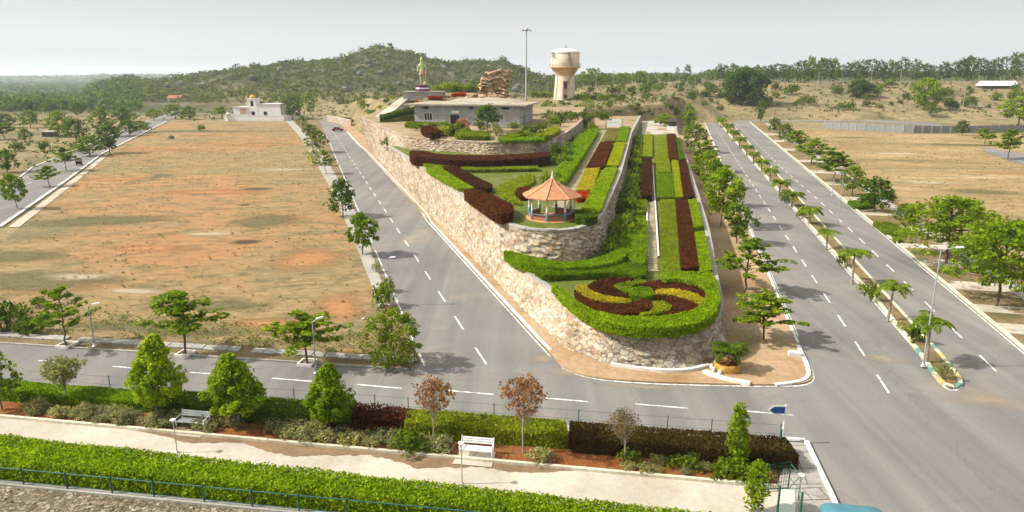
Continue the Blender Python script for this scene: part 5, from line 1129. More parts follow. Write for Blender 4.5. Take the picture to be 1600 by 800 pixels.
# arrow sign
b = G(1222, 690, .12); yy_ = b[1]; zt = Zat(yy_, 633)
root = thing('road_sign', b, 'blue arrow shaped road sign with white border on a white post', 'sign', rz=R(-2))
hp = zt - .12; m = MB(); m.tube([(0, 0, -.1), (.0, 0, hp)], .05, 8); m.tube([(0, 0, hp - .08), (-.02, 0, hp - .02)], .05, 6); m.build('post', MAT['white'], root)
def arrow(a, y): return [(-.02 - a, y, hp - .5 + a), (-.66 + a * .5, y, hp - .5 + a), (-.92 + a * 1.3, y, hp - .27), (-.66 + a * .5, y, hp - .04 - a), (-.02 - a, y, hp - .04 - a)]
def plate(a, y0, y1): A = arrow(a, y0); B = arrow(a, y1); return A + B, [(0,1,2,3,4), (9,8,7,6,5)] + [(i, (i+1) % 5, 5 + (i+1) % 5, 5 + i) for i in range(5)]
m = MB(); m.add(*plate(-.03, -.075, -.055)); m.build('border', MAT['white'], root)
m = MB(); m.add(*plate(.035, -.083, -.078)); m.build('panel', MAT['blue_sign'], root)

# potted cycad in the yellow ring
b = G(1136, 577, .1)
root = thing('planter', b, 'round ochre yellow planter ring beside the curved kerb', 'planter')
m = MB(); m.lathe([(.88, -.05), (.9, .5), (.86, .54), (.77, .54), (.75, .34)], 28); m.build('ring', M_plain('ochre', (.36, .20, .035), .85, var=.45, scale=2.5), root)
m = MB(); m.lathe([(.75, .35), (.4, .42), (.0, .44)], 20); m.build('soil', MAT['redsoil'], root)
for k in range(4):
    a = 2.3 + k * .55; m = MB(); m.lathe([(.13 + .03 * (k % 2), -.02), (.15, .16), (.05, .3), (0, .31)], 7); tag(m.build('boundary_stone', MAT['kerb_white'], None, b + np.array([1.04 * math.cos(a), 1.04 * math.sin(a), 0])), 'small pale stone leaning on the yellow planter ring', 'stone', 'stones round the yellow planter')
pc_ = palm(.35, 22, 1.5, 140, 'cycad_plant', 'darkgreen'); pc_.location = (float(b[0]), float(b[1]), .55); pc_.scale = (1.05, 1.05, 1.15); tag(pc_, 'spiky dark green cycad growing in the yellow planter ring', 'plant')
m = MB(); V = G(1245, 556, .1); M_ = Matrix.Translation((float(V[0]), float(V[1]), .1)) @ Matrix.Rotation(R(-12), 4, 'Z'); m.box((-.6, -.22, 0), (.28, .22, .3), 0, M_); m.box((-.55, -.17, .3), (.23, .17, .34), 0, M_)
tag(m.build('concrete_block', MAT['kerb_white']), 'white concrete block at the kerb near the nearest street tree', 'block')

# street lamps ------------------------------------------------------------
def street_lamp(x, y, ty, armdir, label, z=.1, arm=1.0, two=False, group='street lamps'):
    b = G(x, y, z); h = Zat(b[1], ty) - z; root = thing('street_lamp', b, label, 'street lamp', group, rz=armdir)
    m = MB(); m.tube([(0, 0, -.05), (0, 0, h * .4), (0, 0, h)], [.07, .055, .04], 8); m.lathe([(.2, 0), (.2, .04), (.1, .06), (.1, .3), (.09, .32)], 8); m.build('post', MAT['steel'], root)
    for s_ in ((1, -1) if two else (1,)):
        m = MB(); m.tube([(0, 0, h - .25), (s_ * arm * .3, 0, h - .02), (s_ * arm, 0, h + .12)], .035, 6); a_ = m.build('arm', MAT['steel'], root)
        m = MB(); V = np.array([(arm - .05, -.09, 0), (arm + .46, -.10, .05), (arm + .46, .10, .05), (arm - .05, .09, 0), (arm - .05, -.06, .07), (arm + .42, -.07, .12), (arm + .42, .07, .12), (arm - .05, .06, .07)]) + np.array([0, 0, h + .08]); V[:, 0] *= s_
        m.add(V, [(3,2,1,0), (4,5,6,7), (0,1,5,4), (1,2,6,5), (2,3,7,6), (3,0,4,7)]); m.build('lamp_head', MAT['white'], a_)
    return root
street_lamp(1442, 572, 389, R(-2), 'tall double armed street lamp on the median before the spreading trees', .13, 1.0, True, None)
street_lamp(1300, 305, 262, R(0), 'slim street lamp on the right verge among the rounded trees', .1, .8)
street_lamp(1309, 352, 270, R(180), 'slim tall street lamp at the right kerb beside the olive tree', .1, .7)
street_lamp(494, 583, 502, R(40), 'white street lamp beside the rightmost field tree', .05, .35)
street_lamp(148, 541, 478, R(20), 'thin street lamp post beside the leftmost field tree', .05, .3)
street_lamp(609, 476, 404, R(0), 'street lamp on the side road verge beside the low bushes', .05, .25)
street_lamp(648, 563, 520, R(0), 'short white street lamp beside the corner bushy tree', .05, .2)
street_lamp(545, 330, 296, R(0), 'thin street lamp beside the second side road tree', .05, .3); street_lamp(504, 242, 212, R(0), 'thin street lamp beside the fourth side road tree', .05, .3); street_lamp(478, 205, 178, R(0), 'thin street lamp far up the side road', .05, .3)
for k, (x, y, ty, l) in enumerate([(1113, 194, 146, 'slim pole where the left carriageway meets the back road'), (1160, 192, 160, 'pole where the median meets the back road'), (1305, 190, 150, 'pole by the compound wall, nearest the carriageway'), (1417, 200, 152, 'pole in front of the compound wall, below the big bright tree'), (1563, 204, 170, 'pole by the compound wall near the right edge')]):
    street_lamp(x, y, ty, R(0), l, 0, .6, False, 'poles by the back road')
# electricity poles on the slopes
for k, (x, y, ty) in enumerate([(931, 145, 108), (912, 140, 112), (958, 145, 110), (1044, 150, 112), (1012, 142, 118), (1060, 142, 116), (855, 150, 128), (1116, 140, 114), (1278, 138, 112), (1360, 136, 110), (1405, 140, 108), (1503, 176, 134), (1467, 150, 118), (1085, 150, 120)]):
    b = GT(x, y); h = Zat(b[1], ty) - b[2]; root = thing('electricity_pole', b, 'thin concrete electricity pole standing on the dry slope beyond the garden', 'pole', 'electricity poles on the slopes')
    m = MB(); m.tube([(0, 0, -.3), (0, 0, h)], [.17, .10], 6); m.build('post', MAT['concrete'], root); m = MB(); m.box((-.9, -.06, h - .5), (.9, .06, h - .38)); m.build('cross_arm', MAT['steel'], root)
# high mast
b = GT(822, 157); h = Zat(b[1], 46) - b[2]
root = thing('high_mast_light', b, 'very tall mast with a ring of floodlights left of the water tower', 'mast')
m = MB(); m.tube([(0, 0, -.3), (0, 0, h * .5), (0, 0, h)], [.42, .32, .20], 10); m.build('mast', MAT['steel'], root)
m = MB(); m.lathe([(.3, h - .2), (1.35, h - .2), (1.35, h + .1), (.3, h + .1)], 16); m.lathe([(.45, h + .1), (.3, h + .7), (0, h + .9)], 10); m.build('crown_ring', MAT['steel'], root)
for k in range(6):
    m = MB(); M_ = Matrix.Translation((0, 0, h - .25)) @ Matrix.Rotation(k * math.pi / 3 + .3, 4, 'Z') @ Matrix.Translation((1.55, 0, 0)) @ Matrix.Rotation(R(25), 4, 'Y'); m.box((-.3, -.35, -.22), (.3, .35, .16), 0, M_); m.box((.3, -.3, -.18), (.36, .3, .12), 0, M_); m.build('floodlight', MAT['steel'], root)

# ------------------------------------------------------------------ gazebo
gc = Gz(862, 339, zm); zf0 = zm(gc[1]); k_ = depth(gc) / FPX
rz = Zat(gc[1], 278.5) - zf0; ez = Zat(gc[1] - 1.6, 309) - zf0; RR_ = 45 * k_
root = thing('gazebo', (gc[0], gc[1], zf0), 'eight sided garden gazebo with an orange tiled pointed roof', 'gazebo', rz=R(8))
mt, nt, p = newmat('orange_tiles'); v = opos(nt); sx_ = N(nt, 'ShaderNodeSeparateXYZ'); nt.links.new(v, sx_.inputs[0])
mt_w = N(nt, 'ShaderNodeMath', operation='MULTIPLY'); nt.links.new(sx_.outputs[2], mt_w.inputs[0]); mt_w.inputs[1].default_value = 6.5
fr_ = N(nt, 'ShaderNodeMath', operation='FRACT'); nt.links.new(mt_w.outputs[0], fr_.inputs[0])
c = ramp(nt, noise(nt, v, 2.5, 5, .65), [(.3, (.34, .135, .06)), (.55, (.44, .19, .085)), (.75, (.50, .27, .15))])
c = mixc(nt, ramp(nt, fr_.outputs[0], [(0, (.55,) * 3), (.16, (0, 0, 0))]), c, (.30, .09, .03)); nt.links.new(c, p.inputs['Base Color']); p.inputs['Roughness'].default_value = .75; bump(nt, p, fr_.outputs[0], .4, .05)
a8 = R(22.5)
m = MB(); m.lathe([(RR_ / math.cos(a8) * .0 + .06, rz), (RR_ * .34, ez + (rz - ez) * .60), (RR_ * 1.04, ez), (RR_ * 1.04, ez - .09), (RR_ * .9, ez - .04), (.2, rz - .35)], 8, smooth=False, a0=a8); roof = m.build('roof', mt, root)
mr = M_plain('pale_ridge', (.50, .27, .15), .7)
for k in range(8):
    a = a8 + k * math.pi / 4; m = MB(); q = lambda r_, z: (r_ * math.cos(a), r_ * math.sin(a), z + .03); m.tube([q(.06, rz), q(RR_ * .34, ez + (rz - ez) * .60), q(RR_ * 1.04, ez)], .055, 5); m.build('ridge', mr, roof)
m = MB(); m.lathe([(.14, rz - .05), (.16, rz + .12), (.06, rz + .25), (.09, rz + .33), (.015, rz + .8), (0, rz + .82)], 10); m.build('finial', MAT['white'], root)
mcol = M_plain('cream_column', (.55, .52, .44), .6); mteal = M_plain('teal_column_foot', (.09, .19, .19), .6)
RC = RR_ * .80
for k in range(8):
    a = a8 + k * math.pi / 4; cx_, cy_ = RC * math.cos(a), RC * math.sin(a); m = MB(); m.lathe([(.14, .95), (.11, 1.0), (.10, ez - .2), (.16, ez - .1), (.16, ez - .02)], 10, c=(cx_, cy_, 0)); col = m.build('column', mcol, root)
    m = MB(); m.lathe([(.15, .02), (.15, .95), (.1, .97)], 10, c=(cx_, cy_, 0)); m.build('foot', mteal, col)
    if k != 1:
        a1 = a + math.pi / 4; p0 = np.array([cx_, cy_]); p1 = np.array([RC * math.cos(a1), RC * math.sin(a1)]); d = (p1 - p0) * .06; m = MB()
        band(m, [p0 + d, p1 - d], .38, .52, .60); m.build('bench', M_plain('grey_slab', (.12, .12, .12), .6), root)
        m = MB(); band(m, [p0 * 1.0 + d * 1.2, p1 - d * 1.2], .12, .02, .5); m.build('bench_foot', M_plain('seat_wall', (.30, .12, .06), .8), root)
m = MB(); m.lathe([(RC + .35, -1.1), (RC + .35, -.04), (RC + .28, .0), (0.01, .01)], 32, a0=.1); m.build('floor', M_plain('orange_plinth', (.44, .21, .085), .8, var=.3), root)
m = MB(); m.lathe([(RC + .62, -1.1), (RC + .62, -.55), (RC + .36, -.50)], 32); m.build('plinth_step', MAT['white'], root)

# ------------------------------------------------------------------ grey building on the top terrace
bl = Gz(648, 194, zu); brr = Gz(812, 197, zu); z0 = zu(154) - .05; ang = math.atan2(brr[1] - bl[1], brr[0] - bl[0]); L_ = float(np.linalg.norm((brr - bl)[:2])); D_ = 17.0; HB = Zat(154, 167) - z0
root = thing('grey_building', (bl[0], bl[1], z0), 'long single storey grey block building with a flat earth-strewn roof', 'building', rz=ang)
mt, nt, p = newmat('grey_blocks'); v = opos(nt); mp = N(nt, 'ShaderNodeMapping'); mp.inputs['Rotation'].default_value = (R(90), 0, 0); nt.links.new(v, mp.inputs['Vector'])
br = N(nt, 'ShaderNodeTexBrick'); br.inputs['Scale'].default_value = 1.0; br.inputs['Brick Width'].default_value = .8; br.inputs['Row Height'].default_value = .4; br.inputs['Mortar Size'].default_value = .035
br.inputs['Color1'].default_value = (.27, .27, .265, 1); br.inputs['Color2'].default_value = (.36, .36, .35, 1); br.inputs['Mortar'].default_value = (.20, .20, .195, 1); nt.links.new(mp.outputs[0], br.inputs['Vector'])
c = mixc(nt, 1.0, br.outputs['Color'], ramp(nt, noise(nt, v, .5, 5, .65), [(.3, (.78,) * 3), (.7, (1.15, 1.15, 1.12))]), 'MULTIPLY'); nt.links.new(c, p.inputs['Base Color']); p.inputs['Roughness'].default_value = .9
m = MB()
def wallx(m, x0, x1, y, holes, z1, t=.25):        # front wall with real openings
    xs_ = sorted({x0, x1, *[h_[0] for h_ in holes], *[h_[1] for h_ in holes]})
    for a, b in zip(xs_[:-1], xs_[1:]):
        cuts = sorted((h_[2], h_[3]) for h_ in holes if h_[0] <= a + 1e-6 and h_[1] >= b - 1e-6); z = 0
        for c0, c1 in cuts:
            if c0 > z: m.box((a, y, z), (b, y + t, c0))
            z = c1
        if z < z1: m.box((a, y, z), (b, y + t, z1))
pw = L_ / 164.0; hx_ = lambda px: (px - 648) * pw
holes = [(hx_(664), hx_(676), 1.2, 2.7), (hx_(662), hx_(671), HB - .75, HB - .25), (hx_(705), hx_(719), 0, 2.4), (hx_(784), hx_(796), HB - .7, HB - .25), (hx_(735), hx_(741), HB - .7, HB - .25)]
wallx(m, 0, L_, 0, holes, HB); m.box((0, .25, 0), (.25, D_, HB)); m.box((L_ - .25, .25, 0), (L_, 5.2, HB)); m.box((L_ - .25, 6.4, 0), (L_, D_, HB)); m.box((L_ - .25, 5.2, 2.2), (L_, 6.4, HB)); m.box((.25, D_ - .25, 0), (L_ - .25, D_, HB))
m.build('wall', mt, root)
m = MB(); m.box((-.15, -.12, -.6), (L_ + .15, -.003, .12)); m.build('plinth', MAT['concrete'], root)
mroof = M_ground('dusty_roof', [(0.3, (0.24, .20, .15)), (.5, (.34, .285, .21)), (.7, (.42, .37, .30))], .3, 2.5, bs=.5)
m = MB(); m.box((-2.2, -.9, HB), (L_ + 1.6, D_ + 1.0, HB + .28)); rf = m.build('roof', MAT['concrete'], root)
m = MB(); n_ = 26; X_, Y_ = np.meshgrid(np.linspace(-1.9, L_ + 1.3, 40), np.linspace(-.5, D_ + 1, n_), indexing='ij'); Z_ = HB + .29 + .06 * np.abs(vnoise(X_, Y_, 2, 3)) + 1.1 * ss(D_ * .35, D_, Y_) * ss(2, 8, X_) * (1 - ss(L_ - 6, L_ - 1, X_)) * (.8 + .4 * vnoise(X_, Y_, 3, 6))
V = np.stack([X_, Y_, Z_], -1).reshape(-1, 3); i = np.arange(39)[:, None]; j = np.arange(n_ - 1)[None]; m.add(V, np.stack([i*n_+j, (i+1)*n_+j, (i+1)*n_+j+1, i*n_+j+1], -1).reshape(-1, 4), 0, True); m.build('earth_cover', mroof, rf)
def opening(x0, x1, za, zb, kind, bars=0):
    m = MB(); m.box((x0, .18, za), (x1, .22, zb)); w_ = m.build(kind, MAT['dark'], root)
    m = MB()
    for a, b in (((x0 - .08, -.04, za - .08 if za > 0 else 0), (x0 - .002, .10, zb + .08)), ((x1 + .002, -.04, za - .08 if za > 0 else 0), (x1 + .08, .10, zb + .08)), ((x0, -.04, zb + .002), (x1, .10, zb + .08))): m.box(a, b)
    for k in range(bars): q = x0 + (x1 - x0) * (k + 1) / (bars + 1); m.box((q - .05, .06, za), (q + .05, .12, zb))
    m.build('frame', MAT['white'] if bars else MAT['concrete'], w_)
for h_, kd, bb in zip(holes, ('window', 'vent', 'door', 'vent', 'vent'), (2, 0, 0, 0, 0)): opening(*h_, kd, bb)
m = MB(); m.box((hx_(707), -.10, 2.75), (hx_(719), -.03, 3.25)); m.build('name_board', MAT['white'], root)
m = MB(); m.box((L_ - .15, 5.2, 0), (L_ - .10, 6.4, 2.2)); m.build('side_door', M_plain('grey_blue_door', (.08, .1, .16), .6), root)
# low front ledges of the planting before the building
for x0, x1, l in [(770, 806, 'low pale concrete ledge before the building, left one'), (812, 876, 'low pale concrete ledge before the building, right one')]:
    a, b = Gz(x0, 200, zu), Gz(x1, 200.5, zu); m = MB(); band(m, [a[:2], b[:2]], .5, zu(a[1]) - .1, zu(a[1]) + .4); tag(m.build('garden_ledge', MAT['concrete']), l, 'ledge', 'low concrete ledges')
a, b = Gz(741, 216, zu), Gz(767, 216.5, zu); m = MB(); band(m, [a[:2], b[:2]], .7, zu(a[1]) - .1, zu(a[1]) + .55); tag(m.build('garden_ledge', MAT['kerb_white']), 'short pale concrete ledge at the wall edge below the building', 'ledge', 'low concrete ledges')
# planting of the top terrace
UG = 'beds of the top terrace'
def ubed(px, h, mat, l, cat='hedge', **k): bed('hedge' if cat == 'hedge' else 'flower_bed', pxpoly(px, zu, h), zu, h, mat, .32, l, cat, UG, **k)
ubed([(657, 195), (685, 194), (688, 206), (674, 208), (660, 202)], 1.2, 'maroon', 'dark maroon clump at the left end of the top terrace')
ubed([(635, 190), (700, 192), (705, 196), (632, 194)], .8, 'mid', 'low green hedge along the left end of the grey building')
ubed([(700, 195), (720, 194), (722, 198), (702, 199)], .5, 'hedge2', 'green strip before the building door')
ubed([(712, 203), (765, 206), (766, 213), (712, 212)], .8, 'mid', 'dark green mass under the tree before the building')
ubed([(784, 211), (824, 203), (830, 207), (800, 214)], .7, 'lime', 'yellow green band before the right half of the building')
ubed([(778, 214), (850, 214), (850, 218), (780, 219)], .5, 'hedge2', 'thin green strip along the wall top on the right')
ubed([(855, 200), (872, 196), (876, 202), (862, 210), (848, 213)], .9, 'limebright', 'bright yellow green clump at the right corner of the top terrace')
ubed([(830, 210), (856, 203), (858, 208), (838, 214)], .6, 'lime', 'pale green bed left of the bright corner clump', 'flower bed')
for p, x, y, ty, w, l in [(S_LB, 697, 212, 197, 34, 'glowing yellow green round bush on the top terrace'), (T_DK[1], 762, 206, 163, 50, 'dark green tree before the middle of the grey building'), (S_PINK, 724, 206, 184, 26, 'pink flowering shrub before the building door'), (S_MID[1], 730, 212, 198, 22, 'low shrub below the pink one'), (S_PALE, 775, 212, 190, 26, 'pale shrub right of the dark tree before the building'), (T_DK[0], 616, 243, 209, 34, 'dark tree sprouting from the corner of the rubble bank'), (S_DK[0], 868, 248, 222, 34, 'grey green bush against the right end of the upper rubble wall'), (S_MAR, 646, 199, 190, 14, 'small round maroon bush at the left end of the top terrace')]:
    z_ = zm if y > 240 else zu; b = Gz(x, y, z_)
    if x == 616: b = G(616, 240, 3.6)
    plant(p, b, ty, w, l)
random.seed(52)
for k in range(34):
    x = random.uniform(648, 868); y = random.uniform(199, 216) - (8 if x > 845 else 0); b = Gz(x, y, zu); w = random.uniform(15, 28)
    if b[1] > 148.5 and x < 842: continue
    plant(random.choice(S_MID + [S_LIME, S_PALE, S_DK[0]]), b, y - w * random.uniform(.4, .8), w, 'small garden shrub among the beds before the grey building', 'shrubs of the top terrace')
for k in range(14):
    x = 900 + k * 5.4; b = GT(x, 157 + random.uniform(-1, 1)); plant(random.choice(S_MID + S_DK[:1]), b, 147 + random.uniform(-1.5, 2), random.uniform(14, 20), 'dark green bush in the row right of the water tower foot', 'row of bushes right of the water tower')
for k in range(5):
    b = GT(834 + k * 6, 153); plant(random.choice([S_LIME, S_MID[0]]), b, 142 + random.uniform(-1, 2), 16, 'bright bush left of the water tower foot', 'bushes left of the water tower')
k = 0
while k < 34:
    x = random.uniform(520, 648); y = random.uniform(152, 184); b = GT(x, y)
    if b[2] < .6 or b[1] < 176 or b[1] > 300 or b[0] < LLR(b[1]) + 6: continue
    w = random.uniform(6, 18); plant(random.choice(S_DK + S_MID + [S_PALE, S_LIME]), b, y - w * random.uniform(.4, .8), w, 'scrub bush on the earth slope left of the concrete ramp', 'scrub on the slope left of the ramp'); k += 1
k = 0
while k < 85:
    x = random.uniform(850, 1062); y = random.uniform(158, 194); b = GT(x, y)
    if b[1] < 203 or b[1] > 318 or (x > 925 and y > 183): continue
    w = random.uniform(5, 15); plant(random.choice(S_DK + S_MID + [S_PALE]), b, y - w * random.uniform(.4, .8), w, 'scrub bush on the brown slope between the garden end and the water tower', 'scrub on the brown slope'); k += 1
for k in range(20):
    x = 850 + k * 5.2; b = Gz(x, random.uniform(180, 192), zu); b[2] = max(b[2], float(H(b[0], b[1]))) ; plant(random.choice(S_MID + S_DK + [S_PALE]), b, 0 + 183 - random.uniform(6, 12), random.uniform(12, 22), 'green shrub on the rough slope above the end of the upper wall', 'shrubs on the rough slope')
# bushy band left of the steps, against the middle wall
random.seed(31)
for k in range(46):
    t_ = random.random(); y = 405 - 190 * t_ ** .8; x = np.interp(y, [200, 300, 405], [1000, 985, 968]) + random.uniform(-14, 12) * (y - 150) / 200; b = Gz(x, y, zl); w = random.uniform(22, 34) * (y - 110) / 230
    plant(random.choice(S_MID + [S_LIME]), b, y - w * random.uniform(.6, .95), w, 'rough green bush in the strip between the gazebo wall and the steps', 'rough bushes along the gazebo wall')
for k in range(12):
    x, y = random.choice([(875, 262), (905, 225), (860, 285), (890, 245), (845, 275), (920, 205)]); x += random.uniform(-10, 10); y += random.uniform(-8, 8); b = Gz(x, y, zm); w = random.uniform(18, 30) * (y - 110) / 150; plant(random.choice(S_MID + S_DK), b, y - w * .8, w, 'dark bush in the rough hedge below the upper wall', 'dark bushes below the upper wall')
# white board at the end of the garden
b = Gz(947, 201, zm); root = thing('notice_board', b, 'white notice board on dark legs at the far end of the garden', 'board', rz=R(-14)); k_ = depth(b) / FPX
m = MB(); m.box((.05, -.05, .5), (24 * k_, .05, 2.4)); m.build('panel', MAT['white'], root); m = MB(); [m.box((x_, -.07, -.1), (x_ + .14, .07, 2.5)) for x_ in (-.1, 24 * k_ - .02)]; m.build('frame', MAT['dark'], root)
m = MB(); [m.box((.6 + .5 * k, -.062, 1.5), (.95 + .5 * k, -.055, 1.72)) for k in range(int(24 * k_ / .5) - 2)]; m.build('faded_lettering', M_plain('faded_grey', (.45, .46, .5)), root)
# small kiosk at the end of the right path
b = Gz(1050, 202, zl); root = thing('kiosk', b, 'small dark roofed hut on a white base at the end of the right garden strip', 'hut', rz=R(-10)); k_ = depth(b) / FPX
m = MB(); m.box((-7 * k_, -1.2, -.2), (7 * k_, 1.2, .9)); m.build('base', MAT['white'], root)
m = MB(); m.box((-6 * k_, -1.0, .9), (6 * k_, 1.0, 2.2)); m.build('wall', M_plain('brown_wall', (.06, .045, .035)), root)
m = MB(); m.add([(-8*k_, -1.5, 2.2), (8*k_, -1.5, 2.2), (8*k_, 1.5, 2.2), (-8*k_, 1.5, 2.2), (-5*k_, 0, 3.0), (5*k_, 0, 3.0)], [(0,1,5,4), (1,2,5), (2,3,4,5), (3,0,4), (3,2,1,0)]); m.build('roof', M_plain('dark_roof', (.05, .04, .035)), root)

# ------------------------------------------------------------------ water tower
b = GT(882, 156); k_ = depth(b) / FPX; z = lambda py: Zat(b[1], py) - b[2]
root = thing('water_tower', b, 'cream water tower with a drum tank on a flared round shaft', 'water tower')
mcr = M_plain('cream_plaster', (.60, .50, .37), .8, var=.12, scale=.4); mpk = M_plain('peach_plaster', (.55, .36, .19), .8, var=.12, scale=.4)
m = MB(); m.lathe([(17.5 * k_, -1), (17.2 * k_, 0), (14.6 * k_, z(118))], 32); m.build('shaft', mcr, root)
m = MB(); m.lathe([(14.8 * k_, z(118.5)), (15.2 * k_, z(116)), (21.5 * k_, z(106.2))], 32); m.build('cone', mpk, root)
m = MB(); m.lathe([(21.5 * k_, z(106.3)), (24.2 * k_, z(106)), (24.2 * k_, z(104.6)), (21.8 * k_, z(104.4))], 32); gal = m.build('gallery', mpk, root)
m = MB()
for hh in (.6, 1.15): m.lathe([(24 * k_, z(104.6) + hh), (24.1 * k_, z(104.6) + hh + .06), (23.8 * k_, z(104.6) + hh + .06), (24 * k_, z(104.6) + hh)], 32)
for q in range(20): a = q * math.pi / 10; m.tube([(24 * k_ * math.cos(a), 24 * k_ * math.sin(a), z(104.6)), (24 * k_ * math.cos(a), 24 * k_ * math.sin(a), z(104.6) + 1.2)], .05, 4)
m.build('railing', MAT['steel'], gal)
m = MB(); m.lathe([(21.8 * k_, z(104.5)), (22 * k_, z(104)), (22 * k_, z(83.5)), (21.7 * k_, z(83.2))], 40); m.build('tank', mcr, root)
m = MB(); m.lathe([(21.7 * k_, z(83.2)), (22.6 * k_, z(83.1)), (22.6 * k_, z(82)), (20 * k_, z(79.5)), (14 * k_, z(77)), (6 * k_, z(75.8)), (0, z(75.4))], 40); m.build('dome', MAT['white'], root)
m = MB(); m.lathe([(1.6 * k_, z(76)), (1.6 * k_, z(73)), (2.4 * k_, z(72.6)), (0, z(71))], 10); m.tube([(0, 0, z(72)), (0, 0, z(67))], .08, 5); m.build('vent_cap', MAT['steel'], root)
ms = M_plain('rusty_steel', (.12, .085, .065), .7)
def ladder(p0, p1, w=.35):
    m = MB(); p0 = np.array(p0); p1 = np.array(p1); s_ = np.array([w, 0, 0])
    for q in (-1, 1): m.tube([p0 + s_ * q, p1 + s_ * q], .09, 5)
    for q in np.linspace(0, 1, int(np.linalg.norm(p1 - p0) / .5)): m.tube([p0 * (1 - q) + p1 * q - s_, p0 * (1 - q) + p1 * q + s_], .045, 4)
    return m
ladder((2 * k_, -17.6 * k_, z(133)), (13 * k_, -20.8 * k_, z(106))).build('ladder', ms, root); ladder((8.5 * k_, -22.3 * k_, z(104)), (3.5 * k_, -22.6 * k_, z(82))).build('ladder', ms, root)
m = MB(); 
for (x0, x1, y0, y1) in [(-2.6, 2.6, 138, 129), (-2.2, 2.2, 153, 148)]: m.box((x0 * k_, -17.6 * k_, z(y0)), (x1 * k_, -14 * k_, z(y1)))
dr = m.build('door', MAT['dark'], root); m = MB()
for s_ in (-1, 1): m.box((s_ * 3.4 * k_ - .25, -18.2 * k_, z(155)), (s_ * 3.4 * k_ + .25, -14 * k_, z(127)))
m.box((-3.6 * k_, -18.2 * k_, z(127)), (3.6 * k_, -14 * k_, z(126))); m.box((-3.2 * k_, -17.3 * k_, z(148)), (3.2 * k_, -14 * k_, z(138.5))); m.build('door_surround', M_plain('pink_plaster', (.45, .27, .22), .8), root)

# ------------------------------------------------------------------ statue on its platform
Ys = 190.0; sx_ = (660 - 800) / FPX * (Ys * CT + 1); sz = Zat(Ys, 142.5); zz = lambda py: Zat(Ys, py) - sz; k_ = (Ys * CT) / FPX
root = thing('statue_platform', (sx_, Ys, float(H(np.array([sx_]), np.array([Ys]))[0]) - .4), 'low grey concrete platform carrying the tall painted statue', 'platform'); pz = sz - root.location[2]
m = MB(); m.box((-4.6, -3, 0), (5.6, 4, pz - .25)); m.build('base', MAT['concrete'], root); m = MB(); m.box((-4.8, -3.2, pz - .25), (5.8, 4.2, pz)); m.build('slab', MAT['concrete'], root)
root = thing('statue', (sx_, Ys, sz), 'tall painted standing figure statue with a conical crown on a purple pedestal', 'statue')
mpu = M_plain('purple_paint', (.14, .03, .09), .6, var=.3); mg = M_plain('green_painted_skin', (.34, .46, .20), .6, var=.15); mw_ = M_plain('pink_sash', (.45, .24, .18), .6); mgd = M_plain('gilt', (.48, .42, .14), .5)
ht = zz(88) - zz(133); u_ = ht / 8.6
m = MB(); m.lathe([(2.0, 0), (2.0, .35), (1.7, .4), (1.6, zz(135)), (1.85, zz(134.4)), (1.85, zz(133)), (0, zz(133))], 8, smooth=False, a0=R(22.5)); m.build('pedestal', mpu, root)
m = MB(); m.lathe([(1.78, zz(139)), (1.78, zz(137)), (1.66, zz(136.8))], 8, smooth=False, a0=R(22.5)); m.build('pedestal_band', MAT['white'], root)
me = bpy.data.meshes.new('body'); f0 = zz(133)
SK = {'pel': (0, 0, 4.1, .55), 'wai': (0, 0, 4.9, .52), 'che': (0, -.05, 5.8, .72), 'nec': (0, 0, 6.5, .26), 'hea': (0, -.08, 7.0, .42), 'hed': (0, -.02, 7.4, .36),
      'lhi': (-.36, 0, 3.8, .42), 'lkn': (-.40, -.06, 2.1, .30), 'lan': (-.40, 0, .35, .20), 'lto': (-.42, -.5, .14, .17), 'rhi': (.36, 0, 3.8, .42), 'rkn': (.44, -.05, 2.1, .30), 'ran': (.48, 0, .35, .20), 'rto': (.50, -.5, .14, .17),
      'lsh': (-.95, 0, 6.0, .30), 'lel': (-1.25, .05, 4.9, .23), 'lha': (-1.15, -.55, 4.3, .17), 'lfi': (-1.1, -.8, 4.35, .13), 'rsh': (.95, 0, 6.0, .30), 'rel': (1.22, .02, 4.8, .23), 'rha': (1.25, -.1, 3.7, .17), 'rfi': (1.24, -.18, 3.35, .12)}
kk = list(SK); ed = [('pel', 'wai'), ('wai', 'che'), ('che', 'nec'), ('nec', 'hea'), ('hea', 'hed'), ('pel', 'lhi'), ('lhi', 'lkn'), ('lkn', 'lan'), ('lan', 'lto'), ('pel', 'rhi'), ('rhi', 'rkn'), ('rkn', 'ran'), ('ran', 'rto'), ('che', 'lsh'), ('lsh', 'lel'), ('lel', 'lha'), ('lha', 'lfi'), ('che', 'rsh'), ('rsh', 'rel'), ('rel', 'rha'), ('rha', 'rfi')]
me.from_pydata([(SK[q][0] * u_, SK[q][1] * u_, f0 + SK[q][2] * u_) for q in kk], [(kk.index(a), kk.index(c_)) for a, c_ in ed], [])
bo = bpy.data.objects.new('body', me); C.objects.link(bo); bo.parent = root; me.materials.append(mg); bo.modifiers.new('skin', 'SKIN')
for q, sv in zip(kk, me.skin_vertices[0].data): sv.radius = (SK[q][3] * u_, SK[q][3] * u_); sv.use_root = (q == 'pel')
sub = bo.modifiers.new('sub', 'SUBSURF'); sub.levels = sub.render_levels = 1
m = MB(); m.lathe([(.50 * u_, f0 + 4.75 * u_), (.80 * u_, f0 + 4.2 * u_), (.95 * u_, f0 + 3.0 * u_), (.90 * u_, f0 + 2.9 * u_), (.4 * u_, f0 + 3.2 * u_)], 14); m.build('skirt', mw_, root)
m = MB(); m.lathe([(.46 * u_, f0 + 7.35 * u_), (.50 * u_, f0 + 7.5 * u_), (.34 * u_, f0 + 8.0 * u_), (.14 * u_, f0 + 8.5 * u_), (0, f0 + 8.65 * u_)], 14); m.build('crown_hat', mgd, root)
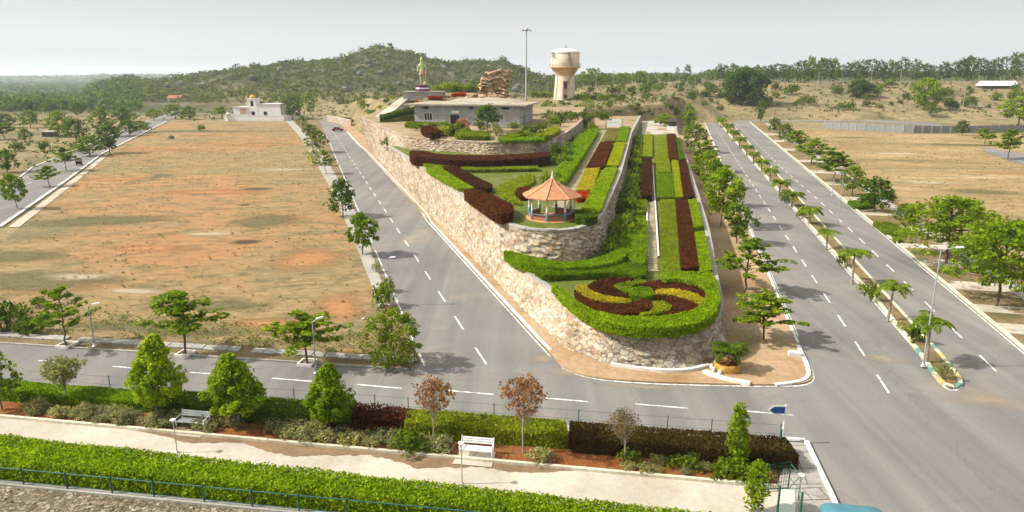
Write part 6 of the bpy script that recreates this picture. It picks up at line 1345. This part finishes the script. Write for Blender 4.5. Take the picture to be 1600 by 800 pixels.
m = MB(); m.lathe([(.30 * u_, f0 + 6.42 * u_), (.62 * u_, f0 + 6.2 * u_), (.66 * u_, f0 + 6.08 * u_), (.3 * u_, f0 + 6.2 * u_)], 14); m.build('necklace', mgd, root)
m = MB(); m.tube([(.95 * u_, -.5 * u_, f0 + .05), (1.2 * u_, -.3 * u_, f0 + 3.3 * u_)], .14 * u_, 8); m.lathe([(.05, f0), (.42 * u_, f0 + .2 * u_), (.42 * u_, f0 + .75 * u_), (.05, f0 + .95 * u_)], 10, c=(.95 * u_, -.5 * u_, 0)); m.build('mace', mgd, root)
# hedges and red beds beside the statue
for px, l in [([(668, 157), (690, 156), (692, 160), (670, 161)], 'red flower bed at the foot of the statue platform, right one'), ([(640, 158), (655, 157), (656, 161), (640, 162)], 'red flower bed at the foot of the statue platform, left one'), ([(705, 153), (727, 151), (728, 154), (706, 156)], 'red flower bed on the earth slope left of the rock pile')]:
    P = [GT(x, y - 3) for x, y in px]; zf_ = lambda y, z_=float(np.mean([q[2] for q in P])): z_ + 0 * y
    bed('flower_bed', P, zf_, .7, 'red', .35, l, 'flower bed', 'red beds on the slope behind the building', cover=1.6)
random.seed(41)
for k in range(13):
    x = 682 + k * 5.4; Yh = 232 + random.uniform(-4, 4); X_ = (x - 800) / FPX * (Yh * CT + 1); zb_ = float(H(np.array([X_]), np.array([Yh]))[0]); plant(random.choice([S_LIME, S_MID[0]]), (X_, Yh, zb_), 128 + random.uniform(-1, 4), 20, 'bright green tall bush in the row behind the statue', 'row of bright bushes behind the statue')
# rock sculpture
b = np.array([(772 - 800) / FPX * 190 * CT, 190.0, Zat(190, 152)]); k_ = 190 * CT / FPX; zr = lambda py: Zat(190, py) - b[2]
m = MB(); n_, q_ = 26, 22; V = []
for j in range(q_ + 1):
    t_ = j / q_; zz_ = -1.2 + (zr(111) + 1.2) * t_; x0, x1 = np.interp(t_, [0, .18, .4, .75, 1], [-46, -30, -21, -19, -13]) * k_, np.interp(t_, [0, .3, .6, 1], [26, 20, 21, 26]) * k_; dy = 3.4 * (1 - .3 * t_)
    for i in range(n_):
        a = i / n_ * 4; s_ = int(a); f = a - s_; x, y = [(x0 + (x1 - x0) * f, -dy), (x1, -dy + 2 * dy * f), (x1 - (x1 - x0) * f, dy), (x0, dy - 2 * dy * f)][s_]
        V.append((x + RNG.normal() * .34, y + RNG.normal() * .5, zz_ * (1 + .05 * math.sin(x * 1.3) + .035 * x / 3 * t_) + RNG.normal() * .16))
m.add(V, [(j*n_+i, j*n_+(i+1) % n_, (j+1)*n_+(i+1) % n_, (j+1)*n_+i) for j in range(q_) for i in range(n_)] + [tuple(q_*n_+i for i in range(n_))])
tag(m.build('rock_sculpture', MAT['rock'], None, b), 'big squarish artificial rock pile of golden stone behind the grey building', 'rock sculpture')
random.seed(43)
for k in range(16):
    x = random.uniform(728, 800); y = random.uniform(150, 163); p_ = GT(x, y - 4); r_ = random.uniform(.4, 1.1); m = MB(); V = []
    for j in range(5):
        for i in range(8): a = i * math.pi / 4; ph = -1.2 + j * .65; V.append((r_ * math.cos(ph) * math.cos(a) * random.uniform(.8, 1.2) * 1.3, r_ * math.cos(ph) * math.sin(a) * random.uniform(.8, 1.2), r_ * .7 * math.sin(ph) + .2))
    m.add(V, [(j*8+i, j*8+(i+1) % 8, (j+1)*8+(i+1) % 8, (j+1)*8+i) for j in range(4) for i in range(8)] + [tuple(range(32, 40)), tuple(range(7, -1, -1))]); tag(m.build('boulder', MAT['rock'], None, p_), 'golden boulder lying below the artificial rock pile', 'boulder', 'boulders below the rock pile')
# ramp, dark hedge line and car left of the building
rp = [np.array([(px - 800) / FPX * (Y_ * CT + 2), Y_, z_]) for px, Y_, z_ in ((586, 176, 10.0), (604, 174, 10.0), (640, 188, Zat(188, 152)), (628, 192, Zat(192, 151)))]
o = sheet('concrete_ramp', rp, 0, MAT['path'], thick=3.5)
bz = lambda y: 9.2 + np.clip((np.asarray(y, float) - 166.5) / 7.0, 0, 1) * 2.6
bp = [np.array([(px - 800) / FPX * (Y_ * CT + 2.5), Y_]) for px, Y_ in ((594, 166.5), (612, 168.5), (650, 171.5), (650, 173), (612, 170), (594, 168))]
sheet('grass_bank', [np.array([p_[0], p_[1], float(bz(p_[1]))]) for p_ in [bp[0] + [0, -.3], bp[1] + [0, -.3], bp[2] + [0, -.3], bp[2] + [0, 4], bp[0] + [2, 5]]], 0, MAT['lawn'], thick=3)
bed('hedge', bp, bz, .9, 'darkgreen', .32, 'dark hedge line climbing beside the concrete ramp', 'hedge', None, cover=2, round_=0)

def car(loc, rz, col, label, s=1.0):
    root = thing('parked_car', loc, label, 'car', None, rz, (s, s, s)); mp_ = M_plain('car_paint', col, .3, .0, .03, spec=.5); mgl = M_plain('car_glass', (.02, .025, .03), .1)
    side = [(-2.1, .35), (-2.12, .75), (-1.95, .95), (-1.35, 1.0), (1.05, .98), (1.75, .86), (2.08, .72), (2.12, .36)]
    m = MB(); n = len(side)
    prof = [(.70, .0), (.84, .12), (.86, .5), (.80, 1)]
    V = []
    for s_ in (-1, 1):
        for x, z_ in side: V.append((x, s_ * (.86 if .4 < z_ < .9 else .80), z_))
    m.add(V, [tuple(range(n))[::-1], tuple(range(n, 2 * n))] + [(i, (i+1) % n, n + (i+1) % n, n + i) for i in range(n)]); body = m.build('body', mp_, root)
    cab = [(-1.6, .98), (-1.2, 1.42), (-.6, 1.5), (.2, 1.48), (1.05, .97)]; n = len(cab); m = MB(); V = [(x, s_ * (.78 if z_ < 1.1 else .60), z_) for s_ in (-1, 1) for x, z_ in cab]
    m.add(V, [tuple(range(n))[::-1], tuple(range(n, 2 * n))] + [(i, (i+1) % n, n + (i+1) % n, n + i) for i in range(n)]); m.build('cabin_glass', mgl, root)
    m = MB(); m.add([(x, s_ * .61, z_ + .012) for s_ in (-1, 1) for x, z_ in ((-1.22, 1.42), (-.6, 1.5), (.22, 1.48))], [(0, 1, 4, 3), (1, 2, 5, 4)])
    for s_ in (-1, 1):
        for (xa, za, ya), (xb, zb_, yb_) in (((-1.6, .98, .785), (-1.2, 1.43, .61)), ((-.25, .98, .79), (-.2, 1.49, .61)), ((1.05, .97, .785), (.2, 1.49, .61))): m.tube([(xa, s_ * ya, za), (xb, s_ * yb_, zb_)], .035, 5)
    m.build('roof', mp_, root)
    for s_ in (-1, 1):
        for x in (-1.3, 1.32):
            m = MB(); ang_ = np.linspace(0, 2 * math.pi, 15)[:-1]; V = [(x + r_ * math.cos(a), s_ * (.74 + o_), .31 + r_ * math.sin(a)) for o_, r_ in ((-.1, .31), (.11, .31), (.12, .2)) for a in ang_]
            m.add(V, [(k*14+i, k*14+(i+1) % 14, (k+1)*14+(i+1) % 14, (k+1)*14+i) for k in range(2) for i in range(14)] + [tuple(range(28, 42)), tuple(range(13, -1, -1))]); m.build('wheel', MAT['dark'], root)
        m = MB(); m.box((2.04, s_ * .62 - .16, .58), (2.13, s_ * .62 + .16, .72)); m.build('headlight', MAT['white'], root)
        m = MB(); m.box((-2.14, s_ * .66 - .12, .66), (-2.06, s_ * .66 + .12, .84)); m.build('tail_light', M_plain('red_lens', (.3, .01, .01), .3), root)
    return root
car((*Gz(617, 189, zu)[:2], zu(Gz(617, 189, zu)[1])), R(178), (.30, .45, .58), 'pale blue car parked on the top terrace left of the grey building')
car((*G(528, 205, .01)[:2], .01), R(8), (.20, .025, .035), 'dark red car turning beside the rubble wall far up the side road')
car((*G(-8, 302, .01)[:2], .01), R(112), (.55, .58, .60), 'silver car cut by the left edge on the far left road')
# rickshaw
b = G(125, 258, .01); root = thing('auto_rickshaw', b, 'dark three wheeled rickshaw with a pale canopy on the far left road', 'rickshaw', rz=R(112)); mk = M_plain('black_paint', (.012, .014, .016), .4)
m = MB(); sd = [(-.95, .3), (-1.0, .95), (-.85, 1.5), (.4, 1.55), (.62, 1.35), (.95, .8), (1.05, .4), (.6, .25)]; V = [(x, s_ * (.62 if x < .3 else .45 if x < .8 else .22), z_) for s_ in (-1, 1) for x, z_ in sd]; n = 8
m.add(V, [tuple(range(n))[::-1], tuple(range(n, 16))] + [(i, (i+1) % n, n + (i+1) % n, n + i) for i in range(n)]); m.build('body', mk, root)
m = MB(); m.add([(-.98, -.66, 1.5), (.5, -.6, 1.55), (.5, .6, 1.55), (-.98, .66, 1.5), (-.8, -.5, 1.95), (.3, -.45, 1.92), (.3, .45, 1.92), (-.8, .5, 1.95)], [(3,2,1,0), (4,5,6,7), (0,1,5,4), (1,2,6,5), (2,3,7,6), (3,0,4,7)]); m.build('canopy', M_plain('pale_canopy', (.42, .40, .26), .8), root)
for x, y in ((-.6, .6), (-.6, -.6), (.95, 0)):
    m = MB(); V = [(x + .22 * math.cos(a), y + o_, .22 + .22 * math.sin(a)) for o_ in (-.06, .06) for a in np.linspace(0, 2 * math.pi, 13)[:-1]]; m.add(V, [(i, (i+1) % 12, 12 + (i+1) % 12, 12 + i) for i in range(12)] + [tuple(range(11, -1, -1)), tuple(range(12, 24))]); m.build('wheel', MAT['dark'], root)
m = MB(); m.box((-1.03, -.5, 1.0), (-.985, .5, 1.35)); m.build('rear_window', M_plain('pale_sheet', (.3, .3, .28)), root)

# ------------------------------------------------------------------ white house with its compound wall
b = G(350, 188.5, 0); Yh = b[1]; k_ = (Yh * CT + 5) / FPX; zh = lambda py: Zat(Yh, py)
root = thing('compound_wall', (b[0], b[1], 0), 'white compound wall in front of the white house', 'wall', rz=R(-5)); m = MB(); Wd = 97 * k_; m.box((0, -.15, -.1), (Wd, .15, 2.3)); m.box((-.1, -.22, 2.3), (Wd + .1, .22, 2.45)); m.box((0, .15, -.1), (.3, 24, 2.3)); m.box((Wd - .3, .15, -.1), (Wd, 24, 2.3)); m.build('wall', MAT['white'], root)
m = MB(); m.lathe([(.9, -.1), (.9, 2.7), (1.1, 2.75), (.7, 3.4), (0, 3.6)], 10, c=(2.2, 0, 0)); m.build('gate_pier', MAT['white'], root)
x0 = b[0]; Y2 = Yh + 9; k2 = (Y2 * CT + 5) / FPX; zh = lambda py: Zat(Y2, py); X = lambda px: (px - 800) * k2
root = thing('white_house', (X(366), Y2, 0), 'white flat roofed house with a stair tower and a yellow water tank', 'house', rz=R(-7)); XX = lambda px: X(px) - X(366)
m = MB(); holes = [(XX(395), XX(401), zh(180), zh(174)), (XX(415), XX(421), zh(180), zh(174))]
wallx(m, XX(366), XX(443), 0, holes, zh(168)); wallx(m, XX(389), XX(443), .002, [], .01)
m.box((XX(400), 0, zh(168)), (XX(443), .25, zh(163))); m.box((XX(366), .25, 0), (XX(366) + .25, 12, zh(168))); m.box((XX(443) - .25, .25, 0), (XX(443), 12, zh(163))); m.box((XX(366) + .25, .3, zh(169)), (XX(443) - .25, 12, zh(168.4)))
m.box((XX(388), -.25, 0), (XX(388) + .2, -.003, zh(160))); m.build('wall', MAT['white'], root)
m = MB(); wallx(m, XX(389), XX(402), .5, [(XX(394), XX(399), zh(166), zh(158))], zh(155)); m.box((XX(389), .75, zh(168)), (XX(389) + .3, 5, zh(155))); m.box((XX(402) - .3, .75, zh(168)), (XX(402), 5, zh(155))); m.box((XX(389) - .3, .3, zh(155)), (XX(402) + .3, 5.2, zh(154))); tw = m.build('stair_tower', MAT['white'], root)
m = MB(); m.box((XX(394) - .1, .70, zh(166)), (XX(399) + .1, .74, zh(158))); m.build('window', MAT['dark'], tw)
for h_ in holes: m = MB(); m.box((h_[0] - .1, .20, h_[2]), (h_[1] + .1, .245, h_[3])); m.build('window', MAT['dark'], root)
m = MB(); m.box((XX(366) - .2, -.3, zh(168) + .002), (XX(389) - .35, 12, zh(168) + .22)); m.box((XX(403), -.3, zh(163) + .002), (XX(443) + .2, 12, zh(163) + .2)); m.build('roof', M_plain('pale_roof', (.45, .44, .40)), root)
m = MB(); m.box((XX(377), -.06, zh(178)), (XX(387.5), -.004, zh(169.5))); m.build('pink_panel', M_plain('pink_paint', (.48, .27, .22)), root)
m = MB(); m.lathe([(1.2, zh(154)), (1.35, zh(153.6)), (1.35, zh(150.4)), (1.1, zh(149.6)), (.4, zh(149)), (.4, zh(148)), (0, zh(147.8))], 16, c=((XX(391) + XX(400)) / 2, 2.5, 0)); m.build('water_tank', M_plain('yellow_tank', (.50, .34, .02), .5), root)
m = MB(); m.box((XX(406), -.05, zh(183)), (XX(406) + .12, -.004, zh(168))); m.build('drain_pipe', MAT['steel'], root)
# small yellow wall at the side entrance
a, c2 = G(512, 189, 0)[:2], G(549, 197.5, 0)[:2]; m = MB(); band(m, resample([a, c2], 1.5), .4, -.05, 2.4); root = m.build('entrance_wall', MAT['stone_l']); tag(root, 'short yellowish wall slanting beside the side entrance', 'wall')
m = MB(); band(m, resample([a, c2], 1.5), .6, 2.4, 2.55); m.build('coping', MAT['kerb_cream'], root)
P = [G(x, y, 1.0) for x, y in [(522, 184), (560, 186), (562, 191), (535, 189)]]; bed('hedge', P, lambda y: 0 * y, 1.3, 'brownhedge', .4, 'brown scrubby mass behind the short yellowish wall', 'hedge', None, cover=2)
# grey panelled compound wall on the right
root = thing('compound_wall', (0, 0, 0), 'long grey panelled wall along the far side of the straw field', 'wall'); P = resample([G(x, y)[:2] for x, y in [(1288, 200), (1345, 204), (1420, 208), (1500, 208), (1600, 206), (1700, 203)]], 3.2)
m = MB(); band(m, P, .16, -.1, 2.5); m.build('panel', M_plain('grey_panel', (.20, .20, .19), .85), root)
for q in P: m = MB(); m.box((q[0] - .16, q[1] - .2, -.1), (q[0] + .16, q[1] + .2, 2.75)); m.build('post', MAT['concrete'], root)
# far white shed, far left huts
b = GT(1536, 139); k_ = depth(b) / FPX
root = thing('white_shed', b, 'long low white roofed shed before the right tree belt', 'shed'); m = MB(); Wd = 54 * k_
m.box((0, 0, -.5), (Wd, 6, 1.8)); m.build('wall', M_plain('dark_wall', (.06, .06, .06)), root); m = MB(); m.add([(-.5, -1, 1.8), (Wd + .5, -1, 1.8), (Wd + .5, 7, 1.8), (-.5, 7, 1.8), (-.2, 3, 4.4), (Wd + .2, 3, 4.4)], [(0,1,5,4), (1,2,5), (2,3,4,5), (3,0,4)]); m.build('roof', MAT['white'], root)
b = GT(66, 214); k_ = depth(b) / FPX; root = thing('dark_hut', b, 'small dark hut in the scrubland across the far left road', 'hut'); m = MB(); m.box((0, 0, -.2), (17 * k_, 3, 1.5)); m.build('wall', M_plain('hut_wall', (.05, .05, .05)), root); m = MB(); m.add([(-.3, -.4, 1.5), (17*k_+.3, -.4, 1.5), (17*k_+.3, 3.4, 1.7), (-.3, 3.4, 1.7), (-.3, -.4, 1.62), (17*k_+.3, -.4, 1.62), (17*k_+.3, 3.4, 1.82), (-.3, 3.4, 1.82)], [(3,2,1,0), (4,5,6,7), (0,1,5,4), (1,2,6,5), (2,3,7,6), (3,0,4,7)]); m.build('roof', MAT['concrete'], root)
b = GT(262, 158); k_ = depth(b) / FPX; root = thing('red_roofed_shed', b, 'tiny red roofed shed at the foot of the hill on the left', 'shed'); m = MB(); m.box((0, 0, -.5), (20 * k_, 6, 2)); m.build('wall', MAT['white'], root); m = MB(); m.add([(-.5, -1, 2), (20*k_+.5, -1, 2), (20*k_+.5, 7, 2), (-.5, 7, 2), (-.2, 3, 4), (20*k_+.2, 3, 4)], [(0,1,5,4), (1,2,5), (2,3,4,5), (3,0,4)]); m.build('roof', M_plain('red_roof', (.30, .10, .06)), root)

# ------------------------------------------------------------------ uncountable growth
def scatter_crowns(name, XY, rad, ht, per, L, mat, lift=.5):
    n = len(XY); Z = H(XY[:, 0], XY[:, 1]); m = MB()
    Q = RNG.normal(size=(n, per, 3)); Q /= np.linalg.norm(Q, axis=2)[..., None]; Q *= RNG.uniform(.55, 1, (n, per, 1)); nn = Q.reshape(-1, 3).copy()
    P = Q * np.stack([rad, rad, ht * .5], 1)[:, None] + np.stack([XY[:, 0], XY[:, 1], Z + ht * lift], 1)[:, None]
    sc = np.repeat(rad, per); m.leaves(P.reshape(-1, 3), (L * sc)[:, None], (L * sc * .7)[:, None], up=.5, nrm=nn)
    return tag(m.build(name, LF[mat]), kind='stuff')
def fan(n, a0, a1, y0, y1, pw=2):
    u = RNG.uniform(0, 1, n); Y = (y0 ** pw + (y1 ** pw - y0 ** pw) * u) ** (1 / pw); a = RNG.uniform(a0, a1, n); return np.stack([(a - 800) / 1136 * Y, Y], 1)
XY = fan(9000, 160, 985, 445, 765); a = 800 + 1136 * XY[:, 0] / XY[:, 1]; hgt = H(XY[:, 0], XY[:, 1]); keep = (vnoise(XY[:, 0], XY[:, 1], 35, 9) + RNG.normal(size=len(XY)) * .4 > -.34) & (hgt > 1.0) & ~((a > 600) & (XY[:, 1] < 470)); XY = XY[keep]
r_ = RNG.uniform(.8, 2.4, len(XY)) * np.where(RNG.random(len(XY)) < .10, 2.1, 1); o = scatter_crowns('hill_scrub', XY, r_, r_ * RNG.uniform(1.0, 1.6, len(XY)), 24, .5, 'hill'); tag(o, 'green scrub covering the rocky hill', 'scrub')
XY = np.concatenate([fan(2300, -250, 330, 400, 900, 1.4), fan(3600, -300, 700, 900, 2600, 1.2), fan(1800, -300, 520, 2600, 4600, 1.2), fan(1700, 900, 2000, 500, 1500, 1.2)])
a = 800 + 1136 * XY[:, 0] / XY[:, 1]; keep = ~((a > 215) & (a < 900) & (XY[:, 1] < 1000)) & (vnoise(XY[:, 0], XY[:, 1], 60, 12) + RNG.normal(size=len(XY)) * .5 > -.55); XY = XY[keep]
r_ = RNG.uniform(2.2, 4.6, len(XY)) * (1 + XY[:, 1] / 2200); o = scatter_crowns('far_woodland', XY, r_, r_ * RNG.uniform(1.1, 1.6, len(XY)), 26, .5, 'forest'); tag(o, 'hazy woodland filling the valley and plain beyond', 'woodland')
# boulders showing through the hill scrub
XY = fan(110, 200, 900, 470, 750); XY = XY[H(XY[:, 0], XY[:, 1]) > 6]; m = MB(); Z = H(XY[:, 0], XY[:, 1])
for (x, y), z_ in zip(XY, Z):
    r_ = random.uniform(.8, 3.2); V = [(x + r_ * math.cos(ph) * math.cos(a_) * random.uniform(.8, 1.3), y + r_ * math.cos(ph) * math.sin(a_), z_ + .6 * r_ + r_ * .8 * math.sin(ph) * random.uniform(.9, 1.1)) for ph in (-1.1, -.3, .5, 1.2) for a_ in np.arange(6) * 1.047]
    m.add(V, [(j*6+i, j*6+(i+1) % 6, (j+1)*6+(i+1) % 6, (j+1)*6+i) for j in range(3) for i in range(6)] + [tuple(range(18, 24))])
tag(m.build('hill_boulders', M_plain('grey_rock', (.15, .135, .115), .9, var=.3, scale=.3)), 'scattered boulders on the rocky hill', 'rocks', None, 'stuff')
# scrub tufts on the plain, dry grass on the two fields, weeds on the verges
XY = np.concatenate([fan(500, -100, 360, 130, 420, 1.5), fan(900, 880, 1750, 322, 470, 1.2), fan(260, 880, 1060, 205, 330, 1.2), fan(250, 380, 640, 322, 470, 1.3)])
ok = ~((XY[:, 0] > np.array([LLL(y) for y in XY[:, 1]]) - 110) & (XY[:, 1] < 318) & (XY[:, 0] < 20)) | (XY[:, 0] < np.array([-85.2 - (y - 116) * .378 - 3 for y in XY[:, 1]])); XY = XY[ok]; ok = ~((XY[:, 0] > np.array([RLL(y) - 12 for y in XY[:, 1]])) & (XY[:, 1] < 318)); XY = XY[ok]
r_ = RNG.uniform(.35, 1.2, len(XY)); o = scatter_crowns('scrub_tufts', XY, r_, r_ * 1.1, 12, .7, 'grove'); tag(o, 'low scrub tufts dotted over the dry plain', 'scrub')
def tufts(name, polys, n, h, mat, zf, label, lo=.6, hi=1.5, lim=None):
    m = MB()
    for poly, k in polys:
        poly = np.asarray(poly)[:, :2]; a, b_ = poly.min(0), poly.max(0); P = RNG.uniform(a, b_, (k * 4, 2)); P = P[inpoly(P, poly)]; d = vnoise(P[:, 0], P[:, 1], 5, 2) + .6 * vnoise(P[:, 0], P[:, 1], 1.6, 4) + RNG.normal(size=len(P)) * .35; P = P[d > -.05][:k]
        s_ = RNG.uniform(lo, hi, (len(P), 1)); q = np.repeat(np.c_[P, np.full(len(P), zf)], 4, 0); q[:, :2] += RNG.normal(size=(len(q), 2)) * h * .35; q[:, 2] += np.repeat(s_[:, 0], 4) * h * .4
        m.leaves(q, np.repeat(s_, 4, 0) * h, np.repeat(s_, 4, 0) * h * .45, up=.35)
    return tag(m.build(name, LF[mat]), label, 'grass', None, 'stuff')
fld = [fl[0] + [2.6, 0], fl[1] + [1.8, 0], fl[2] + [1.5, 0], G(447, 190)[:2]] + [p - [1, 0] for p in walkR[1:]] + [np.array([-9.8, FTOP(-9.8) + 2.6]), np.array([-50, FTOP(-50) + 2.6])]
tufts('dry_grass', [(fld, 3200), ([G(1250, 206)[:2], G(1430, 211)[:2], G(1650, 262)[:2], np.array([100, 80]), np.array([62, 62]), np.array([RRR(180) + 10, 180])], 1800)], 0, .20, 'drygrass', -.03, 'dry straw coloured grass tufts over both bare fields')
ff = [(-58, FTOP(-58) + 2.2), (-9, FTOP(-9) + 2.2), (-9.5, FTOP(-9.5) + 6.5), (-58, FTOP(-58) + 9)]
tufts('green_grass', [(ff, 3000), (np.array([(LLL(y) - .4, y) for y in (52, 64, 90, 122, 200)] + [tuple(p) for p in [G(484, 215)[:2], G(541, 300)[:2], G(574, 372)[:2], G(596, 440)[:2]]]), 1500), (np.array(med), 1500), (np.array([(RRR(y) + .5, y) for y in (45, 105, 200)] + [(RRR(y) + 5.5, y) for y in (200, 105, 45)]), 1500)], 0, .12, 'mid', .06, 'green weeds and grass along the verges')
# rubble stones and rubbish specks
m = MB(); random.seed(77)
for k in range(130):
    if k < 60: x = random.uniform(-60, -12); y = FTOP(x) + random.uniform(3, 60); z_ = -.03; r_ = random.uniform(.05, .16)
    else: x = random.uniform(-32, -8); y = RAIL(x) - random.uniform(.3, 3.2); z_ = 0; r_ = random.uniform(.04, .11)
    V = [(x + r_ * math.cos(ph) * math.cos(a_) * random.uniform(.7, 1.4), y + r_ * math.cos(ph) * math.sin(a_), z_ + .3 * r_ + r_ * .7 * math.sin(ph)) for ph in (-.8, .2, 1.0) for a_ in np.arange(6) * 1.047]
    m.add(V, [(j*6+i, j*6+(i+1) % 6, (j+1)*6+(i+1) % 6, (j+1)*6+i) for j in range(2) for i in range(6)] + [tuple(range(12, 18))])
tag(m.build('loose_stones', MAT['path']), 'pale loose stones scattered on the bare ground', 'stones', None, 'stuff')

# prototypes have done their work
for p in PROTOS:
    for ch in list(p.children): bpy.data.objects.remove(ch, do_unlink=True)
    bpy.data.objects.remove(p, do_unlink=True)

# ------------------------------------------------------------------ haze
m = MB(); m.box((-9600, -9600, -60), (9600, 9600, 95)); hz = m.build('haze', bpy.data.materials.new('haze_air')); tag(hz, kind='stuff')
hm = hz.data.materials[0]; hm.use_nodes = True; nt = hm.node_tree; nt.nodes.clear(); o_ = nt.nodes.new('ShaderNodeOutputMaterial'); pv = nt.nodes.new('ShaderNodeVolumePrincipled')
pv.inputs['Color'].default_value = (.90, .95, 1.0, 1); pv.inputs['Density'].default_value = 0.00015; pv.inputs['Anisotropy'].default_value = 0.2
nt.links.new(pv.outputs[0], o_.inputs['Volume'])
